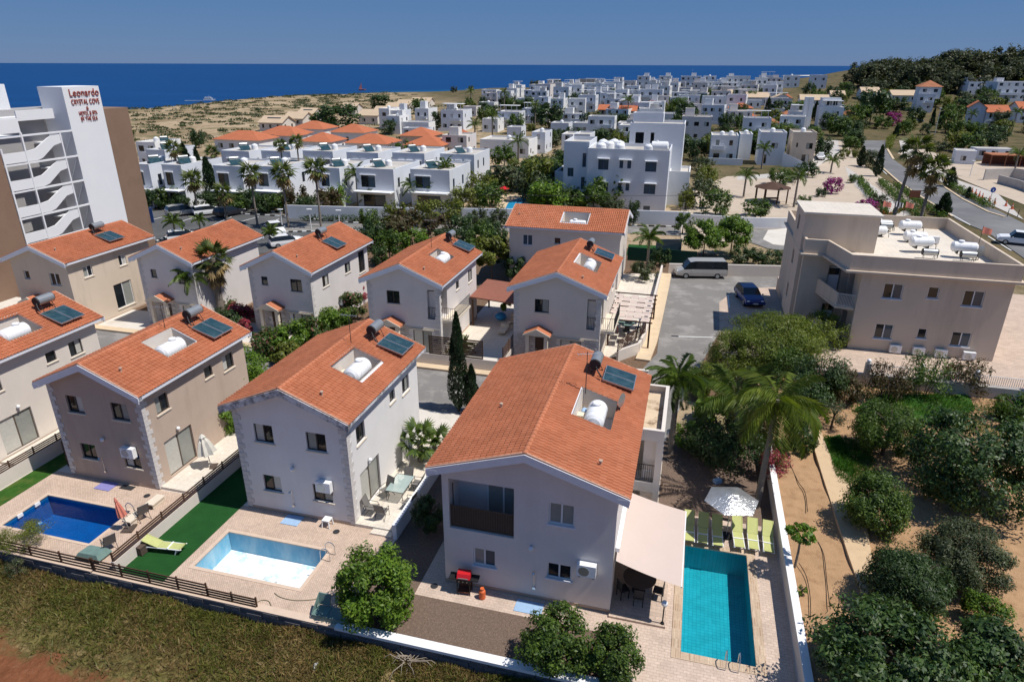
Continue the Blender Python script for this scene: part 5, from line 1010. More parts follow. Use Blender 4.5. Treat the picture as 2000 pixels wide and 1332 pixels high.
for k, (S, m, lab) in enumerate([((-24.81, 53.59, 0, 1.5, 1.2),'leaf_dark','dark shrub under the bearded palm'),((-24.13, 55.51, 0, 1.27, 1.15),'bloom_pink','deep pink bougainvillea behind the tan villa roof'),((-26.91, 58.07, 0, 1.23, 0.99),'bloom_mix','pink flecked shrub at the foot of the bearded palm'),((-23.02, 53.14, 0, 0.7, 0.77),'bloom_pink','small deep pink bougainvillea beside the clad stone wall')]): tree(lab, S, m, 3600, .12, 'shrub', 'shrub', 20+k, False, clumps=28, spread=.33)
# big masses right of the access road
tree_h('broad feathery green tree between the lane and the apartment block', (20.14, 46.55, 0.2, 4.18), 1.9, 'leaf_feather', 34000, .10, 2.2, seed=30, clumps=100, spread=.24, asp=.26, tr=.1)
tree('feathery green shrub at the lane end of the feathery tree', (16.75, 45.36, 0, 2.28, 2.05), 'leaf_feather', 15000, .09, 'shrub', 'shrub', 130, clumps=56, spread=.27, asp=.26)
tree('yellow green shrub between the feathery tree and the apartment block', (24.3, 48.12, 0.8, 1.99, 1.79), 'leaf_feather', 9000, .09, 'shrub', 'shrub', 131, clumps=46, spread=.27, asp=.26)
tree('dark glossy shrub below the feathery tree, near the garden path', (20.54, 40.27, 0.4, 1.92, 2.02), 'leaf_dark', 8000, .085, 'shrub', 'shrub', 31, clumps=44)
tree('round dark shrub at the head of the garden path', (16.82, 33.82, 0.6, 1.14, 1.19), 'leaf_fig', 5000, .08, 'shrub', 'shrub', 32, clumps=34)
tree('thin grey green shrub beside the head of the garden path', (19.86, 36.2, 0.7, 0.85, 1.07), 'leaf_olive', 2600, .07, 'shrub', 'shrub', 33, clumps=26, spread=.34, asp=.2)
tree('dark bougainvillea bush with few red blooms behind the umbrella', (12.38, 33.07, 0, 2.3, 1.65), 'leaf_dark', 10000, .085, 'bush', 'bush', 34, clumps=50, spread=.28)
tree('red flowering bougainvillea at the top end of the white deck wall', (14.7, 31.8, 0.3, 0.92, 0.83), 'bloom_pink', 2200, .07, 'bush', 'bush', 35, clumps=22, spread=.4)
tree('bright young banana like shrub left of the dark bougainvillea', (13.21, 38.41, 0, 1.2, 0.96), 'leaf_bright', 1600, .2, 'shrub', 'shrub', 36, clumps=16, spread=.45)
tree('tall olive green shrub in the middle of the garden', (21.57, 33.3, 0.75, 1.99, 1.83), 'leaf', 19000, .085, 'shrub', 'shrub', 37, clumps=60, spread=.29, asp=.3)
tree('mottled green citrus tree beside the garden path', (17.55, 26.57, 0.75, 1.62, 1.54), 'leaf', 17000, .07, seed=38, clumps=60, spread=.29)
tree('very large dark fig tree at the right edge of the garden', (23.61, 28.76, 0.75, 3.49, 2.72), 'leaf_fig', 22000, .105, seed=39, clumps=90, spread=.24)
tree('bushy rosemary like shrub in front of the citrus tree', (16.35, 21.52, 0.75, 1.68, 1.43), 'leaf_dark', 26000, .085, 'shrub', 'shrub', 40, clumps=70, spread=.28, asp=.26)
tree('grey green fine leaved shrub right of the rosemary like shrub', (19.46, 22.82, 0.75, 1.8, 1.53), 'leaf_olive', 26000, .08, 'shrub', 'shrub', 41, clumps=70, spread=.28, asp=.26)
tree('large leaved fig tree in the bottom right corner by the white wall', (13.44, 17.47, 0.75, 2.72, 1.68), 'leaf_fig', 19000, .10, seed=42, clumps=80, spread=.25)
tree('dark fig tree cropped by the bottom right corner', (17.47, 17.67, 0.75, 1.65, 1.32), 'leaf_fig', 10000, .10, seed=43, clumps=50)
tree('light green weedy shrub near the right edge of the garden', (18.98, 20.47, 0.75, 0.86, 0.77), 'leaf_bright', 3000, .07, 'shrub', 'shrub', 44, clumps=26, spread=.38)
tree('dark shrub behind the grass by the garden wall, right side', (31.55, 36.84, 0.75, 1.44, 1.15), 'leaf', 5000, .09, 'shrub', 'shrub', 45, clumps=34)
for k, (S, lab) in enumerate([((25.03, 39.88, 0.75, 1.5, 1.65),'leggy vine on the garden wall, nearest the feathery tree'),((27.87, 40.43, 0.75, 1.79, 1.79),'leggy vine on the middle of the garden wall'),((31.01, 40.95, 0.75, 1.6, 1.52),'leggy vine on the right part of the garden wall')]):
    t = tree(lab, S, ('leaf_brown','leaf','leaf_brown')[k], 2800, .085, 'vine', 'wall_vine', 46+k, False, clumps=34, spread=.32, shell=.5)
    b = MB(); r_ = random.Random(k)
    for i in range(7): x = r_.uniform(-S[3],S[3])*.7; b.tube([(x*.3,0,0),(x*.7,r_.uniform(-.2,.2),S[4]*.8),(x,r_.uniform(-.3,.3),S[4]*1.8)], .025, 4, r1=.008)
    obj('stems', b, M['bark'], t)
for k, (S, m, n, lab) in enumerate([((19.14, 38.58, 0.3, 1.6, 1.6),'leaf_fig',7000,'dark broad leaved shrub between the tall queen palm and the garden path'),((22.15, 39.93, 0.7, 1.37, 1.37),'leaf_brown',5000,'brownish bush at the left end of the garden wall'),((19.48, 42.98, 0.2, 1.67, 1.67),'leaf',7000,'green bush under the feathery tree, behind the tall queen palm'),((10.91, 35.17, 0, 1.18, 0.95),'leaf_bright',3500,'low green plant in the bed beside the side wing'),((14.6, 35.7, 0, 1.57, 1.41),'leaf_brown',7000,'brown green bush right behind the tall queen palm trunk'),((13.8, 41.93, 0, 1.65, 1.32),'leaf_feather',7000,'light green bush at the lane corner by the shorter queen palm')]): tree(lab, S, m, n, .08, 'shrub', 'shrub', 140+k, False, clumps=44, spread=.28)
# papaya
pp = thing('papaya_tree', 'small papaya tree leaning behind the white deck wall', 'tree', (*(12.81, 23.88),.75)); b = MB(); b.tube([(0,0,-.1),(.05,.06,.7),(.1,.2,1.45)], .06, 7, r1=.045); obj('trunk', b, M['bark_palm'], pp)
link('crown', cloud('crown', 900, .11, M['leaf_bright'], 50, 26, .68, .68, .42, .26, .8, asp=.4, base=-.3), pp, (.12,.25,1.6))
tree('tiny green sapling against the outer side of the deck wall', (12.37, 22.11, 0.75, 0.24, 0.29), 'leaf_bright', 160, .06, 'sapling', 'sapling', 51, True, clumps=8)
tree('small weed tree in front of the left end of the field wall', (-23.11, 24.54, -0.75, 0.62, 0.62), 'leaf_olive', 1100, .05, 'sapling', 'sapling', 52, True, clumps=20, spread=.4, asp=.25)
tree('yellow green bush behind the rail fence in the left corner', (-23.48, 25.85, 0, 1.28, 0.7), 'leaf_yellow', 6000, .05, 'bush', 'bush', 53, False, clumps=36, asp=.22)
tree('bright green bush at the front corner of the villa with the checkered deck', (-0.63, 58.1, 0.6, 0.61, 0.86), 'leaf_bright', 2600, .09, 'bush', 'bush', 54, True, clumps=24)
# cypress
def cypress(label, P, r, seed, n=3500, leaf=.1, group=None):
    x,y,z0,h = P; t = thing('cypress', label, 'cypress', (x,y,z0), 0, group); b = MB(); b.cyl((0,0,-.1),(0,0,h*.3),.09,.05,6); obj('trunk', b, M['bark_dark'], t)
    g = np.random.default_rng(seed); u = g.random(n)**.85; pr = np.clip(np.minimum(1.25*(1-u)**.62, .35+u*5), 0, 1)*r; a = g.uniform(0,6.28,n); q = pr*(.55+.5*g.random(n)**.5)*(1+.16*np.sin(a*3+u*17))
    Pp = np.stack([q*np.cos(a), q*np.sin(a), .04*h+u*h*.96], 1); t_ = _unit(np.stack([np.cos(a)*.35, np.sin(a)*.35, np.ones(n)], 1)+.35*g.normal(size=(n,3))); nn = _unit(np.stack([np.cos(a),np.sin(a),.2*np.ones(n)],1)+.5*g.normal(size=(n,3))); b2 = _unit(np.cross(nn,t_)); s = leaf*g.uniform(.6,1.3,(n,1))
    link('crown', quads_mesh('crown', Pp, t_*s, b2*s*.35, M['conifer']), t); return t
cypress('tall dark cypress by the lane behind the white villa', (-3.58, 39.74, -0, 7.07), .62, 1, 7500, .10); cypress('shorter cypress leaning on the tall cypress by the lane', (-2.67, 39.46, -0, 3.55), .5, 2, 4000, .10)
# ---- palms
def feather_mesh(key, L_, w_, droop, m, n=26, seed=0, hang=.5, lw=.042):
    def mk():
        g = np.random.default_rng(seed); s = np.linspace(.12,1,n); ang = .75-droop*s; dx = np.cumsum(np.cos(ang))*L_/n; dz = np.cumsum(np.sin(ang))*L_/n; P = []; A = []; B = []
        for i in range(n):
            for sd_ in (-1,1):
                for q in range(2):
                    l = w_*math.sin(math.pi*min(1,(s[i]*.86+.12)))**.7*g.uniform(.85,1.1); d = np.array([.45+.25*q, sd_, -hang*g.uniform(.6,1.5)-.1*q]); d /= np.linalg.norm(d); c0 = np.array([dx[i],0,dz[i]]); P.append(c0+d*l*.5); A.append(d*l*.5); nn = np.cross(d, np.array([1,0,.25])); nn /= np.linalg.norm(nn); B.append(np.cross(nn,d)*lw)
        me = quads_mesh('frond', np.array(P), np.array(A), np.array(B), M[m])
        b = MB(); b.tube([(0,0,0)]+[(dx[i],0,dz[i]) for i in range(0,n,3)], .03*L_/2, 4, r1=.008)
        nv = len(me.vertices); return me, b
    me, b = shared(('feather',key), mk); return me
def fan_mesh(key, pet, r, m, n=14, seed=0, fold=.35):
    def mk():
        g = np.random.default_rng(seed); P = []; A = []; B = []
        for i in range(n):
            a = (i/(n-1)-.5)*4.4; d = np.array([math.cos(a), math.sin(a), -fold*abs(math.sin(a))-.15-.25*g.random()]); d /= np.linalg.norm(d); l = r*(1-.25*abs(a)/2.2)*g.uniform(.85,1.08); P.append(np.array([pet,0,0])+d*l*.5); A.append(d*l*.5); nn = np.cross(d,[0,0,1.]); nn /= np.linalg.norm(nn); B.append(nn*l*.10+np.array([0,0,.02*r]))
        P.append(np.array([pet*.5,0,.0])); A.append(np.array([pet*.5,0,0])); B.append(np.array([0,.02,.0])*r); P.append(np.array([pet*.5,0,.0])); A.append(np.array([pet*.5,0,0])); B.append(np.array([0,0,.03])*r)
        return quads_mesh('frond', np.array(P), np.array(A), np.array(B), M[m])
    return shared(('fan',key), mk)
def put_fronds(t, top, meshes, n, el0, el1, seed, sc=(1,1), name='frond'):
    r_ = random.Random(seed)
    for i in range(n):
        a = i*2.39996+r_.uniform(-.25,.25); f = (i+.5)/n; el = el0+(el1-el0)*f+r_.uniform(-.12,.12); o = link(name, meshes[i % len(meshes)], t, top); o.rotation_euler = Matrix.Rotation(a,3,'Z').to_4x4().__matmul__(Matrix.Rotation(-el,4,'Y')).__matmul__(Matrix.Rotation(r_.uniform(-.4,.4),4,'X')).to_euler(); s = r_.uniform(.85,1.1)*(sc[0]+(sc[1]-sc[0])*f); o.scale = (s,s,s)
def palm_trunk(t, h, r, lean=(0,0), bark='bark_palm', top=None):
    b = MB(); k = 8; pts = [(lean[0]*(i/k)**1.6, lean[1]*(i/k)**1.6, h*i/k-(.15 if i == 0 else 0)) for i in range(k+1)]
    for i in range(k): rr = r*(1.25-.35*i/k); b.cyl(pts[i], pts[i+1], rr*1.04, rr*.92, 10)
    obj('trunk', b, M[bark], t); return pts[-1]
def queen(label, P, L_, n, seed, m='frond', lean=(0,0), r=.13, hang=.9, droop=1.75, group=None, sc=1., cat='palm tree', el=(1.15,-.5)):
    x,y,z0,h = P; t = thing('queen_palm', label, cat, (x,y,z0), 0, group); top = palm_trunk(t, h, r, lean)
    ms = [feather_mesh((round(L_,2),m,k,hang,droop), L_, L_*.30, droop+.25*k, m, 24, k, hang) for k in range(3)]; put_fronds(t, top, ms, n, *el, seed, (.85,1.08)); return t
Pq = (13, 29.23, -0, 6.12)
queen('tall queen palm with hanging yellowish fronds above the loungers', Pq, 3.7, 22, 1, 'frond_yellow', (.35,.5), .14, 1.7, 2.3, el=(1.0,-.9))
queen('queen palm with broad green fronds left of the feathery tree', (*(13.03, 33.4),0,4.1), 3.1, 18, 5, 'frond', (-.1,.6), .12, 1.3, 1.9)
queen('queen palm behind the side wing of the largest villa', (9.56, 34.49, -0, 4.9), 2.2, 24, 2, 'frond', (.05,.1), .15, .9, 1.9)
queen('slender queen palm in front of the villa half hidden by the bearded palm', (-27.58, 54.87, -0, 4.72), 1.9, 16, 3, 'frond', (-.1,0), .11, 1.1, 1.8)
queen('queen palm right of the villa with crosswise ridge', (14.65, 69.86, -0, 4.73), 2.1, 16, 4, 'frond', (0,0), .14, .8, 1.5)
queen('young palm by the balcony villa and the driveway fence', (*(-3.94, 49.42),.0,.6), 1.3, 14, 8, 'frond_yellow', (0,0), .12, .3, 1.2)
queen('small palm by the car park behind the villa roofs', (-30.8, 83.72, -0, 1.87), 1.7, 14, 6, 'frond', (0,0), .11, .8, 1.6); queen('low feathery palm at the edge of the hotel car park', (-44.34, 86.23, -0, 2.59), 1.9, 14, 7, 'frond', (0,0), .12, .8, 1.6)
queen('small feathery palm near the low palm of the hotel car park', (-43.45, 91.5, -0, 1.72), 1.5, 12, 9, 'frond', (0,0), .1, .8, 1.6)
def fanpalm(label, P, r, n, seed, pet=.8, dead=0, skirt=0, m='frond_wash', trunk=.14, group=None, cat='palm tree', el=(1.3,-.35), name='fan_palm', lean=(0,0), nf=14):
    x,y,z0,h = P; t = thing(name, label, cat, (x,y,z0), 0, group); top = palm_trunk(t, h, trunk, lean, 'bark_palm'); k = round(r,2)
    put_fronds(t, top, [fan_mesh((k,pet,m,i,nf), pet, r, m, nf, i) for i in range(2)], n, *el, seed)
    if dead: put_fronds(t, (top[0],top[1],top[2]-.05), [fan_mesh((k,pet,'d',i,nf), pet, r, 'frond_dead', nf, 7+i, .5) for i in range(2)], dead, -.45, -1.35, seed+50, name='dead_frond')
    if skirt: put_fronds(t, (top[0],top[1],top[2]-r*.9), [fan_mesh((k,pet,'d',i,nf), pet, r, 'frond_dead', nf, 7+i, .5) for i in range(2)], skirt, -.9, -1.45, seed+60, name='dead_frond')
    return t
fanpalm('bushy fan palm with two trunks beside the white villa patio', (*(-5.32, 33.28),0,1.5), .75, 20, 1, .85, 0, m='frond', nf=18); fanpalm('second lower fan palm against the largest villa eave', (*(-4.51, 33.56),0,1.1), .7, 14, 2, .75, 0, m='frond', nf=18)
fanpalm('thick bearded palm with brown dead fronds between two villas', (-26.2, 56.41, -0, 5.88), .95, 22, 3, 1.1, 24, 16, trunk=.28, nf=18)
# the rows of thin Washington palms along the hotel car park and the white terraces
wp = [((-51.17, 91.39, -0, 12.6),.7),((-55.33, 112.16, -0, 8.82),.7),((-51.35, 117.39, -0, 7.57),.62),((-48.48, 102.37, -0, 5.29),.8),((-42.71, 98.8, -0, 3.95),.75),((-36.93, 95.45, -0, 7.42),.8),((-31.92, 93.89, -0, 7.52),.85),((-27.5, 94.61, -0, 8.13),.82),((-36.38, 116.23, -0, 9.51),.6),((-39.66, 117.62, -0, 8.85),.55)]
wl = ['thin tall palm right beside the brown hotel wall','thin tall palm left of the dark cypresses','thin palm right of the dark cypresses','palm with a browning crown above the white parked cars','short palm with a brown skirt near the dark parked car','tall thin palm in front of the terraces, left of three','tall thin palm in front of the terraces, middle of three','tall thin palm in front of the terraces, right of three','very slender tall palm rising above the white roofs, right of a pair','very slender tall palm rising above the white roofs, left of a pair']
for i, ((P, r), lab) in enumerate(zip(wp, wl)): fanpalm(lab, P, r*1.7, 20, 10+i, r*1.3, 11 if i in (3,4,5,6) else 5, 0, trunk=.13, group='thin palms by the hotel car park', nf=10)
qp = [((-25.63, 110.93, -0, 5.18),'feather palm beside the third terrace front, left'),((-20.14, 110.15, -0, 4.49),'feather palm in front of the wide terrace house'),((-16.24, 108.94, -0, 3.55),'small feather palm at the terrace stairs'),((-12.65, 109, -0, 3.39),'small feather palm between two terraces'),((-11.09, 112.07, -0, 6.05),'broad feather palm hiding the last front terrace'),((-9.14, 124.93, 0, 3.35),'feather palm right of the last front terrace'),((-23.34, 110.1, -0, 2.01),'low feather palm in front of the wide terrace house')]
for i, (P, lab) in enumerate(qp): queen(lab, P, 2.6, 13, 20+i, 'frond', (0,0), .15, .7, 1.7, 'feather palms in front of the white terraces')
for i, (P, lab) in enumerate([((59.78, 96.97, -0, 8.1),'tall bushy palm right of the apartment roof flags'),((56.74, 98.64, -0, 10.57),'tall leaning palm left of the bushy roadside palm')]): fanpalm(lab, P, 1.5, 26, 40+i, 1.5, 10, 4, trunk=.2, lean=((.5,.3),(1.2,.2))[i], group='tall palms by the main road', nf=12)
for i, (P, lab) in enumerate([((69.36, 148.28, -0, 2.83),'small palm on the plaza side street'),((41.05, 119.15, -0, 3.84),'small palm near the gazebo planting'),((56.3, 154.15, -0, 4.7),'small palm in front of the pale blue house'),((46.43, 110.05, -0, 4.98),'thin palm right of the gazebo'),((154.1, 235.43, 0.71, 6.25),'feather palm in front of the arched red roofed villa'),((167.06, 232.83, 0.67, 7.15),'feather palm at the right edge by the red roofed villa'),((156.45, 253.74, 1.73, 5.28),'palm between the white villa and the red roofed villa'),((106.22, 144.08, -0, 4.74),'dark palm by the construction site fence')]): queen(lab, P, 2.6, 12, 60+i, 'frond', (0,0), .15, .7, 1.7, 'palms around the main road')
for i, (P, lab) in enumerate([((-10.8, 198.39, -0, 5.9),'bushy palm on the left of a pair behind the second terrace row'),((-5.91, 202.54, -0, 8.13),'bushy palm on the right of a pair behind the second terrace row'),((-3.68, 304.72, 1.98, 8.75),'date palm in the middle of the white village'),((-20.55, 346.41, 2.11, 7.55),'date palm near the tan roofed houses'),((8.01, 250.25, 0.64, 7.81),'palm beside the large dark tree in the village'),((1.34, 165.69, -0, 4.78),'palm near the flat roofed white house'),((43.28, 264.19, 1.44, 8.2),'dark palm above the orange roofed houses')]): queen(lab, P, 3.2, 12, 80+i, 'frond', (0,0), .2, .5, 1.5, 'palms among the village houses', el=(1.2,-.7))
# ---- mid distance shrubs and trees share crowns
VAR = {}
def variant(m, k, n=1500, leaf=.10, **kw): return shared(('var',m,k), lambda: cloud('crown', n, leaf, M[m], 100+k, clumps=24, spread=.33, **kw))
def puff(label, S, m, cat='shrub', name='shrub', group=None, trunk=False, hc=0):
    x,y,z0,r,rz = S; _pk[0] += 1; t = thing(name, label, cat, (x,y,z0), 0, group)
    o = link('crown', variant(m, _pk[0] % 3), t, (0,0,rz*.85+hc), _pk[0]*1.3); o.scale = (r,r,rz)
    b = MB(); b.cyl((0,0,-.1),(0,0,rz*.8+hc),.06+.03*r,.04,6); obj('trunk', b, M['bark_dark'], t)
G_MID = 'shrubs and trees in the green belt behind the villas'
mid = [((-17.03, 82.11, 0, 1.67, 2.33),'leaf_dark','dark leafy tree at the left of the green belt behind the villas'),((-14.45, 76.37, 0, 1.8, 2.16),'leaf','green tree beside the roof with crosswise aerial mast'),((-14.32, 89.79, 0, 2.37, 2.13),'leaf_brown','brownish bush in the green belt'),((-17.01, 95.54, 0, 1.77, 2.12),'leaf_yellow','yellow green tree at the top of the green belt left of the brown bush'),((-12.19, 95.27, 0, 2.2, 2.2),'leaf_yellow','yellow green bush climbing over the white street wall'),((-10.11, 86.16, 0, 2.28, 2.05),'leaf_brown','reddish brown bush above the balcony villa roof'),((-12.57, 82.05, 0, 2.06, 1.64),'leaf_bright','bright green low bush left above the balcony villa roof'),((-6.43, 86.36, 0, 2.02, 2.02),'leaf_dark','dark bush right of the reddish brown bush'),((-3.55, 81.52, 0, 2.04, 2.04),'leaf','green bush between the balcony villa and the crosswise villa'),((-2.65, 87.89, 0, 1.64, 1.64),'leaf_dark','dark bush left of the crosswise villa roof'),((-6.15, 82.05, 0, 1.67, 1.67),'leaf_dark','dark bush above the solar boiler of the balcony villa'),((-1.89, 94.49, 0, 1.46, 1.61),'leaf_olive','olive bush at the street near the crosswise villa'),((-9.07, 97.41, 0, 1.95, 2.15),'leaf_yellow','pale spiky bush by the white street wall'),((-15.41, 74.75, 0, 1.06, 1.28),'leaf_dark','dark shrub behind the roof of the white hedge villa')]
mid += [((-18.37, 80.06, 0, 1.51, 1.81),'leaf_dark','dark bush at the gable of the hedge villa, street side'),((-20.08, 93.07, 0, 1.44, 1.87),'leaf','green tree at the left street end of the green belt'),((-8.34, 81.45, 0, 1.79, 1.61),'leaf_dark','dark bush directly above the balcony villa ridge'),((-4.47, 91.76, 0, 1.85, 1.85),'leaf_olive','olive bush along the street in the green belt'),((-4.6, 77.25, 0, 1.46, 1.61),'leaf','green bush at the back gable of the balcony villa'),((-1.63, 80.79, 0, 1.39, 1.67),'leaf_dark','dark bush at the left gable of the crosswise villa'),((-0.92, 74.49, 0, 1.18, 1.41),'leaf_dark','dark bush below the left gable of the crosswise villa'),((-10.66, 79.45, 0, 1.62, 1.3),'leaf','low green bush left of the balcony villa back slope'),((-14.61, 82.9, 0, 1.94, 2.14),'leaf_brown','red brown bush in the left half of the green belt')]
for S, m, lab in mid: puff(lab, S, m, 'shrub', 'shrub', G_MID)
tree_h('yellow flowering tree between the balcony villa and the crosswise villa', (-2.21, 69.05, 0, 1.96), 1.7, 'leaf_yellow', 4500, .2, 3.2, seed=60, clumps=24, spread=.3)
tree('dark green tree in front of the crosswise villa wall', (0.63, 69.05, 0, 1.65, 1.81), 'leaf_dark', 5000, .13, seed=61, clumps=34)
tree_h('broad green tree next to the parked silver van, left crown', (23.22, 78.76, 0, 2.59), 2.1, 'leaf_bright', 6000, .17, 2.6, seed=62, clumps=44); tree_h('broad green tree next to the parked silver van, right crown', (26.85, 79.81, 0, 2.24), 2.2, 'leaf_bright', 5500, .17, 2.8, seed=63, clumps=44)
for k, (S, m, lab) in enumerate([((26.8, 75.43, 0, 1.55, 1.24),'leaf_dark','dark hedge shrub behind the silver van, left'),((29.19, 75.46, 0, 1.55, 1.24),'leaf_dark','dark hedge shrub behind the lane wall, middle'),((31.43, 75.74, 0, 1.2, 0.96),'leaf_dark','dark hedge shrub against the apartment tower'),((14.44, 69.18, 0, 1.32, 1.19),'leaf_olive','olive shrub on the terrace right of the crosswise villa'),((17.18, 75.08, 0, 1.19, 1.31),'leaf_dark','dark shrub by the fence right of the crosswise villa'),((17.57, 96.15, 0, 0.96, 2.12),'leaf_dark','slim dark tree beside the blue white block by the street'),((23.63, 91.2, 0, 1.41, 1.7),'leaf','small tree by the street wall below the blue white block'),((14.07, 72.35, 0, 0.81, 0.81),'leaf_dark','dark shrub between crosswise villa and terrace palm')]): puff(lab, S, m)
for k, (S, m, lab) in enumerate([((5.51, 104.42, 0, 3.35, 2.85),'leaf_bright','wide bright tree in front of the blue white block, left of two'),((12.87, 105.8, 0, 2.91, 2.33),'leaf','tree in front of the blue white block foundation'),((16.13, 103.97, 0, 2.07, 1.66),'leaf_olive','olive tree in front of the blue white block right part'),((3.24, 126.42, 0, 3.25, 2.6),'leaf','round tree of the dark grove left of the blue white block'),((6.53, 129.41, 0, 2.93, 2.64),'leaf','round tree in the middle of the dark grove left of the blue white block'),((9.6, 128.49, 0, 2.52, 2.27),'leaf_dark','dark round tree touching the blue white block'),((-7.79, 106.09, 0, 2.43, 2.19),'leaf_yellow','yellow green bush right of the terraces, front'),((-5.32, 114.61, 0, 2.96, 2.66),'leaf_yellow','yellow green bush right of the terraces, behind'),((-2.46, 124.57, 0, 2.64, 2.37),'leaf','green bush right of the terraces, farthest'),((-28.8, 104.16, 0, 2.39, 2.15),'leaf_brown','reddish green bush at the terrace front under a thin palm'),((-27.94, 107.17, 0, 1.97, 2.16),'leaf_bright','bright bush beside the first terrace side wall'),((-34.31, 105.33, 0, 2.09, 2.51),'leaf_brown','brown green tree between two thin palms at the terraces'),((-31.77, 103.17, 0, 2.06, 1.65),'leaf_dark','dark bush behind the thin palms at the terraces')]): puff(lab, S, m, 'tree', 'tree', 'trees around the white terraces')
dk = [(300,395,24),(330,385,26),(318,365,20),(350,400,20),(370,380,22),(400,395,22),(425,395,20),(455,400,24),(482,390,24),(510,400,24),(535,398,22),(560,398,18)]
DK = [(-57.05, 106.32, 0, 1.95, 1.95),(-55.41, 108.07, 0, 2.15, 2.15),(-62.89, 119.87, 0, 1.64, 1.97),(-52.64, 105.75, 0, 1.62, 1.46),(-53.46, 111.37, 0, 1.87, 1.87),(-48.99, 106.37, 0, 1.79, 1.61),(-47.25, 107.06, 0, 1.64, 1.48),(-43.66, 104.23, 0, 1.92, 1.73),(-42.33, 106.58, 0, 1.96, 1.96),(-39.28, 104.31, 0, 1.92, 1.73),(-37.5, 104.98, 0, 1.77, 1.77),(-35.95, 106.29, 0, 1.47, 1.32)]
for i, S in enumerate(DK): puff('dark leafy shrub of the tall hedge behind the hotel car park', S, ('leaf_dark','leaf','leaf_dark')[i%3], 'shrub', 'hedge_shrub', 'tall hedge behind the hotel car park')
for i, (P, lab) in enumerate([((-55.1, 114.93, -0, 9.17),'tall dark cypress above the hotel car park, left one of the pair'),((-53.09, 114.96, -0, 8.51),'tall dark cypress above the hotel car park, thin top one'),((-50.73, 112.7, -0, 7.31),'tall dark cypress above the hotel car park, right one')]): cypress(lab, P, (1.5,.9,1.5)[i], 5+i, 2200, .32)
G_P = 'trees and shrubs around the plaza'
plz = [((30.78, 109.51, 0, 2.84, 2.84),'leaf_olive','olive tree beside the right wall of the blue white block'),((36.64, 126.39, 0, 2.48, 2.73),'leaf_yellow','yellow green tree behind the olive trees'),((31.62, 103.41, 0, 2.54, 2.28),'leaf','green tree in the olive grove, nearest'),((27.98, 107.87, 0, 1.49, 1.78),'leaf_yellow','thin yellow shrub at the foot of the blue white block'),((37.53, 102.37, 0, 2.36, 1.65),'leaf','round clipped tree in front of the gazebo'),((45.29, 167.43, 0, 2.74, 3.01),'leaf_dark','dark tree left of the white cube house with tanks'),((39.88, 143.23, 0, 2.8, 2.24),'leaf_olive','olive bush below the white cube house with tanks'),((52.59, 133.07, 0, 2.21, 1.99),'leaf','tree in front of the small palm by the pale blue house'),((55.57, 135.34, 0, 1.43, 1.29),'leaf_dark','dark clipped hedge before the white ramp'),((62.14, 142.81, 0, 2.58, 1.8),'leaf_dark','dark clipped hedge at the white ramp'),((54.98, 119.53, 0, 1.09, 0.98),'leaf_dark','small round shrub on the plaza gravel'),((58.35, 122.88, 0, 1.86, 1.68),'bloom_magenta','purple bougainvillea on the plaza gravel'),((56.1, 105.76, 0, 1.79, 1.25),'bloom_magenta','vivid magenta bougainvillea behind the apartment roof'),((67.49, 134.75, 0, 0.92, 1.1),'leaf','egg shaped clipped bush by the footpath'),((92.53, 189.02, 0, 2.52, 2.27),'leaf','bushy tree at the bend of the main road'),((83.47, 172.66, 0, 1.54, 1.39),'leaf_yellow','yellow green ball shrub at the road bend'),((87.18, 174.42, 0, 1.17, 1.17),'leaf_yellow','small yellow shrub at the road bend'),((81.8, 156.65, 0, 1.87, 2.25),'leaf_olive','grey conifer beside two small cypresses'),((60.02, 109.69, 0, 1.68, 1.34),'leaf_olive','grey leaved shrub behind the apartment roof tanks'),((48.85, 112.22, 0, 1.2, 0.96),'leaf','small shrubs beside the gazebo')]
for S, m, lab in plz: puff(lab, S, m, 'shrub', 'shrub', G_P)
for i, (P, lab) in enumerate([((80.94, 158.87, -0, 4.38),'small dark cypress left of two at the road bend'),((76.96, 143.42, -0, 6.27),'small dark cypress right of two at the road bend'),((122.8, 222.61, 0.2, 3.92),'small cypress in the middle of the road'),((148.75, 247.98, 1.3, 6.55),'dark cypress by the white villa gate'),((158.59, 259.74, 2.17, 6.29),'second dark cypress by the white villa gate'),((94.17, 311.02, 4.05, 6.36),'dark cypress in the village behind the cube house'),((104.77, 360.33, 6.67, 6.08),'dark cypress before the far white houses'),((100.07, 276.22, 2.24, 7.97),'dark cypress between the red roofs'),((115.85, 268.98, 2.06, 7.05),'dark cypress right of the tall white tower'),((67.54, 104.32, -0, 3.35),'dark conifer with upright branches by the main road')]): cypress(lab, P, (.9,.9,.8,.8,.7,1.3,1.3,1.4,1.2,1.)[i], 15+i, 900, .34, 'cypresses around the main road and village')
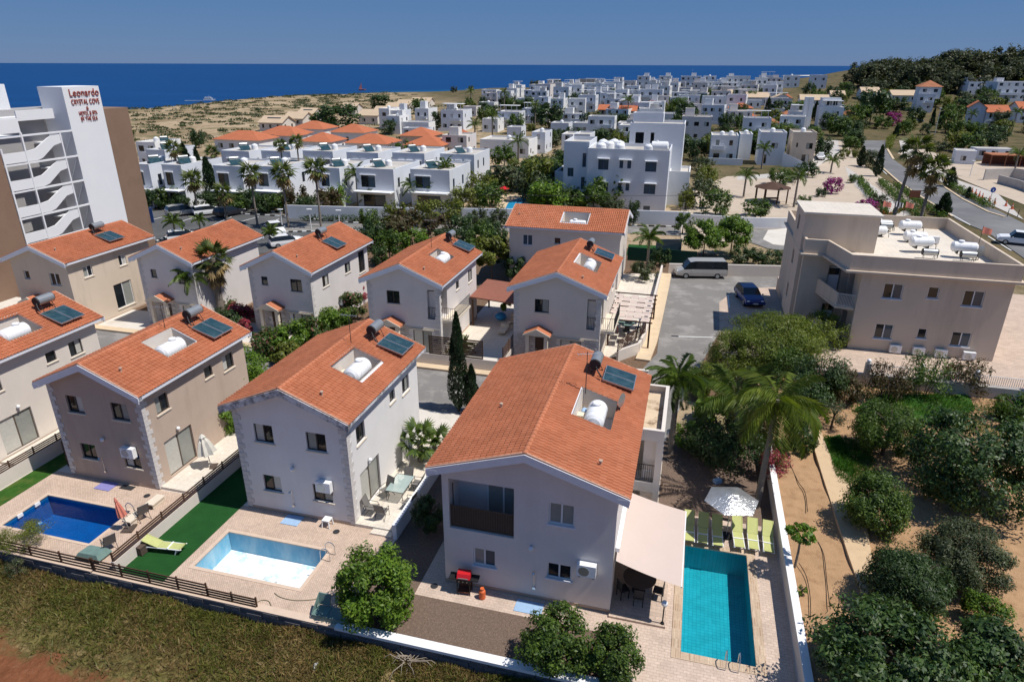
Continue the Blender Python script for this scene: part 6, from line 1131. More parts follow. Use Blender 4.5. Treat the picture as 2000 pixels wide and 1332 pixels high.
def hedge(label, pts, r, m='leaf', cat='hedge'):
    """a clipped or straggly hedge: one crown of leaves along a line"""
    g = np.random.default_rng(len(label)); P_ = np.array([p[:2] for p in pts]); z = pts[0][2] if len(pts[0]) > 2 else 0; L_ = [np.linalg.norm(P_[i+1]-P_[i]) for i in range(len(P_)-1)]; n = int(sum(L_)*90*r)+200; seg = g.choice(len(L_), n, p=np.array(L_)/sum(L_)); f = g.random((n,1)); c0 = P_[seg]*(1-f)+P_[seg+1]*f
    a = g.uniform(0,6.28,n); q = r*g.random(n)**.4*(1+.25*np.sin(c0[:,0]*1.7)); X = np.stack([c0[:,0]+q*np.cos(a)*.8, c0[:,1]+q*np.sin(a)*.8, z+r*.55+q*g.uniform(-.6,.9,n)], 1); nn = _unit(g.normal(size=(n,3))+np.array([0,0,.7])); t_ = _unit(np.cross(nn,g.normal(size=(n,3)))); b2 = np.cross(nn,t_); s = .16*g.uniform(.6,1.3,(n,1))
    return tag(link('hedge', quads_mesh('hedge', X, t_*s, b2*s*.5, M[m])), label, cat, 'hedges along the main road')
hedge('hedge strip between footpath and planting, left of the main road', [(70.63, 138.55), (62.6, 116.18), (58.45, 104.17)], .9); hedge('hedge strip along the footpath, right side', [(73.54, 135.41), (64.78, 110.37), (62.15, 100.5)], .9); hedge('hedge along the left kerb of the main road', [(74.05, 130.58), (67.78, 110.43), (66.13, 101.29)], .8)
hedge('hedge on the verge island right of the main road', [(85.38, 132.59), (80.92, 118.44), (78.26, 109.34)], .9); hedge('low curved hedge inside the main road bend', [(148.3, 259.14), (132.65, 238.79), (116.46, 213.56), (105.31, 193.06)], 1.2, 'leaf_yellow'); hedge('hedge on the island at the far road junction', [(124.38, 246.01), (137.91, 263.07), (150.71, 277.5)], 1.2)
hedge('orange flowering strip along the footpath', [(58.81, 106.13), (58.02, 102.27), (65.64, 110.39)], .5, 'bloom_orange'); hedge('dark climbing plants at the foot of the white street wall', [(-31.3, 98.28), (-27.51, 98.34), (-21.29, 97.74), (-10.62, 97.22), (-2.31, 96.67)], .7, 'leaf_dark')
# rocky bank with trees behind the site, hill woods
bank = [(1880,290,30),(1850,262,24),(1905,275,34),(1935,262,30),(1962,270,24),(1820,275,20),(1895,250,24),(1945,245,22)]
for i, (S, lab) in enumerate([((121.72, 189.85, 0, 3.37, 3.03),'round green bush above the site trailers, leftmost'),((122.2, 184.99, 0, 3.56, 2.85),'round green bush above the site trailers'),((131.63, 192.82, 0, 3.99, 3.19),'dark green bush behind the white trailer'),((146.35, 209.34, 0.02, 3.39, 3.05),'dark green bush near the curved lamp'),((146.43, 226.91, 0.36, 3.33, 3),'dark bush below the red roofed villa'),((149.85, 224.42, 0.29, 3.3, 2.97),'green bush in front of the arched villa'),((163, 231.65, 0.59, 3.4, 2.72),'yellow green bush at the red roofed villa gate'),((93.74, 156.97, 0, 2, 2),'grey conifer on the rocky bank by the road'),((116.15, 187.79, 0, 1.95, 1.76),'small bush on the rocky bank')]): puff(lab, S, ('leaf_yellow','leaf','leaf_dark','leaf_dark','leaf','leaf','leaf_yellow','leaf_olive','leaf_olive')[i], 'bush', 'bush', 'bushes on the bank above the site')
cypress('small young conifer on the verge with the hedge', (84.6, 130.8, -0, 3.59), 1.2, 40, 700, .3); cypress('tiny conifer on the verge beside the hedge', (80.37, 118.43, -0, 1.97), .5, 41, 300, .2)
tall = [((131.34, 257.16, 1.62, 6.72, 7.06),'leaf_dark','large dark tree left of the white villa at the road end'),((123.94, 252.26, 1.28, 4.42, 4.42),'leaf','green tree before the white house with roof pavilion'),((107.16, 228.73, 0.32, 4.03, 3.62),'leaf','green tree below the white house with roof pavilion'),((138.14, 254.2, 1.53, 2.97, 2.68),'bloom_magenta','magenta hedge blossoms by the dark blue car'),((156.91, 285.2, 4.09, 3.72, 3.35),'leaf_dark','dark bush at the foot of the white villa'),((130.71, 246.74, 1.08, 3.25, 2.6),'leaf','green hedge at the far road junction'),((109.75, 272.55, 2.17, 3.97, 3.97),'leaf','tree behind the red roofs'),((105.67, 280.35, 2.54, 3.67, 3.67),'leaf_dark','dark tree behind the red roofs'),((78.44, 175.11, 0, 2.86, 3.14),'leaf_dark','dark tree beside the boat on its trailer'),((91.11, 209.96, 0.01, 2.79, 2.79),'leaf','tree right of the beige house'),((60.03, 243.04, 0.68, 4.61, 5.53),'leaf_dark','big dark tree behind the blue white block'),((58.7, 222.17, 0.15, 3.91, 5.08),'leaf_olive','tall olive tree behind the blue white block'),((65.52, 278.74, 2.18, 4.46, 4.46),'leaf','green tree below the white sea front houses'),((12.6, 244.96, 0.54, 5.36, 5.36),'leaf_dark','very large dark tree in the middle of the white village'),((27.07, 240.91, 0.52, 3.88, 3.88),'leaf_dark','dark tree beside the orange house'),((9.16, 258.95, 0.89, 3.02, 3.93),'leaf_dark','dark tree at the left of the large village tree'),((-40.8, 229.89, 0.07, 2.7, 2.7),'leaf_dark','dark tree above the red hip roofs'),((-10.2, 271.32, 0.9, 3.56, 3.56),'leaf','green tree before the white corner house'),((-26.44, 246.5, 0.24, 2.53, 3.54),'leaf_dark','dark tree left of the white tall house'),((-1.88, 155.07, -0, 3.47, 2.78),'leaf','green bush below the flat roofed house'),((12.35, 151.88, 0, 2.95, 2.66),'leaf','green bush left of the blue white block'),((-61.24, 245.31, 0.14, 8.25, 4.95),'leaf_dark','wide dark tree group behind the tan roofs'),((-67.98, 248.52, 0.16, 4.73, 3.31),'leaf','green tree beside the tan roofed gable'),((-43.8, 323.23, 0.64, 4.69, 4.22),'leaf','green tree right of the tan roofs'),((-66.15, 355.45, -0.01, 6.19, 4.33),'leaf_dark','dark tree behind the tan roofs'),((-66.74, 209.62, 0.07, 2.17, 2.17),'leaf','tree between the red hip roofs'),((-87.23, 191.4, -0.03, 2.26, 3.17),'leaf_dark','dark tree above the cypress pair'),((-77.79, 190.27, 0.01, 1.98, 1.78),'leaf','shrub under the leftmost red hip roof'),((-0.53, 420.59, 3.91, 3.02, 3.02),'pine_far','dark tree on the shore, middle'),((-46.76, 561.83, 0.92, 2.83, 2.83),'pine_far','small dark tree on the shore, left'),((14.74, 474.37, 4.9, 4.09, 4.09),'pine_far','dark tree on the shore, right of middle'),((29.19, 471.23, 5.69, 4.06, 4.06),'pine_far','dark tree on the shore beside the white village'),((-34.11, 580.67, 1.59, 2.5, 2.5),'pine_far','tiny dark tree on the shore'),((109.99, 325, 5.22, 3.29, 3.29),'leaf','green tree among the tan roofed houses'),((107.25, 339.06, 5.86, 2.45, 3.18),'leaf','slim green tree among the tan roofed houses'),((123.7, 351.54, 7.2, 2.53, 2.53),'leaf_dark','dark tree among the tan roofed houses'),((95.48, 345.14, 5.76, 2.99, 2.99),'leaf','green tree below the white sea front'),((176.51, 294.57, 5.62, 3.41, 3.41),'leaf','green tree right of the white villa'),((204.91, 306.44, 8.14, 3.97, 3.58),'leaf_dark','dark tree in front of the far apartment block'),((182.7, 281.94, 4.6, 6.14, 3.07),'leaf_dark','dark shrubs in front of the far apartment block'),((172.63, 274.86, 3.66, 4, 2.4),'leaf','green shrubs right of the white villa')]
for S, m, lab in tall: puff(lab, S, m, 'tree', 'tree', 'trees among the far houses')
r_ = random.Random(8)
for i in range(150):
    x = r_.uniform(166,310); y = r_.uniform(322,432)
    if x < .485*y: x = .485*y+r_.uniform(0,110)
    z = float(terrain_h(x,y)); rr = r_.uniform(5,8.5)
    puff('dark tree of the wood on the ridge above the white houses', (x,y,z-1,rr,rr*r_.uniform(.6,.95)), 'pine_far', 'tree', 'ridge_tree', 'wood on the ridge')
for i, S in enumerate([(6.35, 10.72, -0.75, 0.13, 0.13),(6.84, 10.74, -0.75, 0.14, 0.12),(7.22, 10.76, -0.75, 0.18, 0.16),(7.54, 10.77, -0.75, 0.15, 0.15),(176.12, 368.85, 11.75, 5.8, 5.22)]): puff(('tall lone tree crown standing above the ridge wood','round tree crown on the ridge, right of the lone one','broad round tree crown on the ridge near the right edge','tree crown on the ridge at the right edge','broad tree crown at the left end of the ridge wood')[i], S, 'pine_far', 'tree', 'ridge_tree', 'wood on the ridge')
def inpoly(x, y, P):
    c = False; j = len(P)-1
    for i in range(len(P)):
        (xi,yi),(xj,yj) = P[i],P[j]
        if (yi > y) != (yj > y) and x < (xj-xi)*(y-yi)/(yj-yi)+xi: c = not c
        j = i
    return c
def fill_trees():          # garden trees wherever the village leaves room
    r_ = random.Random(21); hs_ = [(o.location.x,o.location.y) for o in C.objects if o.get('category') in ('house','apartment block','tower','trailer')]; n = 0; k = 0
    while n < 295 and k < 9000:
        k += 1; y = 108+r_.random()**1.3*250; x = r_.uniform(-.33*y, .76*y)
        if x < -.265*y+62 and y > 150 or (x > .14*y and y < 165) or (x > .5*y and y < 230): continue
        if any(inpoly(x, y, P) for P in SHEETS) or any(-2.5 < (x-a)*CT+(y-b)*ST < 11 and -3.5 < -(x-a)*ST+(y-b)*CT < 12 for a,b in hs_): continue
        rr = r_.uniform(1.6,3.6); puff('green garden tree filling the gaps between the village houses', (x,y,float(terrain_h(x,y))-.1,rr,rr*r_.uniform(.7,1.25)), r_.choice(('leaf','leaf_dark','leaf_dark','leaf','leaf_olive','leaf_yellow')), 'tree', 'garden_tree', 'garden trees between the village houses'); n += 1
# ---- dune scrub, field grass: nobody could count these
def scatter(name, label, n, fn, leaf, m, asp, up, seed):
    g = np.random.default_rng(seed); X = fn(g, n); n = len(X); nn = _unit(g.normal(size=(n,3))*np.array([1,1,.4])); t_ = _unit(np.stack([g.normal(size=n)*up, g.normal(size=n)*up, np.ones(n)], 1)); b2 = _unit(np.cross(nn,t_)); s = leaf*g.uniform(.5,1.4,(n,1)); X[:,2] += (s[:,0]*.8)
    return tag(link(name, quads_mesh(name, X, t_*s, b2*s*asp, M[m])), label, 'grass', kind='stuff')
def f_scrub(g, n):
    k = 700; cx = g.uniform(-230,-20,k*3); cy = g.uniform(200,660,k*3); ok = (cy < np.interp(cx,[-330,-224,-152,-20],[0,392,660,760])-75) & (cx < -.265*cy+50+g.uniform(-20,20,k*3)) ; cx, cy = cx[ok][:k], cy[ok][:k]; i = g.integers(0,len(cx),n); r = g.uniform(1.,5,len(cx))[i]; a = g.uniform(0,6.28,n); q = r*np.sqrt(g.random(n)); x = cx[i]+q*np.cos(a); y = cy[i]+q*np.sin(a)*.6; return np.stack([x,y,terrain_h(x,y)+.7*(1-q/r)*g.random(n)], 1)
scatter('scrub', 'low dark scrub dotted over the sandy shore', 34000, f_scrub, .36, 'leaf_olive', .6, 1.2, 3)
M['grass_g'] = leafmat('grass_g', [(.08,.105,.02),(.125,.14,.03),(.19,.17,.05),(.10,.125,.026)], .3, .2, 1.6); M['grass_d'] = leafmat('grass_d', [(.20,.135,.06),(.28,.19,.085),(.17,.115,.05),(.13,.12,.035)], .3, .2, 1.6)
def f_field(lo, hi, thr, sgn):
    def f(g, n):
        u = g.uniform(-34,13,n*3); v = -3.95-13*g.random(n*3)**1.5; x = -2.96+u*CT-v*ST; y = 23.72+u*ST+v*CT; w_ = np.sin(u*.9+v*.7)+np.sin(u*.37-v*1.1+1)+.8*np.sin(u*2.3+v*1.9); d = RK[0]*x+RK[1]*y; ok = (d > RK[2]+g.uniform(-.6,1.8,n*3)) & (sgn*(w_+g.normal(size=n*3)*.9) > thr); u, v, x, y = u[ok][:n], v[ok][:n], x[ok][:n], y[ok][:n]; return np.stack([x,y,fh(u,v)], 1)
    return f
scatter('grass', 'rough green grass on the field before the wall', 60000, f_field(0,0,-.5,1), .13, 'grass_g', .13, .8, 4); scatter('dry_grass', 'dry brown grass on the field before the wall', 46000, f_field(0,0,-.4,-1), .13, 'grass_d', .13, .9, 5)
def f_gl(g, n):
    u = np.concatenate([g.uniform(18.2,20.6,n//3), g.uniform(20.5,31.5,n-n//3)]); v = np.concatenate([g.uniform(11.5,16.6,n//3), g.uniform(19.2,24.6,n-n//3)]); x = -2.96+u*CT-v*ST; y = 23.72+u*ST+v*CT; ok = np.sin(u*1.7)+np.sin(v*2.1+u)+g.normal(size=n)*.6 > -.7; return np.stack([x,y,np.full(n,.86)],1)[ok]
M['grass_lush'] = leafmat('grass_lush', [(.03,.09,.012),(.05,.13,.016),(.08,.17,.02)], .35, .3); scatter('garden_grass', 'lush grass patches in the garden by the wall', 26000, f_gl, .10, 'grass_lush', .14, .6, 6)
# dry debris on the field
b = MB(); b.ball((0,0,.05),.28,.5,.1,8,4); 
t = thing('dead_leaf', 'pale dead fan palm leaf lying at the bottom of the field', 'dead leaf', (*(-4.74, 19.39),-.6)); o = link('frond', fan_mesh(('dead',),.15,.75,'frond_dead',16,3), t, (0,0,.1), -1.8); o.scale = (1.1,1.1,1)
b = MB(); b.add([(-.12,-.4,0),(.15,-.35,.02),(.18,.4,.03),(-.1,.35,.0),(.0,0,.16)], [(0,1,4),(1,2,4),(2,3,4),(3,0,4)]); tag(obj('plastic_bag', b, M['plastic'], None, (*(-7.81, 19.52),-.68), .2), 'torn white plastic scrap lying on the field grass', 'litter')
# ================================================================ other buildings
def block(par, x0, x1, y0, y1, z0, z1, m, par_h=.35, name='wall', fo=(), ro=(), lo=()):
    """flat roofed block with parapet and window openings, in its parent's frame"""
    b = MB(); facade(b, (x0,y0), 0, x1-x0, z1-z0, [(a-x0,c_-x0,d-z0,e-z0) for a,c_,d,e in fo]); facade(b, (x1,y0), math.pi/2, y1-y0, z1-z0, [(a-y0,c_-y0,d-z0,e-z0) for a,c_,d,e in ro]); facade(b, (x1,y1), math.pi, x1-x0, z1-z0, []); facade(b, (x0,y1), -math.pi/2, y1-y0, z1-z0, [])
    b.v = [(x,y,z+z0) for x,y,z in b.v]; t = .16; zr = z1-par_h
    b.quad((x0+t,y0+t,zr),(x1-t,y0+t,zr),(x1-t,y1-t,zr),(x0+t,y1-t,zr), m=1)
    I = [(x0+t,y0+t),(x1-t,y0+t),(x1-t,y1-t),(x0+t,y1-t)]; O = [(x0,y0),(x1,y0),(x1,y1),(x0,y1)]
    for k in range(4):
        a, c_ = I[k], I[(k+1)%4]; b.quad((*a,zr),(*a,z1),(*c_,z1),(*c_,zr)); d, e = O[k], O[(k+1)%4]; b.quad((*d,z1),(*e,z1),(*c_,z1),(*a,z1))
    return obj(name, b, [M[m], M['roof_grey']], par)
M['roof_grey'] = mat('roof_grey', (.47,.44,.40), .9, .15, .5, .1, dirt=(.33,.30,.27), dscale=.3)
def wset(par, wins, face, fix, fr, **kw):
    for a,c_,d,e,*k in wins:
        kk = dict(kw); kk.update(k[0] if k else {}); window(par, (a,fix,d) if face == 'f' else (fix,a,d), 0 if face == 'f' else math.pi/2, c_-a, e-d, kk.pop('fr',fr), kk.pop('n',2), kk.pop('sill','w'), .09, kk.pop('look',None))
# ---- apartment block on the right; its frame has the origin at the yard
K = .935
AP = thing('apartment_block', 'beige flat roofed apartment block on the right with parapet and roof tanks', 'apartment block', E(0,0,1.4), TH)
def kk(u, v): x = -2.96+u*CT-v*ST; y = 23.72+u*ST+v*CT; x *= K; y *= K; dx, dy = x+2.96, y-23.72; return dx*CT+dy*ST, -dx*ST+dy*CT
a0 = kk(22.8,34.06); a1 = kk(33.4,34.06); d1 = kk(33.4,51.0); vf = a0[1]; xl, xr = a0[0], a1[0]; yb = d1[1]; xs0 = kk(19.,39.4)[0]; vr = kk(20,38.6)[1]
q = lambda u: xl+(u-22.8)*K; zz = lambda z: z*K
w2 = [(q(24.54),q(25.92),zz(4.5),zz(5.74)),(q(27.7),q(28.46),zz(4.78),zz(5.72),dict(n=1)),(q(30.2),q(31.6),zz(4.38),zz(5.65)),(q(24.58),q(25.9),zz(1.08),zz(2.34)),(q(27.7),q(28.36),zz(1.4),zz(2.24),dict(n=1)),(q(30.14),q(31.5),zz(1.02),zz(2.22))]
b = MB(); facade(b, (xl,vf), 0, xr-xl, zz(6.5), [(a-xl,c_-xl,d,e) for a,c_,d,e,*_ in w2]); facade(b, (xr,vf), math.pi/2, yb-vf, zz(6.5), []); facade(b, (xr,yb), math.pi, xr-xs0, zz(6.5), []); facade(b, (xl,vr), -math.pi/2, vr-vf, zz(6.5), [(.6,2.3,0.1,2.3,.6),(.6,2.3,3.2,5.5,.6)]); facade(b, (xs0,vr), 0, xl-xs0, zz(6.5), [(xl-xs0-1.5,xl-xs0-.5,.1,2.1,.5),(xl-xs0-1.5,xl-xs0-.5,3.2,5.3,.5)]); facade(b, (xs0,yb), -math.pi/2, yb-vr, zz(6.5), [])
obj('wall', b, M['wall_beige'], AP); wset(AP, w2, 'f', vf, 'frame_white', look=['glass','glass_blue'])
b = MB(); z0_, z1_ = zz(6.5), zz(6.68); prof = [(xl-1.2,vf-.45),(xr+.45,vf-.45),(xr+.45,yb+.3),(xs0-.3,yb+.3),(xs0-.3,vr-.5),(xl-2.2,vr-.5)]; b.prism(prof, z0_+.004, z1_); obj('cornice', b, M['wall_beige'], AP)
b = MB(); pr = [(xl-.98,vf-.24),(xr+.2,vf-.24),(xr+.2,yb+.1),(xs0-.1,yb+.1),(xs0-.1,vr-.3),(xl-2.0,vr-.3)]; h0, h1 = z1_+.004, zz(7.92)
cxm = sum(p[0] for p in pr)/6; cym = sum(p[1] for p in pr)/6
def inset(P_, t):
    R_ = []
    for i in range(len(P_)):
        p, a, c_ = Vector(P_[i]), Vector(P_[i-1]), Vector(P_[(i+1)%len(P_)]); d1_ = (p-a).normalized(); d2_ = (c_-p).normalized(); n = (Vector((-d1_.y,d1_.x))+Vector((-d2_.y,d2_.x))); n = n/(1+d1_.dot(d2_)); R_.append(tuple(p+n*t))
    return R_
pi_ = inset(pr, .2)
for i in range(6): j = (i+1)%6; b.quad((*pr[i],h0),(*pr[j],h0),(*pr[j],h1),(*pr[i],h1)); b.quad((*pi_[i],h0),(*pi_[i],h1),(*pi_[j],h1),(*pi_[j],h0)); b.quad((*pr[i],h1),(*pr[j],h1),(*pi_[j],h1),(*pi_[i],h1))
obj('parapet', b, M['wall_beige'], AP); b = MB(); b.add([(*p,h0+.12) for p in pi_], [tuple(range(6))]); obj('roof_deck', b, M['patio'], AP)
t0 = kk(18.7,39.2); t1 = kk(24.6,44.4); b = MB(); facade(b, (t0[0],t0[1]), 0, t1[0]-t0[0], zz(9.9), []); facade(b, (t1[0],t0[1]), math.pi/2, t1[1]-t0[1], zz(9.9), []); facade(b, (t1[0],t1[1]), math.pi, t1[0]-t0[0], zz(9.9), []); facade(b, (t0[0],t1[1]), -math.pi/2, t1[1]-t0[1], zz(9.9), [(1.5,2.4,1.4,2.6),(1.5,2.4,4.4,5.6),(1.5,2.4,7.4,8.6)]); obj('stair_tower', b, M['wall_beige'], AP)
b = MB(); b.box(t0[0]-.15,t1[0]+.15,t0[1]-.15,t1[1]+.15,zz(9.9)+.003,zz(9.9)+.16); obj('tower_roof', b, M['patio'], AP)
for z in (0,1): 
    zb = .1+z*3.05; b = MB(); b.prism([(xl-.02,vf+.25),(xl-.02,vr-.02),(xl-2.2,vr-.02),(xl-1.3,vf+.55)], zb-.18 if z else -.3, zb); obj('balcony_slab', b, M['wall_beige'], AP)
    railing(AP, (xl-1.3,vf+.6), (xl-.05,vf+.3), zb, 1.0, 12, 'frame_white'); b = MB(); b.prism([(xl-2.2,vr-.05),(xl-1.3,vf+.6),(xl-1.22,vf+.65),(xl-2.1,vr-.05)], zb+.02, zb+1.05); obj('balcony_wall', b, M['wall_beige'], AP)
    b = MB(); b.box(xl-1.4,xl-.6,vr+.3,vr+.35,zb,zb+2.0); obj('door', b, M['frame_white'], AP); b = MB(); b.box(xl-.05,xl+.3,vr-3.2,vr-1.2,zb,zb+2.1) if 0 else b.box(xl-1.38,xl-.62,vr+.28,vr+.298,zb+1.35,zb+1.9); obj('door_pane', b, M['glass'], AP)
ZR = 1.4+h0+.12
def AE(x, y, z=0.): return E(x, y, ZR+z)
for i,(px,py,lab) in enumerate(((1768,441,'white horizontal tank on the apartment roof beside the stair tower'),(1788,458,'long white tank in the middle of the apartment roof'),(1805,478,'white tank on a stand near the front of the apartment roof'),(1716,425,'white boiler behind the stair tower side'),(1703,445,'big white tank nearest the stair tower on the apartment roof'),(1885,487,'white tank at the right front of the apartment roof'))):
    P9 = [(35.06, 58.13),(34.13, 55.49),(32.72, 52.23),(33.61, 60.08),(31.86, 57.66),(35.08, 50.54)][i]; tk = water_tank(lab, (*P9,ZR), TH+math.pi/2+(.1,-.05,.2,0,.1,-.1)[i], .40, 1.5); tk['group'] = 'white tanks on the apartment roof'
    if i in (0,2,5): tk.location.z += .35
for i,(P9,lab) in enumerate((((32.29, 50.2),'solar panels facing away at the front parapet of the apartment roof, left'),((34.82, 49.49),'solar panels at the front parapet of the apartment roof, right'),((33.74, 59.51),'solar panels behind the stair tower of the apartment roof'))):
    sh = solar_heater(lab, (*P9,ZR), TH+math.pi/2, .5); sh['group'] = 'solar heaters on the apartment roof'; sh.scale = (.9,.9,.9)
ac_unit('air conditioner lying on the white patch of the apartment roof', (*(35.45, 55.15),ZR+.05), TH); ac_unit('second air conditioner beside the tanks on the apartment roof', (*(31.44, 47.75),ZR+.05), TH)
for i,(u_,lab) in enumerate(((26.3,'air conditioner at the apartment wall foot, first from left'),(28.0,'air conditioner at the apartment wall foot, second from left'),(29.6,'air conditioner at the apartment wall foot, third from left'),(31.6,'air conditioner at the apartment wall foot, last on the right'))): ac_unit(lab, E(q(u_),vf-.04,1.5), TH)
def dish(label, p, r=.45, rz=0.): 
    t = thing('satellite_dish', label, 'satellite dish', p, rz, 'satellite dishes'); b = MB(); b.cyl((0,0,0),(0,0,.6),.03,n=6); obj('mount', b, M['metal_dark'], t); b = MB(); n = 14
    for k in range(4):
        for i in range(n): a = 6.2832*i/n; rr = r*k/3; b.v.append((rr*math.cos(a), -.12+rr*rr*.35, .7+rr*math.sin(a)))
    for k in range(3):
        for i in range(n): b.f.append((k*n+i,k*n+(i+1)%n,(k+1)*n+(i+1)%n,(k+1)*n+i)); b.m.append(0); b.s.append(True)
    obj('dish', b, M['boiler'], t)
dish('grey satellite dish at the right end of the apartment roof', (*(35.97, 49.95),ZR), .45, TH+.6); dish('satellite dish on the largest villa roof beside the well', on(0,0,7.41,.467,6.18,7.53,6.75,5.9,-.1), .36, TH+1.2); dish('satellite dish on the white balcony of the hotel stairs', (*(-50.99, 75.6),3.4), .7, .3)
def flag(label, p, h_, c_, two=None):
    t = thing('flag', label, 'flag', p, .2, 'flags on the apartment roof'); b = MB(); b.cyl((0,0,0),(0,0,h_),.02,n=6); obj('pole', b, M['metal_dark'], t); b = MB(); n = 6
    for i in range(n): x0, x1 = .9*i/n, .9*(i+1)/n; y0, y1 = .06*math.sin(i), .06*math.sin(i+1); b.quad((x0,y0,h_-.6-.15*x0),(x1,y1,h_-.6-.15*x1),(x1,y1,h_-.05-.3*x1),(x0,y0,h_-.05-.3*x0), m=(i%2 if two else 0))
    obj('cloth', b, [M[c_], M[two or c_]], t)
flag('red flag on the apartment roof parapet, left', (*(34.57, 62.28),ZR), 2.3, 'umb_red'); flag('black and white flag on the apartment roof parapet', (*(35.97, 62.76),ZR), 2.2, 'black', 'white'); flag('red flag on the apartment roof parapet, right of the black one', (*(36.71, 62.32),ZR), 2.2, 'umb_red'); flag('small pinkish flag on the right roof wall of the apartment block', (*(36.53, 51.11),ZR), 2.4, 'umb_red')
# garden wall below the apartments
gw = thing('garden_wall', 'long grey block wall between the garden and the apartment yard', 'wall', E(0,0), TH); b = MB(); b.box(16.9,62,25.06,25.3,-.3,1.62); obj('wall', b, M['concrete'], gw)
for i in range(7): x = 22.2+i*3.35; b = MB(); b.box(x-.17,x+.17,25.02,25.34,1.3,2.45); obj('pillar', b, M['concrete'], gw); b = MB(); b.ball((x,25.18,2.6),.15,.15,.15,12,6); obj('globe', b, M['plastic'], gw)
for i in range(6): railing(gw, (22.45+i*3.35,25.18), (25.3+i*3.35,25.18), 1.64, .72, 22, 'frame_white', r=.012)
wallbox('court_wall', 'pale low wall behind the silver van at the end of the access road', 'wall', *[0]*6, 'wall_cream') if 0 else None
cw = thing('court_wall', 'pale low wall behind the silver van at the end of the lane', 'wall'); P5 = [(17.44, 71.63), (23.93, 71.31), (30.87, 70.81)]; b = MB()
for p, q2 in zip(P5, P5[1:]):
    p_, q_ = Vector(p), Vector(q2); n_ = (q_-p_).normalized(); n_ = Vector((-n_.y,n_.x))*.12; b.prism([p_-n_,q_-n_,q_+n_,p_+n_], -.2, 1.25)
obj('wall', b, M['wall_cream'], cw)
pw = thing('street_wall', 'white wall behind the side court, next to the apartment tower', 'wall'); b = MB(); P5 = [(25.56, 97.11), (33.15, 94.9), (40.17, 94.36)]
for p, q2 in zip(P5, P5[1:]):
    p_, q_ = Vector(p), Vector(q2); n_ = (q_-p_).normalized(); n_ = Vector((-n_.y,n_.x))*.12; b.prism([p_-n_,q_-n_,q_+n_,p_+n_], -.2, 1.5)
obj('wall', b, M['white'], pw)
sw = thing('street_wall', 'long bluish white wall along the back street under the terraces', 'wall'); b = MB(); P5 = [(-33.58, 98.24), (-22.65, 97.03), (-1.18, 96.01), (17.72, 95.31), (25.21, 94.13)]
for p, q2 in zip(P5, P5[1:]):
    p_, q_ = Vector((p[0]*1.02,p[1]*1.02)), Vector((q2[0]*1.02,q2[1]*1.02)); n_ = (q_-p_).normalized(); n_ = Vector((-n_.y,n_.x))*.12; b.prism([p_-n_,q_-n_,q_+n_,p_+n_], -.2, 2.0)
obj('wall', b, M['blue_white'], sw)
bar = thing('barrier_screen', 'grey blue glass screen at the court beyond the crosswise villa', 'screen'); b = MB(); b.box(-1.6,1.6,-.05,.05,0,1.6); obj('panel', b, M['glass_blue'], bar); bar.location = (*(19.53, 81.36),0)
# ---- hotel tower
HT = thing('hotel', 'tall white and brown hotel tower with outside stairs and red lettering', 'hotel', E(-54.93,0), TH)
def hbox(par, name, d0, d1, y0, y1, z0, z1, m): b = MB(); b.box(-d1,-d0,y0,y1,z0,z1); return obj(name, b, M[m], par)     # d = depth behind the face
M['hotel_brown'] = mat('hotel_brown', (.235,.155,.11), .85, .1, .5, .15, dirt=(.19,.125,.09), dscale=.4)
M['hotel_white'] = mat('hotel_white', (.74,.75,.77), .8, .03, .5, .2)
M['hotel_grey'] = mat('hotel_grey', (.34,.33,.33), .85, .08, .6)  # plain mid grey of the back wall and stair flights
hbox(HT, 'sign_wall', 0, 3.2, 36.95, 41.62, -.5, 19.3, 'hotel_white'); hbox(HT, 'brown_wall', .0, 9, 41.63, 45.1, -.5, 16.9, 'hotel_brown'); hbox(HT, 'brown_wall', .0, 12, 8, 28.5, -.5, 13.6, 'hotel_brown')
hbox(HT, 'back_wall', 3.3, 6, 28.5, 41.6, -.5, 17.2, 'hotel_grey'); hbox(HT, 'roof_slab', 2, 14, 14, 36.9, 16.45, 16.6, 'hotel_white'); hbox(HT, 'plant_room', 4.5, 9, 29.5, 34.5, 16.61, 19.6, 'hotel_white'); hbox(HT, 'roof_parapet', .0, .2, 28.6, 31.15, 15.3, 16.6, 'hotel_white')
for k in range(6):
    z = 15.05-2.58*k
    if k < 6: hbox(HT, 'floor_beam', -.05, .15, 31.2, 36.94, z-.14, z+.02, 'hotel_white'); hbox(HT, 'landing', .0, 3.2, 28.55, 31.1, z-.16, z-.02, 'hotel_white'); hbox(HT, 'landing', 1.7, 3.2, 35.0, 36.9, z-1.3, z-1.15, 'hotel_white'); hbox(HT, 'balcony_wall', .02, .14, 28.7, 31.05, z-2.5, z-1.55, 'hotel_white')
    b = MB(); pts = [(31.2,-2.5),(31.2,-1.55),(32.3,-1.4),(34.3,-.3),(35.45,-.28),(35.45,-1.12),(34.45,-1.3),(32.85,-2.35),(32.3,-2.5)]; pts = [(y,zq+z) for y,zq in pts]; n = len(pts); b.add([(-.02,y,zq) for y,zq in pts]+[(-.16,y,zq) for y,zq in pts], [tuple(range(n)), tuple(range(2*n-1,n-1,-1))]+[(i,n+i,n+(i+1)%n,(i+1)%n) for i in range(n)]); obj('stair_parapet', b, M['hotel_white'], HT)
    b = MB()
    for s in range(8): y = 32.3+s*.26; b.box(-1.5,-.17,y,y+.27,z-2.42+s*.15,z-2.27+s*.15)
    obj('stair_flight', b, M['hotel_grey'], HT)
hbox(HT, 'roof_stair_parapet', .02, .16, 31.15, 35.3, 16.35, 17.3, 'hotel_white')
for y, z1 in ((28.65,14.0),(31.12,15.3),(35.42,15.0)): hbox(HT, 'post', -.04, .14, y-.08, y+.08, -.3, z1, 'hotel_white')
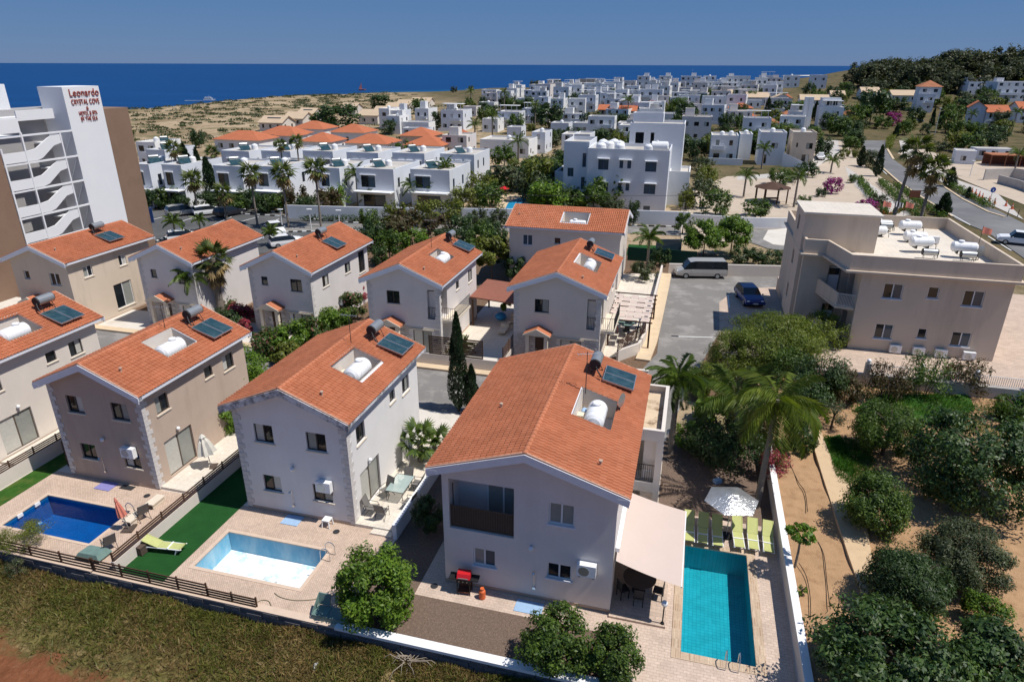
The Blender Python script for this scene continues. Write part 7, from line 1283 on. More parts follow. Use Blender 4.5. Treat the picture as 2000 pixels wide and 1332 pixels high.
b = MB(); b.box(-6,-5.6,31.4,31.8,16.6,19.2); obj('chimney', b, M['metal_dark'], HT)
for k in range(5):
    z = 13.8-2.58*k; b = MB(); b.tube([(-.1,35.6,z-1.1),(-.1,36.9,z+1.1)],.035,5); obj('brace', b, M['metal'], HT)
def letters(txt, y, z, size, wmax, m='red_letters'):
    cu = bpy.data.curves.new('lettering', 'FONT'); cu.body = txt; cu.size = size; cu.extrude = .03; cu.space_character = 1.06; cu.align_x = 'CENTER'; cu.materials.append(M['red_letters'])
    o = bpy.data.objects.new('sign_lettering', cu); C.objects.link(o); bpy.context.view_layer.update(); me = bpy.data.meshes.new_from_object(o.evaluated_get(bpy.context.evaluated_depsgraph_get())); bpy.data.objects.remove(o); o = link('sign_lettering', me); o.parent = HT; o.location = (.07, y, z); o.rotation_euler = (math.pi/2, 0, math.pi/2); bpy.context.view_layer.update(); s = wmax/max(.1,o.dimensions.x); o.scale = (s,1,1); return o
M['red_letters'] = flat('red_letters', (.30,.06,.045), .5)
letters('Leonardo', 39.5, 18.35, 1.05, 3.75); letters('CRYSTAL COVE', 39.45, 17.55, .72, 3.6); letters('&', 39.5, 16.95, .5, .3); letters('HOTEL & SPA'.replace(' & ',' & '), 39.45, 16.42, .6, 2.35); letters('BY THE SEA', 39.45, 15.85, .6, 2.15)
# ---- blue white apartment block
BW = thing('apartment_block', 'large blue white block with blue shuttered windows and roof tanks', 'apartment block', E(0,0), TH); v0 = 86.65
bw = [(-5.71,-4.06,6.11,7.75),(-2.33,-1.75,6.46,7.69,dict(n=1)),(-1.1,-.5,6.46,7.69,dict(n=1)),(1.72,3.44,6.09,7.61),(-5.71,-3.95,2.65,4.17),(-2.38,-1.8,3.0,4.19,dict(n=1)),(-1.15,-.56,3.0,4.19,dict(n=1)),(1.75,3.55,2.62,4.19),(1.9,2.95,.05,.75,dict(n=1))]
M['shutter_blue'] = flat('shutter_blue', (.02,.085,.20), .5)
block(BW, -7.45, 5.3, v0, v0+9, -.2, 9.4, 'blue_white', .5, 'wall', [x[:4] for x in bw]); wset(BW, bw, 'f', v0, 'shutter_blue', sill=None, look=['glass_blue'])
for a,c_,d,e in ((-5.85,-3.9,7.8,7.95),(-2.45,-.4,7.74,7.88),(1.6,3.55,7.66,7.8),(-5.85,-3.8,4.22,4.36),(-2.5,-.45,4.24,4.38),(1.6,3.7,4.24,4.38)): b = MB(); b.box(a,c_,v0-.5,v0-.003,d,e); obj('window_hood', b, M['white'], BW)
block(BW, -11.6, -7.47, v0+1.5, v0+10, 2.2, 10.2, 'blue_white', .6, 'side_wing', [(-10.9,-9.9,4.6,6.0),(-8.6,-8.0,2.6,4.6),(-8.5,-7.9,6.2,8.4)]); wset(BW, [(-10.9,-9.9,4.6,6.0),(-8.6,-8.0,2.6,4.6,dict(n=1)),(-8.5,-7.9,6.2,8.4,dict(n=1))], 'f', v0+1.5, 'shutter_blue', sill=None, look=['glass_blue'])
block(BW, -1.9, 7.0, v0+9.02, v0+17, -.2, 12.7, 'blue_white', .4, 'rear_block', [(-.9,.5,9.4,11.2),(1.6,2.2,9.4,11.2)]); block(BW, -1.6, 3.4, v0+10.5, v0+14, 12.72, 14.2, 'blue_white', .2, 'roof_house'); block(BW, 5.32, 8.6, v0+6, v0+13, -.2, 5.5, 'white', .4, 'annex'); block(BW, -13.5, -11.62, v0+4, v0+12, -.2, 5., 'blue_white', .4, 'left_annex')
def dome_tank(label, loc, r=.75, group='white dome tanks', h_=1.3):
    def mk(): b = MB(); b.cyl((0,0,0),(0,0,h_),r,r*.97,14); b.ball((0,0,h_),r*.97,r*.97,r*.55,14,6); b.cyl((0,0,h_+r*.5),(0,0,h_+r*.62),r*.25,n=10); return b.mesh('water_tank', M['plastic'])
    return tag(link('dome_tank', shared(('dome',r,h_), mk), None, loc), label, 'water tank', group)
for i,(u_,v_) in enumerate(((-5.6,1.6),(-4.6,4.2),(-2.6,1.6),(-3.0,5.0),(-5.9,6.5),(-4.2,7.6),(2.0,1.5))): dome_tank(('front left dome tank on the blue white block roof','second dome tank behind the front left one on the blue white block','front middle dome tank on the blue white block','large dome tank in the middle of the blue white block roof','dome tank at the back left of the blue white block roof','rear dome tank by the stair house of the blue white block','right dome tank beside a lying tank on the blue white block')[i], E(u_,v0+v_,8.9), .85, 'dome tanks on the blue white block', .8)
tk = water_tank('large lying white tank on the right of the blue white block roof', E(3.6,v0+1.7,8.95), TH+math.pi/2, .75, 2.4); tk['group'] = 'dome tanks on the blue white block'
# ---- generic white houses
def house(label, B, d, m='white', wins='auto', hood=False, ph=.35, group=None, fr='frame_dark', storeys=2, roof=None, cat='house', name='house', side=True, tank=None, look=None):
    ref = label.split(',')[0]; ref = ' '.join(ref.split()[:9])
    """B = (x, y, z, width, height, rotation)"""
    x,y,z,w_,h_,rot = B; t = thing(name, label, cat, (x,y,z), RAD(rot), group); r_ = random.Random(int(x*13+y*7)); fo = []; ro = []
    if wins == 'auto':
        n = max(1, round(w_/3.2)); sh = h_/storeys if not roof else h_/storeys
        for s in range(storeys):
            for i in range(n):
                ww = r_.choice((.8,1.1,1.4)); cx = w_*(i+.5)/n; zb = s*sh+(.9 if s else 1.0); fo.append((cx-ww/2, cx+ww/2, zb, min(zb+1.2,(s+1)*sh-.3)))
        if side:
            n = max(1, round(d/4)); 
            for s in range(storeys):
                for i in range(n):
                    if r_.random() < .75: cy = d*(i+.5)/n; zb = s*sh+.95; ro.append((cy-.5, cy+.5, zb, min(zb+1.15,(s+1)*sh-.3)))
    elif wins: fo = [v_ for v_ in wins if v_[0] != 'r']; ro = [v_[1:] for v_ in wins if v_[0] == 'r']
    if roof is None:
        block(t, 0, w_, 0, d, -1.5, h_, m, ph, 'wall', [f[:4] for f in fo], [f[:4] for f in ro])
        if storeys > 1 and w_ > 4.5 and not hood and wins == 'auto':
            if r_.random() < .6: sx_ = w_*r_.choice((.08,.5)); block(t, sx_, sx_+min(2.8,w_*.4), d*.45, d*.45+2.8, h_-ph+.004, h_+r_.uniform(1.3,2.3), m, .1, 'stair_house')
            if r_.random() < .7: b = MB(); b.box(-.3,w_*r_.uniform(.7,1.25),-2.6,-2.42,-1.5,r_.uniform(.7,1.5)); obj('terrace_wall', b, M[m], t)
            if r_.random() < .6: b = MB(); a_ = w_*r_.choice((.05,.45)); b.box(a_,a_+w_*.45,-1.1,-.003,h_/storeys-.15,h_/storeys); b.box(a_,a_+w_*.45,-1.1,-1.0,h_/storeys,h_/storeys+.85); obj('balcony', b, M[m], t)
            if r_.random() < .35: b = MB(); [b.box(w_*.1+k*w_*.25,w_*.1+k*w_*.25+.15,d*.1,d*.1+.15,h_-ph,h_+1.9) for k in range(4)]; b.box(w_*.05,w_*.95,d*.05,d*.4,h_+1.9,h_+2.05); obj('roof_pergola', b, M['white'], t)
    else:
        b = MB(); gab = h_+roof[1] if roof[0] == 'gable' else None
        facade(b, (0,0), 0, w_, h_, fo, gable=gab); facade(b, (w_,0), math.pi/2, d, h_, ro, gable=h_+roof[1] if roof[0] == 'gableside' else None); facade(b, (w_,d), math.pi, w_, h_, [], gable=gab); facade(b, (0,d), -math.pi/2, d, h_, [], gable=h_+roof[1] if roof[0] == 'gableside' else None); b.v = [(p[0],p[1],p[2] if p[2] > .01 else -1.5) for p in b.v]; obj('wall', b, M[m], t)
        o = .45; b = MB(); k = roof[1]; rm = roof[2]
        if roof[0] == 'hip':
            if w_ > d: rp = [(d/2,d/2),(w_-d/2,d/2)]
            else: rp = [(w_/2,w_/2),(w_/2,d-w_/2)]
            c4 = [(-o,-o),(w_+o,-o),(w_+o,d+o),(-o,d+o)]; V = [(*p,h_) for p in c4]+[(*p,h_+k) for p in rp]; b.add(V, ([(0,1,5,4),(1,2,5),(2,3,4,5),(3,0,4)] if w_ > d else [(0,1,4),(1,2,5,4),(2,3,5),(3,0,4,5)])+[(3,2,1,0)])
        elif roof[0] == 'gable': V = [(-o,-o,h_-.1),(w_/2,-o,h_+k),(w_+o,-o,h_-.1),(-o,d+o,h_-.1),(w_/2,d+o,h_+k),(w_+o,d+o,h_-.1)]; b.add(V+[(a,c_,e-.14) for a,c_,e in V], [(0,1,4,3),(1,2,5,4),(9,10,7,6),(10,11,8,7),(0,6,7,1),(1,7,8,2),(3,4,10,9),(4,5,11,10),(0,3,9,6),(2,8,11,5)])
        else: V = [(-o,-o,h_-.1),(-o,d/2,h_+k),(-o,d+o,h_-.1),(w_+o,-o,h_-.1),(w_+o,d/2,h_+k),(w_+o,d+o,h_-.1)]; b.add(V+[(a,c_,e-.14) for a,c_,e in V], [(0,3,4,1),(1,4,5,2),(6,7,10,9),(7,8,11,10),(0,1,7,6),(1,2,8,7),(3,9,10,4),(4,10,11,5),(0,6,9,3),(2,5,11,8)])
        obj('roof', b, M[rm], t)
    for f in fo: window(t, (f[0],0,f[2]), 0, f[1]-f[0], f[3]-f[2], fr, 2 if f[1]-f[0] > .9 else 1, None, .09, look)
    for f in ro: window(t, (w_,f[0],f[2]), math.pi/2, f[1]-f[0], f[3]-f[2], fr, 1, None, .09, look)
    if hood:
        for f in fo: b = MB(); b.box(f[0]-.15,f[1]+.15,-.25,-.003,f[3]+.03,f[3]+.15); obj('window_hood', b, M['white'], t)
    c_, s_ = math.cos(RAD(rot)), math.sin(RAD(rot))
    at_ = lambda a, e, q: (x+a*c_-e*s_, y+a*s_+e*c_, z+q)
    if tank:
        for i,(a,e,k) in enumerate(tank):
            if k == 'd': dome_tank('white dome water tank on the '+(ref if tank[0] else ''), at_(a*w_,e*d,h_-ph), .6, 'dome tanks on the white houses', .7)
            else: sh = tag(link('roof_solar_heater', shared('rsh', lambda: (lambda b: (b.cyl((-.7,0,1.),(.7,0,1.),.27,n=8), b.quad((-.9,-1.5,.1),(.9,-1.5,.1),(.9,-.1,.95),(-.9,-.1,.95),m=1), b.quad((-.9,-1.5,.06),(-.9,-.1,.91),(.9,-.1,.91),(.9,-1.5,.06)), b.tube([(-.8,-.1,0),(-.8,-.1,.9)],.03,4), b.tube([(.8,-.1,0),(.8,-.1,.9)],.03,4), b.mesh('roof_solar_heater', [M['boiler'],M['collector']]))[-1])(MB())), None, at_(a*w_,e*d,h_-ph), RAD(rot)+.9), 'small solar heater on the '+ref, 'solar heater', 'solar heaters on the white houses')
    return t
O_ = ('first','second','third','fourth','fifth','sixth','seventh','eighth')
M['tile_far'] = mat('tile_far', (.42,.14,.07), .85, .14, .6, .15, bump=.3, bscale=6); M['tile_tan'] = mat('tile_tan', (.52,.40,.28), .85, .1, .5, .15); M['tile_old'] = mat('tile_old', (.36,.15,.08), .85, .2, .7, .15)
# front terrace row behind the car park
ROWA = [((-60.08, 108.16, -0, 2.77, 6.9, -14.8),'leftmost front terrace house, beside the brown hotel wall'),((-55.78, 108.24, -0, 3.62, 6.82, -14.8),'front terrace house left of the dark cypresses'),((-47.68, 108.38, -0, 5.16, 6.67, -14.8),'front terrace house right of the dark cypresses'),((-41.3, 108.5, -0, 4.8, 6.6, -14.8),'front terrace house behind the middle tall thin palm'),((-31.54, 109.95, -0, 3.89, 6.19, -14.8),'front terrace house with a white pergola awning'),((-25.2, 109.21, -0, 6.53, 6.24, -14.8),'wide front terrace house with a framed upper window'),((-16.35, 108.52, -0, 6.63, 6.2, -14.8),'last front terrace house with blue window frames')]
for i,(B,lab) in enumerate(ROWA):
    w_, h_ = B[3], B[4]; f = 'shutter_blue' if i in (0,6) else 'frame_dark'
    house(lab, B, (9,10,9,10.5,11,11,10.5)[i], 'blue_white', [(w_*.12,w_*.5,h_*.52,h_*.82),(w_*.15,w_*.75,.2,h_*.34),('r',1.5,2.3,h_*.5,h_*.75),('r',6.,6.8,h_*.5,h_*.75)], True, .3, 'white front terrace houses', f, tank=((.5,.5,'d'),(.25,.4,'s')), look=['glass','glass_blue'])
    b = MB(); b.box(0,w_,-1.6,-.003,h_*.42,h_*.42+.16); o = obj('balcony_slab', b, M['white'], [t_ for t_ in C.objects if t_.get('label') == lab][0])
ROWB = [((-66.12, 123.79, -0, 4.01, 7.3, -14.8),'second row terrace house, leftmost behind a thin palm'),((-52.74, 124.06, -0, 5.83, 7.13, -14.8),'second row terrace house, second from the left'),((-45.51, 124.2, 0, 5.96, 7.14, -14.8),'second row terrace house, third from the left'),((-38.03, 124.35, 0, 6.02, 7.15, -14.8),'second row terrace house in the middle'),((-30.16, 124.51, 0, 6.24, 6.89, -14.8),'second row terrace house, right of the middle one'),((-21.89, 124.68, 0, 6.24, 6.81, -14.8),'second row terrace house with a blue door'),((-13.58, 128.19, 0, 6.68, 6.23, -14.8),'second row corner terrace house with open side')]
for i,(B,lab) in enumerate(ROWB):
    w_, h_ = B[3], B[4]; wn = [(w_*.2,w_*.36,h_*.62,h_*.8),(w_*.46,w_*.62,h_*.62,h_*.8),(w_*.74,w_*.88,h_*.55,h_*.8),('r',2,2.8,h_*.55,h_*.8),('r',5.5,6.3,h_*.55,h_*.8),('r',2,3,.6,2.2)]
    house(lab, B, (8,9.5,9.5,9.5,10,10.5,10)[i], 'blue_white', wn, True, .3, 'white second row terrace houses', 'shutter_blue' if i in (3,5) else 'frame_dark', tank=((.6,.55,'d'),(.3,.45,'s')))
house('white cube house between the hotel and the terrace rows', (-82.48, 150.9, -0.01, 4.99, 5.8, -14.8), 8, 'white', 'auto', tank=((.4,.5,'d'),(.8,.5,'s')))
ROWC = [((-79.01, 182.99, -0.01, 13.37, 3.15, -14.8),2.0,'leftmost red hip roofed house behind the terraces'),((-72.17, 196.14, 0.04, 12.11, 3.21, -14.8),2.0,'red hip roofed house, second from the left'),((-66.71, 209.75, 0.07, 10.7, 3.56, -14.8),2.0,'red hip roofed house at the back, near the tan roofs'),((-55.18, 178.98, 0.03, 8.88, 3.09, -14.8),2.0,'red hip roofed house in the middle of the front line'),((-66.02, 192.48, 0.04, 6.43, 3.16, -14.8),1.8,'small red hip roofed house by the thin palm pair'),((-52.61, 200.61, 0.05, 10.42, 3.42, -14.8),2.0,'red hip roofed house at the back, middle'),((-42.79, 176.19, 0.02, 11.41, 3.04, -14.8),2.0,'red hip roofed house with a dark seam, front line'),((-31.07, 191.34, 0.01, 9.1, 3.41, -14.8),2.0,'red hip roofed house beside the brown block house'),((-27.1, 171.62, 0, 9.81, 3.09, -14.8),2.0,'rightmost red hip roofed house of the front line'),((-16.11, 189.45, -0, 4, 3.52, -14.8),1.6,'small red roofed white house beside the bushy palms')]
for i,(B,k,lab) in enumerate(ROWC): house(lab, B, min(9,B[3]*.95), 'wall_beige' if i in (7,8) else 'white', 'auto', group='red hip roofed houses', roof=('hip',k,'tile_far'), storeys=1 if B[4] < 4 else 2)
TAN = [((-87.42, 240.44, 0.13, 8.73, 2.87, -14),3,'tan roofed house with dark solar panels near the dunes'),((-84.51, 258.15, 0.21, 7.59, 2.89, -14),3,'tan roofed house right of the one with solar panels'),((-87.25, 283.88, 0.28, 6.91, 2.76, -14),3,'tan roofed house behind the gabled tan house'),((-78.4, 319.95, 0.09, 7.13, 3.09, -14),3,'tan roofed house above the wide dark trees'),((-59.14, 269.03, 0.16, 7.69, 3.37, -14),3,'tan roofed house at the edge of the white village, nearest'),((-59.2, 297.99, 0.16, 5.17, 2.89, -14),3,'tan roofed house at the edge of the white village, second'),((-58.37, 322.98, 0.18, 5.57, 3.12, -14),3,'tan roofed house at the edge of the white village, third'),((-56.75, 343.67, 0.25, 6.69, 3.31, -14),3,'tan roofed house at the edge of the white village, fourth'),((-52.99, 364.93, 0.46, 10.15, 3.25, -14),3,'tan roofed house nearest the shore pines'),((100.06, 339.95, 5.66, 4.72, 3.23, -14),2,'tan roofed house left among the far tan roofs'),((105.99, 320.63, 4.85, 9.48, 3.5, -14),3,'long tan roofed house in the far right village'),((114.98, 314.5, 4.78, 8.8, 3.22, -14),3,'tan roofed gabled house with two windows, far right village'),((124.28, 305.03, 4.49, 11.13, 3.55, -14),3,'long tan roofed house beside the dark ridge wood'),((143.81, 319.95, 6.33, 5.57, 2.83, -14),3,'small tan roofed house at the ridge wood'),((158.9, 322.81, 7.34, 7.4, 3.28, -10),2.5,'tan roofed house below the ridge wood'),((166.97, 311.72, 6.81, 10.23, 2.97, -10),3,'tan roofed white house left of the white villa'),((220.07, 334.17, 12.22, 9.15, 3.13, -10),3,'tan roofed house above the far apartment block, left')]
for i,(B,d,lab) in enumerate(TAN):
    t = house(lab, B, 8.5, 'wall_cream' if i < 9 else 'white', 'auto', group='tan roofed houses', roof=('gableside' if i not in (11,) else 'gable',2.0,'tile_tan'), storeys=1 if B[4] < 4.2 else 2)
    if i in (0,2):
        w_ = B[3]; b = MB(); y0, z0, y1, z1 = .6,B[4]+.35,3.0,B[4]+1.45; b.add([(w_*.2,y0,z0),(w_*.8,y0,z0),(w_*.8,y1,z1),(w_*.2,y1,z1),(w_*.2,y0,z0-.1),(w_*.8,y0,z0-.1),(w_*.8,y1,z1-.1),(w_*.2,y1,z1-.1)], [(0,1,2,3),(7,6,5,4),(0,4,5,1),(1,5,6,2),(2,6,7,3),(3,7,4,0)]); obj('solar_array', b, M['glass'], t)
WH = [ # white village
 ((-47.68, 249.75, 0.15, 3.98, 6.95, -14.8),9,'white house at the left of the village, beside the last tan gable'),((-44, 249.76, 0.16, 4.56, 6.26, -14.8),9,'white house with a sunny wall, second at the village left'),((-34.78, 249.53, 0.21, 5.09, 6.94, -14.8),9,'white house beside the deep blue wall'),((-25.02, 243.68, 0.22, 8.13, 6.79, -14.8),10,'tall white house with two small dark windows'),((-37.85, 231.69, 0.08, 10.58, 3.91, -14.8),6,'low white house with a roof terrace frame'),((-5.44, 251.07, 0.53, 8, 5.6, -14.8),9,'white corner house with blue balcony door'),((-8.23, 174.19, -0, 12.58, 4.26, -14.8),10,'flat roofed white house with a wide roof slab'),((-1.82, 216.78, 0.04, 4.63, 3.68, -14.8),6,'small white upper storey behind the wide flat roof'),((12.79, 181.12, -0, 3.01, 4.92, -14.8),8,'white house with blue window just left of the blue white block'),((12.12, 222.86, 0.12, 5.84, 4.39, -14.8),7,'white house with a corrugated terrace roof'),((19.92, 231.67, 0.28, 8.06, 3.58, -14.8),6,'white house with tan arch behind the blue white block'),
 ((11.11, 315.06, 2.89, 4.68, 5.39, -14.8),8,'white house at the village edge by the pale field'),((16, 298.67, 2.44, 5.53, 5.94, -14.8),8,'white house with red awning at the village edge'),((19.55, 343.98, 4.27, 7.59, 7.46, -14.8),8,'white house on the left slope of the sea front'),((27.6, 351.55, 4.87, 6.43, 7.61, -14.8),8,'white house with thin white pillars'),((27.98, 303.79, 2.99, 7.56, 6.65, -14.8),9,'white house with chimney pillar in the mid village'),((37.44, 374.37, 5.85, 9.49, 7.07, -14.8),8,'white house below the yellow house'),((38.88, 313.73, 3.71, 5.92, 6.42, -14.8),8,'white house in the mid village with stair'),((46.27, 321.02, 4.19, 5.56, 7.2, -14.8),8,'white house right of the mid village stair'),((48.19, 378.33, 6.23, 9.79, 7.13, -14.8),9,'white house in the second sea front line'),((60.46, 429.43, 6.5, 5.23, 8.06, -14.8),9,'white sea front cube, first from the left'),((77.66, 446.74, 6.54, 7.61, 8.67, -14.8),10,'white sea front cube, second from the left'),((89.97, 440.88, 6.78, 7.45, 8.56, -14.8),10,'white sea front cube, third from the left'),((97.92, 417.64, 7.04, 11.66, 8.67, -14.8),10,'wide white sea front house with dark roof pergola'),((111.21, 418.07, 7.64, 7.25, 8.12, -14.8),10,'white sea front cube right of the wide one'),((57.98, 326.84, 4.59, 10.7, 6.66, -14.8),9,'white terrace house below the sea front cubes'),((74.71, 331.84, 4.83, 15.35, 4.96, -14.8),5,'long white retaining house below the sea front'),((116.91, 409.58, 7.95, 3.97, 6.04, -14.8),8,'low white sea front house'),((123.87, 414.35, 8.36, 13.06, 7.48, -14.8),10,'white sea front house with open roof frames'),((142.02, 411.23, 9.63, 8.37, 6.59, -14.8),10,'white house standing out over the sea, left of three'),((149.41, 393.35, 10.2, 7.94, 6.31, -14.8),10,'white house standing out over the sea, middle of three'),((154.98, 371.15, 10.14, 7.44, 6.95, -14.8),10,'white house standing out over the sea, right of three'),((99.99, 310.14, 4.12, 8.77, 3.4, -14.8),6,'low white villa behind the red roofs'),((185.02, 1118.47, -8.6, 9.54, 7.49, -14.8),6,'small white roof house between sea front cubes'),((55.75, 349.41, 5.54, 6, 6.62, -14.8),8,'white house with balconies below the first cube'),((35.54, 329.92, 4.35, 5.28, 5.61, -14.8),7,'white house with white posts in the mid village'),((78.88, 413.8, 6.56, 5.86, 6.67, -14.8),7,'white link house between two sea front cubes'),((3.63, 267.43, 1.06, 5.03, 5.19, -14.8),8,'white house left of the large village tree')]
for i,(B,d,lab) in enumerate(WH): house(lab, B, d, ('white','blue_white')[i%2], 'auto', group='white village houses', fr='shutter_blue' if i in (5,8) else 'frame_dark', storeys=max(1,min(3,round(B[4]/3.1))), tank=(((.5,.5,'d'),) if i%3 == 0 else None))
WH2 = [((-41.76, 231.56, 0.08, 4.61, 5.84, -14.8),8,'white house tucked behind the sunny walled house'),((-35.34, 221.98, 0.04, 8.76, 2.82, -14.8),5,'low white terrace house with a frame roof, left centre'),((-17.7, 173.92, 0, 6.42, 5.24, -14.8),8,'white house with a red roof corner behind the second row'),((-10.43, 238.11, 0.26, 5.48, 4.34, -14.8),8,'white house between the bushy palms and the corner house'),((4.95, 180.9, -0, 3.59, 5.43, -14.8),9,'grey beige side house right of the wide flat roof'),((16.28, 265.98, 1.21, 3.76, 4.43, -14.8),7,'white house left of the dark walled houses'),((17.16, 246.69, 0.62, 8.41, 5.16, -14.8),7,'grey dark walled house behind the large village tree'),((14.54, 163.3, -0, 3.69, 6.57, -14.8),8,'white house touching the left of the blue white block'),((9.87, 266.67, 1.14, 3.99, 3.34, -14.8),6,'small white house under the large village tree'),((34.8, 231.76, 0.32, 5.92, 3.58, -14.8),8,'white house behind the roof house of the block'),((54.02, 255.04, 1.11, 7.3, 4.26, -14.8),8,'white house behind the block, below the long retaining house'),((58.83, 232.19, 0.36, 5.46, 4.24, -14.8),8,'white house left behind the cube house with tanks'),((28.67, 403.8, 5.67, 5.31, 5.99, -14.8),7,'white house at the upper left of the village'),((44.59, 390.02, 6.27, 5.64, 6.3, -14.8),7,'white house in the upper village, below the ochre house'),((61.16, 399.18, 6.5, 7.42, 6.98, -14.8),7,'white house left of the second sea front cube'),((51.36, 316.32, 4.03, 5.23, 5.18, -14.8),7,'white house under the balconied house'),((19.77, 314.27, 3.18, 3.71, 4.73, -14.8),6,'white small house under the left slope'),((76.97, 232.69, 0.38, 4.24, 3.92, -14.8),7,'white house under the red hip roof, far village'),((100.66, 276.18, 2.25, 5.7, 3.82, -14.8),7,'white house between the red roofs and tan roofs'),((83.08, 264.57, 1.54, 4.07, 3.68, -14.8),7,'white house beside the far cypress'),((77.69, 277.07, 2.11, 5.25, 3.83, -14.8),7,'white low house near the far cypress'),((116.17, 293.38, 3.51, 8.96, 3.23, -14.8),7,'white long house below the far tan roofs'),((129.8, 287.9, 3.51, 5.81, 3.17, -14.8),7,'white house left of the large dark tree'),((-20.97, 297.22, 1.17, 5.69, 4.1, -14.8),7,'white house near the date palm'),((-15.5, 319.63, 1.87, 7.28, 3.95, -14.8),7,'white house with red roof edge near the date palm'),((2, 326.3, 2.86, 6.34, 4.46, -14.8),7,'white house by the pale field')]
for i,(B,d,lab) in enumerate(WH2): house(lab, B, d, ('white','blue_white','wall_grey')[i%3], 'auto', group='white village houses', storeys=max(1,min(3,round(B[4]/3.1))), tank=(((.5,.5,'d'),) if i%4 == 0 else None))
r_ = random.Random(77); taken = [(o.location.x,o.location.y) for o in C.objects if o.get('category') in ('house','apartment block')]; n_ = 0
for k in range(4000):
    if n_ >= 62: break
    y = 150+r_.random()*270; x = r_.uniform(-.16,.36)*y+r_.uniform(0,10)
    if x < -.265*y+80 or (x > .14*y and y < 200) or any(inpoly(x, y, P) for P in SHEETS) or any((x-a)**2+(y-b)**2 < 105 for a,b in taken): continue
    taken.append((x,y)); n_ += 1; house('white flat roofed village house between the trees', (x,y,float(terrain_h(x,y)),r_.uniform(5.5,9),r_.uniform(5.2,7.4),-14.8+r_.choice((0,0,6,-8))), r_.uniform(6,9), r_.choice(('white','blue_white','white','wall_grey')), 'auto', group='white village houses in the distance')
house('yellow ochre house at the top of the white village', (46.42, 511.08, 6.3, 12.55, 5.82, -14.8), 9, 'wall_beige', 'auto', storeys=1)
house('orange walled house with a red tile roof in the village', (32.31, 264.68, 1.37, 5.42, 4.77, -14.8), 8, 'wall_tan', 'auto', roof=('gableside',1.6,'tile_far'), storeys=2)
house('white house with an orange roof and dark balcony', (38.85, 264.35, 1.41, 7.29, 4.4, -14.8), 8, 'white', 'auto', roof=('gableside',1.6,'tile_far'), storeys=2); house('white gabled house with an orange roof', (50.27, 276.66, 2.05, 7.94, 4.97, -14.8), 8, 'white', 'auto', roof=('gable',1.8,'tile_far'), storeys=2)
for B,lab,rm in [((77.23, 293.84, 2.95, 7.84, 2.63, -14.8),'low red roofed house left of the far cypress','tile_far'),((88.45, 288.28, 2.75, 9.2, 2.78, -14.8),'low red roofed house right of the far cypress','tile_far'),((83.41, 255.62, 1.16, 5.7, 2.85, -14.8),'red hip roofed white house behind the cube house','tile_far'),((86.89, 246.94, 0.83, 6.51, 2.25, -14.8),'brown hip roofed house behind the pale blue house','tile_old'),((100.73, 264.1, 1.64, 5.08, 2.39, -14.8),'brown hip roofed house behind the beige house','tile_old'),((123.85, 262.67, 1.83, 4.77, 2.56, -14.8),'brown hip roofed house right of the roof pavilion house','tile_old'),((125.16, 326.91, 5.92, 3.34, 1.78, -14.8),'tiny orange roofed house behind the tower','tile_far')]: house(lab, B, 7, 'white', 'auto', roof=('hip',1.8,rm), storeys=1, group='red and brown hip roofs of the far village')
house('white cube house with tanks on its flat roof, right of the block', (47.08, 164.13, -0, 6.12, 6.37, -14.8), 8, 'white', 'auto', tank=((.4,.4,'d'),(.75,.6,'d')), storeys=2); house('grey white annex behind the cube house with tanks', (55.78, 169.96, -0, 2.9, 6.1, -14.8), 7, 'white', None, tank=((.5,.5,'d'),))
house('pale blue two storey house with a palm in front', (57.53, 160.86, -0, 5.68, 7.4, -14.8), 8, 'blue_white', [(1.,1.9,.3,2.4),(2.6,4.,3.9,5.0)], fr='glass_blue', tank=((.5,.5,'d'),)); house('beige two storey house with a green shutter door', (65.08, 161.05, -0, 5.18, 7.41, -14.8), 8, 'wall_beige', [(1.0,1.4,4.0,5.0),(3.2,4.6,3.7,5.0),(2.6,4.2,.1,2.4)], tank=((.5,.5,'d'),))
b = MB(); b.add([(0,0,0),(6,0,0),(6,.2,0),(0,.2,0),(0,0,3.2),(6,0,.6),(6,.2,.6),(0,.2,3.2)], [(3,2,1,0),(4,5,6,7),(0,1,5,4),(1,2,6,5),(2,3,7,6),(3,0,4,7)]); tag(obj('ramp_wall', b, M['blue_white'], None, (*(62.09, 157.56),0), RAD(-14)), 'white sloping wall in front of the beige house', 'wall')
tw = thing('white_tower', 'tall white ribbed tower standing between the village houses', 'tower', (96.49, 233.03, 0.41, 11.63)[:3], RAD(-14)); b = MB(); th_ = (96.49, 233.03, 0.41, 11.63)[3]
for k in range(2): b.box(k*1.3,k*1.3+1.2,0,2,-1,th_)
b.box(-.1,2.6,.3,2.2,-1,th_-.2); obj('shaft', b, M['white'], tw)
house('white house with a glazed roof pavilion behind the tower', (109.19, 249.52, 1.04, 7.62, 7.1, -14.8), 9, 'white', 'auto'); house('white roof pavilion with dark windows', (lambda B: (B[0]+.8,B[1]+1.5,B[2]+B[4]-.3,B[3]*.8,3.2,B[5]))((109.19, 249.52, 1.04, 7.62, 7.1, -14.8)), 6, 'white', [(1.5,3.2,.8,2.2),(3.6,5.,.8,2.2)], ph=.2, storeys=1)
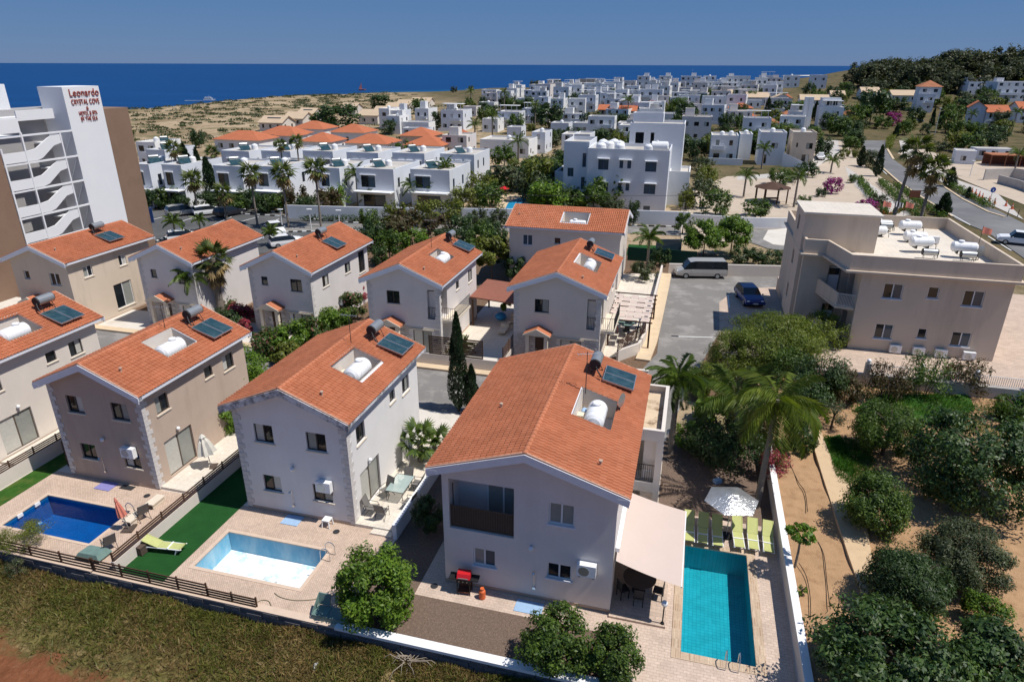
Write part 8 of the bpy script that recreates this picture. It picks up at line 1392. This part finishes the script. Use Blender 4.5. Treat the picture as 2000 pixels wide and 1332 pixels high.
# right hand side
VW = house('white modern villa with two tone facade at the road end', (163.93, 287.03, 4.47, 6.24, 6.67, -20), 9, 'white', 'auto', fr='glass_blue'); house('upper storey of the white modern villa under a brown hip roof', (lambda B: (B[0]+1.,B[1]+1.5,B[2]+B[4]-.3,B[3]*1.25,3.0,B[5]))((163.93, 287.03, 4.47, 6.24, 6.67, -20)), 9, 'white', 'auto', roof=('hip',2.4,'tile_old'), storeys=1, side=False)
house('long pale far apartment block at the right edge', (205.85, 303.03, 7.78, 18.08, 7.77, -8), 10, 'blue_white', 'auto', storeys=3, fr='glass_blue', cat='apartment block', name='apartment_block', tank=((.2,.5,'d'),)); house('white apartment wing beside the far apartment block', (202.49, 317.17, 9.25, 9.31, 5.98, -8), 9, 'blue_white', 'auto', storeys=2, cat='apartment block', name='apartment_block'); house('tan roofed house above the far apartment block, right', (241.2, 344.91, 14.74, 9.51, 3.21, -8), 9, 'white', 'auto', roof=('gableside',2,'tile_tan'), storeys=1)
house('white villa with an arched front and orange roof', (163.94, 253.24, 1.8, 5.3, 6.14, -30), 9, 'blue_white', [(.6,1.6,.4,2.4)], roof=('gable',2.2,'tile_far'), storeys=2); house('white villa wing with orange roof and one blue window', (168.53, 249.38, 1.6, 7.03, 5.03, -12), 8, 'white', [(.8,1.6,3.0,4.6)], roof=('gableside',2.2,'tile_far'), fr='shutter_blue'); house('orange roofed house cropped by the right edge', (185.46, 257.46, 2.43, 9.17, 4.99, -12), 9, 'white', 'auto', roof=('gableside',2.2,'tile_far'))
house('white site office trailer with one window, left one', (105.68, 163.84, -0, 4.17, 3.09, -25), 5, 'blue_white', [(1.2,2.3,.8,1.9)], ph=.05, storeys=1, cat='trailer', name='site_trailer'); house('long white site office trailer behind the left one', (115.65, 171.55, -0, 8.23, 2.73, -12), 4, 'blue_white', 'auto', ph=.05, storeys=1, cat='trailer', name='site_trailer')
st = thing('site_shed', 'dark red open site shed with a pinkish roof at the right edge', 'shed', (*(111.49, 159.63),0), RAD(-14)); b = MB(); b.box(0,16,0,5,2.4,2.6); obj('roof', b, M['tile_old'], st); b = MB(); b.box(0,16,4.6,4.8,0,2.4); obj('back_wall', b, M['wood_red'], st)
for k in range(6): b = MB(); b.box(k*3.,k*3.+.2,0,.2,0,2.4); obj('post', b, M['wood_red'], st)
for pts,h_,m,lab in (([(96.68, 139.12),(103.48, 140.59),(106.84, 133.04)],2.2,'concrete','grey block wall of the building site'),([(97.05, 135.29),(96.66, 129.31),(93.53, 115.35)],1.6,'concrete','lower grey wall along the building site ramp')):
    t = thing('site_wall', lab, 'wall'); b = MB()
    for p, q2 in zip(pts, pts[1:]):
        p_, q_ = Vector(p), Vector(q2); n_ = (q_-p_).normalized(); n_ = Vector((-n_.y,n_.x))*.12; b.prism([p_-n_,q_-n_,q_+n_,p_+n_], -.2, h_)
    obj('wall', b, M[m], t)
# ---- gazebo, swimming pool far, small structures
gz = thing('gazebo', 'dark wooden gazebo with a low hexagonal roof on the plaza', 'gazebo', (*(44.19, 114.44),0)); b = MB(); n = 8
for i in range(n): b.v.append((3.1*math.cos(6.2832*i/n),3.1*math.sin(6.2832*i/n),2.5))
b.v.append((0,0,3.5)); b.f = [(i,(i+1)%n,n) for i in range(n)]+[tuple(range(n-1,-1,-1))]; b.m = [0]*len(b.f); b.s = [False]*len(b.f); obj('roof', b, M['wood'], gz)
for i in range(n): a = 6.2832*i/n; b = MB(); b.cyl((2.7*math.cos(a),2.7*math.sin(a),0),(2.7*math.cos(a),2.7*math.sin(a),2.5),.11,n=6); obj('post', b, M['wood'], gz)
b = MB(); b.box(-1.2,1.2,-.4,.4,.65,.75); b.box(-1.2,1.2,-.9,-.6,.4,.46); b.box(-1.2,1.2,.6,.9,.4,.46); obj('bench_table', b, M['wood'], gz)
b = MB(); b.prism([(0.99, 116.93),(2.42, 116.96),(1.62, 110.54),(-1.3, 106.31),(-0.77, 112.26)], .0, .06); tag(obj('swimming_pool', b, flat('far_pool', (.02,.30,.55), .15, .5)), 'bright blue pool beyond the crosswise villa', 'swimming pool')
sheet('far_pool_deck', [(-2.4, 120.84),(3.57, 119.94),(3.7, 109.29),(-2.66, 105.08)], .012, M['kerb_tan'])
b = MB(); b.cyl((0,0,0),(0,0,1.9),.03,n=6); b.cyl((0,0,1.7),(0,0,2.1),.9,.1,10); tag(obj('parasol', b, M['red'], None, (*(-1.43, 116.88),0)), 'small red parasol by the far blue pool', 'parasol')
# ---- vehicles
def car(label, loc, rz, paint, L_=4.1, W_=1.75, H_=1.45, kind='hatch', group=None, name='car'):
    """front at +x"""
    t = thing(name, label, 'van' if kind == 'van' else 'pickup' if kind == 'pickup' else 'car', loc, rz, group); b = MB()
    if kind == 'van': st_ = [(-.5,.55,.9,.95,1.),(-.485,.35,1.,1.75,.93),(-.47,.3,1.0,1.9,.86),(.20,.3,1.0,1.9,.86),(.36,.3,1.0,1.12,.95),(.47,.35,.85,.9,.9),(.5,.45,.7,.72,.8)]
    st = dict(hatch=[(-.5,.45,.82,.84,.9),(-.485,.32,.9,.98,.97),(-.44,.28,.92,1.38,.80),(-.30,.26,.92,1.45,.78),(.02,.26,.92,1.44,.78),(.21,.26,.92,.98,.94),(.40,.28,.80,.84,.93),(.48,.32,.66,.68,.84),(.5,.42,.58,.6,.74)],
              van=[(-.5,.5,.95,1.2,.95),(-.49,.35,1.05,1.8,.88),(-.46,.3,1.08,1.92,.85),(.14,.3,1.08,1.92,.85),(.24,.3,1.06,1.82,.85),(.36,.3,1.04,1.08,.95),(.46,.34,.86,.9,.92),(.5,.42,.7,.72,.82)],
              pickup=[(-.5,.5,.95,.96,.95),(-.48,.4,1.0,1.02,.97),(-.08,.35,1.0,1.02,.97),(-.06,.35,1.0,1.68,.82),(.14,.35,1.0,1.7,.82),(.24,.35,1.0,1.06,.95),(.44,.38,.92,.96,.93),(.5,.5,.75,.78,.85)])[kind]
    hs_ = H_/max(s[3] for s in st); V = []
    for x,zb,zw,zt,tw in st: h = W_/2; V += [(x*L_,-h*.96,zb),(x*L_,-h,(zb+zw)/2),(x*L_,-h*.97,zw),(x*L_,-h*tw*.98,zt*hs_),(x*L_,h*tw*.98,zt*hs_),(x*L_,h*.97,zw),(x*L_,h,(zb+zw)/2),(x*L_,h*.96,zb)]
    F_ = []; mi = []
    for i in range(len(st)-1):
        for j in range(8):
            F_.append((i*8+j,(i+1)*8+j,(i+1)*8+(j+1)%8,i*8+(j+1)%8)); up0, up1 = st[i][3]-st[i][2], st[i+1][3]-st[i+1][2]; x = (st[i][0]+st[i+1][0])/2
            mi.append(1 if (j in (2,4) and up0+up1 > .45) or (j == 3 and abs(st[i][3]-st[i+1][3]) > .25) else 0)
    F_ += [tuple(range(7,-1,-1)), tuple((len(st)-1)*8+j for j in range(8))]; mi += [0,0]; b.v = V; b.f = [tuple(reversed(f)) for f in F_]; b.m = mi; b.s = [False]*len(F_); me = b.mesh('body', [M[paint], M['glass']]); body = link('body', me, t)
    mod = body.modifiers.new('bevel', 'BEVEL'); mod.width = .05; mod.segments = 2; mod.limit_method = 'ANGLE'; mod.angle_limit = .5
    def wm(): b = MB(); b.cyl((0,-.11,0),(0,.11,0),.32,n=18); return b.mesh('wheel', M['black'])
    def rm(): b = MB(); b.cyl((0,-.118,0),(0,.118,0),.2,n=12); return b.mesh('rim', M['metal'])
    for x in (-.31,.31):
        for y in (-1,1): w_ = link('wheel', shared('wheel', wm), t, (x*L_,y*(W_/2-.1),.32)); link('rim', shared('rim', rm), w_)
    for y in (-1,1):
        b = MB(); b.ball((.475*L_,y*W_*.36,.68*hs_ if kind != 'van' else .82),.1,.16,.09,8,5); obj('headlight', b, M['plastic'], t); b = MB(); b.box(-.502*L_,-.488*L_,y*W_*.38-.1,y*W_*.38+.1,.75,.92); obj('tail_light', b, M['red'], t); b = MB(); b.ball((.19*L_,y*(W_/2+.08),1.0*hs_),.06,.1,.07,8,5); obj('mirror', b, M[paint], t)
    b = MB(); b.box(.496*L_,.506*L_,-.26,.26,.42,.53); obj('number_plate', b, M['plastic'], t); b = MB(); b.box(.455*L_,.502*L_,-W_*.4,W_*.4,.3,.41); b.box(-.502*L_,-.47*L_,-W_*.42,W_*.42,.32,.45); obj('bumper', b, M['black'], t); return t
M['car_blue'] = flat('car_blue', (.008,.03,.17), .22, .6); M['car_silver'] = mat('car_silver', (.50,.49,.47), .3, .04, 3., .6, metal=.4); M['car_white'] = flat('car_white', (.78,.79,.80), .25, .5); M['car_dark'] = flat('car_dark', (.02,.022,.03), .25, .5)
car('dark blue hatchback parked on the paved court by the apartment block', (*(23.43, 62.46),0), RAD(-92), 'car_blue', 4.2, 1.85, 1.48)
car('silver grey van parked across the end of the lane', (*(20.74, 70.89),0), RAD(178), 'car_silver', 5.5, 1.95, 1.95, 'van', name='van')
car('grey white suv in the hotel car park, left of two', (*(-50.68, 102.34),0), RAD(42), 'car_silver', 5., 1.95, 1.7, group='cars in the hotel car park'); car('white car in the hotel car park beside the suv', (*(-46.91, 102.78),0), RAD(35), 'car_white', 4.7, 1.9, 1.5, group='cars in the hotel car park'); car('dark car in the hotel car park under the skirted palm', (*(-43.46, 102.08),0), RAD(55), 'car_dark', 4.6, 1.9, 1.5, group='cars in the hotel car park'); car('white car in front of the lamp by the back street', (*(-32.54, 90.45),0), RAD(-60), 'car_white', 4.4, 1.85, 1.5, group='cars in the hotel car park'); car('white car roof showing above the hedge villa roof', (*(-28.89, 83.75),0), RAD(30), 'car_white', 4.4, 1.85, 1.5, group='cars in the hotel car park'); car('white car partly hidden behind the bearded palm villa roof', (*(-43.2, 86.24),0), RAD(30), 'car_white', 4.2, 1.8, 1.5, group='cars in the hotel car park')
car('white pickup truck on the main road at the right edge', (*(66.48, 85.61),.03), RAD(150), 'car_white', 5.2, 1.9, 1.75, 'pickup', name='pickup_truck'); car('dark blue car at the gate by the magenta hedge', (*(150.45, 260.46, 2.08)[:2],(150.45, 260.46, 2.08)[2]+.1), RAD(0), 'car_blue', 4.4, 1.8, 1.45); car('small dark car under the tree near the far blue pool', (*(-1.08, 128.45),0), RAD(10), 'car_dark')
bt = thing('motor_boat', 'white motor boat on a trailer beside the beige house', 'boat', (*(76.61, 170.52),0), RAD(70)); b = MB(); b.add([(-2.6,-.9,.9),(1.2,-.9,1.0),(3.0,0,1.3),(1.2,.9,1.0),(-2.6,.9,.9),(-2.4,-.5,.4),(1.6,0,.45),(-2.4,.5,.4)], [(0,1,6,5),(1,2,6),(2,3,6),(3,4,7,6),(4,0,5,7),(5,6,7),(4,3,2,1,0)]); obj('hull', b, M['plastic'], bt); b = MB(); b.box(-.8,.6,-.6,.6,1.0,1.7); obj('cabin', b, M['plastic'], bt); b = MB(); b.box(-2,1.5,-.8,-.7,.2,.35); b.box(-2,1.5,.7,.8,.2,.35); b.cyl((-.8,-.95,.3),(-.8,.95,.3),.3,n=10); obj('trailer', b, M['metal_dark'], bt)
sh = thing('white_ship', 'white double deck excursion boat off the sandy coast', 'boat', (*(-262.14, 609.24),-8), RAD(5)); sh.scale = (.48,.48,.48); b = MB(); b.add([(-9,-2.5,0),(7,-2.5,0),(11,0,.3),(7,2.5,0),(-9,2.5,0),(-9,-2.8,2.2),(7.5,-2.8,2.4),(12.5,0,3.0),(7.5,2.8,2.4),(-9,2.8,2.2)], [(0,1,6,5),(1,2,7,6),(2,3,8,7),(3,4,9,8),(4,0,5,9),(5,6,7,8,9)]); obj('hull', b, M['white'], sh); b = MB(); b.box(-7.5,6,-2.3,2.3,2.3,4.2); b.box(-6,4,-2.1,2.1,4.5,5.6); obj('deck_house', b, M['white'], sh); b = MB(); b.box(-7,7.,-2.5,2.5,4.2,4.4); b.box(-6.5,4.5,-2.3,2.3,5.8,6.0); obj('deck', b, M['plastic'], sh); b = MB(); b.box(-7.3,5.8,-2.33,2.33,2.9,3.6); obj('window_band', b, M['glass_blue'], sh); b = MB(); b.cyl((1,0,6),(1,0,9),.12,n=6); obj('mast', b, M['white'], sh)
b = MB(); b.add([(-16,-1,0),(0,-.6,0),(0,.6,0),(-16,1.5,0)], [(0,1,2,3)]); tag(obj('wake', b, M['blue_white'], None, (*(-266.07, 608.12),-7.93), RAD(5)), kind='structure')
for i,(p,lab) in enumerate((((1096.01, 4380.82),'tiny white sailing boat near the horizon'),((-183.29, 863.1),'small red and white boat near the shore'))): b = MB(); b.add([(-4,-1,0),(3,-1,0),(5,0,.5),(3,1,0),(-4,1,0),(-4,-1.2,1.4),(3.5,-1.2,1.5),(5.5,0,1.8),(3.5,1.2,1.5),(-4,1.2,1.4)], [(0,1,6,5),(1,2,7,6),(2,3,8,7),(3,4,9,8),(4,0,5,9),(5,6,7,8,9)]); b.add([(0,0,1.5),(0,.1,9),(-3.5,.1,2.),(0,-.1,9)], [(0,1,2),(2,3,0)]); tag(obj('boat', b, M['white' if not i else 'umb_red'], None, (*p,-8)), lab, 'boat')
# ---- street furniture
def lamp_post(label, P, arm=False, m='frame_white'):
    x,y,z,h_ = P; t = thing('street_lamp', label, 'street lamp', (x,y,z), 0, 'street lamps'); b = MB(); b.cyl((0,0,0),(0,0,h_),.07,.05,6)
    if arm: b.tube([(0,0,h_),(.5,0,h_+.7),(1.6,0,h_+.8)],.05,5)
    obj('pole', b, M[m], t); b = MB(); b.box(-.35,.35,-.2,.2,h_,h_+.12) if not arm else b.box(1.3,2.1,-.15,.15,h_+.74,h_+.86); obj('lamp_head', b, M['frame_white'], t)
for P,a,lab in (((-32.59, 93.24, -0, 2.69),0,'white street lamp behind the parked white car'),((-28.54, 93.3, -0, 2.69),0,'white street lamp at the start of the white street wall'),((-20.38, 95.05, -0, 2.22),0,'white street lamp by the green belt'),((-24.56, 93.68, -0, 2.48),0,'white street lamp between two thin palms'),((-16.13, 95.78, -0, 2.09),0,'white street lamp in front of the terrace stairs'),((139.29, 229.26, 0.42, 8.48),0,'leaning pole above the road bank'),((152.11, 225.52, 0.33, 4.44),1,'curved street lamp above the site trailers'),((96.95, 143.87, -0, 3.17),0,'dark pole at the site entrance')): lamp_post(lab, P, a)
def cone(label, p): 
    t = thing('traffic_cone', label, 'traffic cone', (*p,.03), 0, 'traffic cones along the building site'); b = MB(); b.box(-.25,.25,-.25,.25,0,.05); obj('foot', b, M['red'], t); b = MB(); b.cyl((0,0,.05),(0,0,.95),.2,.04,10); obj('cone', b, M['orange'], t); b = MB(); b.cyl((0,0,.45),(0,0,.62),.128,.1,10); obj('white_band', b, M['plastic'], t)
for p,lab in zip(((85.15, 124.65),(84.45, 122.52),(83.78, 120.47),(83.03, 118.48),(82.31, 115.6),(82.06, 113.76),(82.46, 111.55),(81.71, 108.98)),('first red traffic cone, farthest from the pickup','second red traffic cone from the far end','third red traffic cone from the far end','fourth red traffic cone from the far end','red traffic cone beside the round blue sign','red traffic cone right after the blue sign','red traffic cone second from the near end','red traffic cone nearest the pickup')): cone(lab, p)
rs = thing('road_sign', 'round blue road sign on a thin pole by the traffic cones', 'road sign', (*(79.89, 111.94),.03)); b = MB(); b.cyl((0,0,0),(0,0,2.6),.04,n=6); obj('pole', b, M['metal'], rs); b = MB(); b.cyl((0,-.05,2.6),(0,-.09,2.6),.45,n=18); obj('disc', b, flat('sign_blue', (.01,.06,.32), .4), rs); b = MB(); b.box(-.04,.04,-.11,-.092,2.4,2.75); b.add([(-.18,-.1,2.55),(0,-.1,2.35),(.18,-.1,2.55)], [(0,1,2)]); obj('arrow', b, M['plastic'], rs)
rs = thing('red_sign', 'dark red board on posts behind the leaning roadside palm', 'sign', (*(68.05, 113.51),.03)); b = MB(); b.box(-.9,.9,-.04,.04,1.,2.2); obj('board', b, M['wood_red'], rs); b = MB(); b.box(-.8,-.7,.05,.13,0,2.1); b.box(.7,.8,.05,.13,0,2.1); obj('post', b, M['metal_dark'], rs)
for p,lab in (((76.82, 102.95),'thin dark bollard at the road junction, left'),((78.43, 102.98),'thin dark bollard at the road junction, right')): b = MB(); b.cyl((0,0,0),(0,0,1.1),.05,n=8); tag(obj('bollard', b, M['metal_dark'], None, (*p,.03)), lab, 'bollard', 'bollards')
b = MB(); b.box(-.5,.5,-.06,.06,1.2,3.2); b.box(-.05,.05,-.05,.05,0,1.2); tag(obj('blue_board', b, flat('board_blue', (.02,.06,.20), .5), None, (*(-50.11, 91.4),0)), 'blue notice board at the foot of the brown hotel wall', 'sign')
def cable(label, a, c_, z0, z1, sag):
    b = MB(); A, B_2 = Vector((*a,z0)), Vector((*c_,z1)); b.tube([A.lerp(B_2,k/14)-Vector((0,0,sag*4*(k/14)*(1-k/14))) for k in range(15)], .03, 4); tag(obj('overhead_cable', b, M['metal_dark']), label, 'cable')
cable('thin overhead cable crossing the street above the white wall', (-10.86, 95.86), (30.83, 94.54), 4.6, 4.8, .3)
sheet('tennis_court', [(15.16, 84.89),(21.07, 83.92),(20.37, 79.43),(14.09, 79.83)], .04, M['turf'])
gr = thing('green_screen', 'dark green fence netting beyond the terrace palm', 'fence', (*(13.79, 77.49),0), TH); b = MB(); b.box(0,8,0,.06,0,1.6); obj('netting', b, flat('net_green', (.01,.06,.04), .8), gr)

fill_trees()
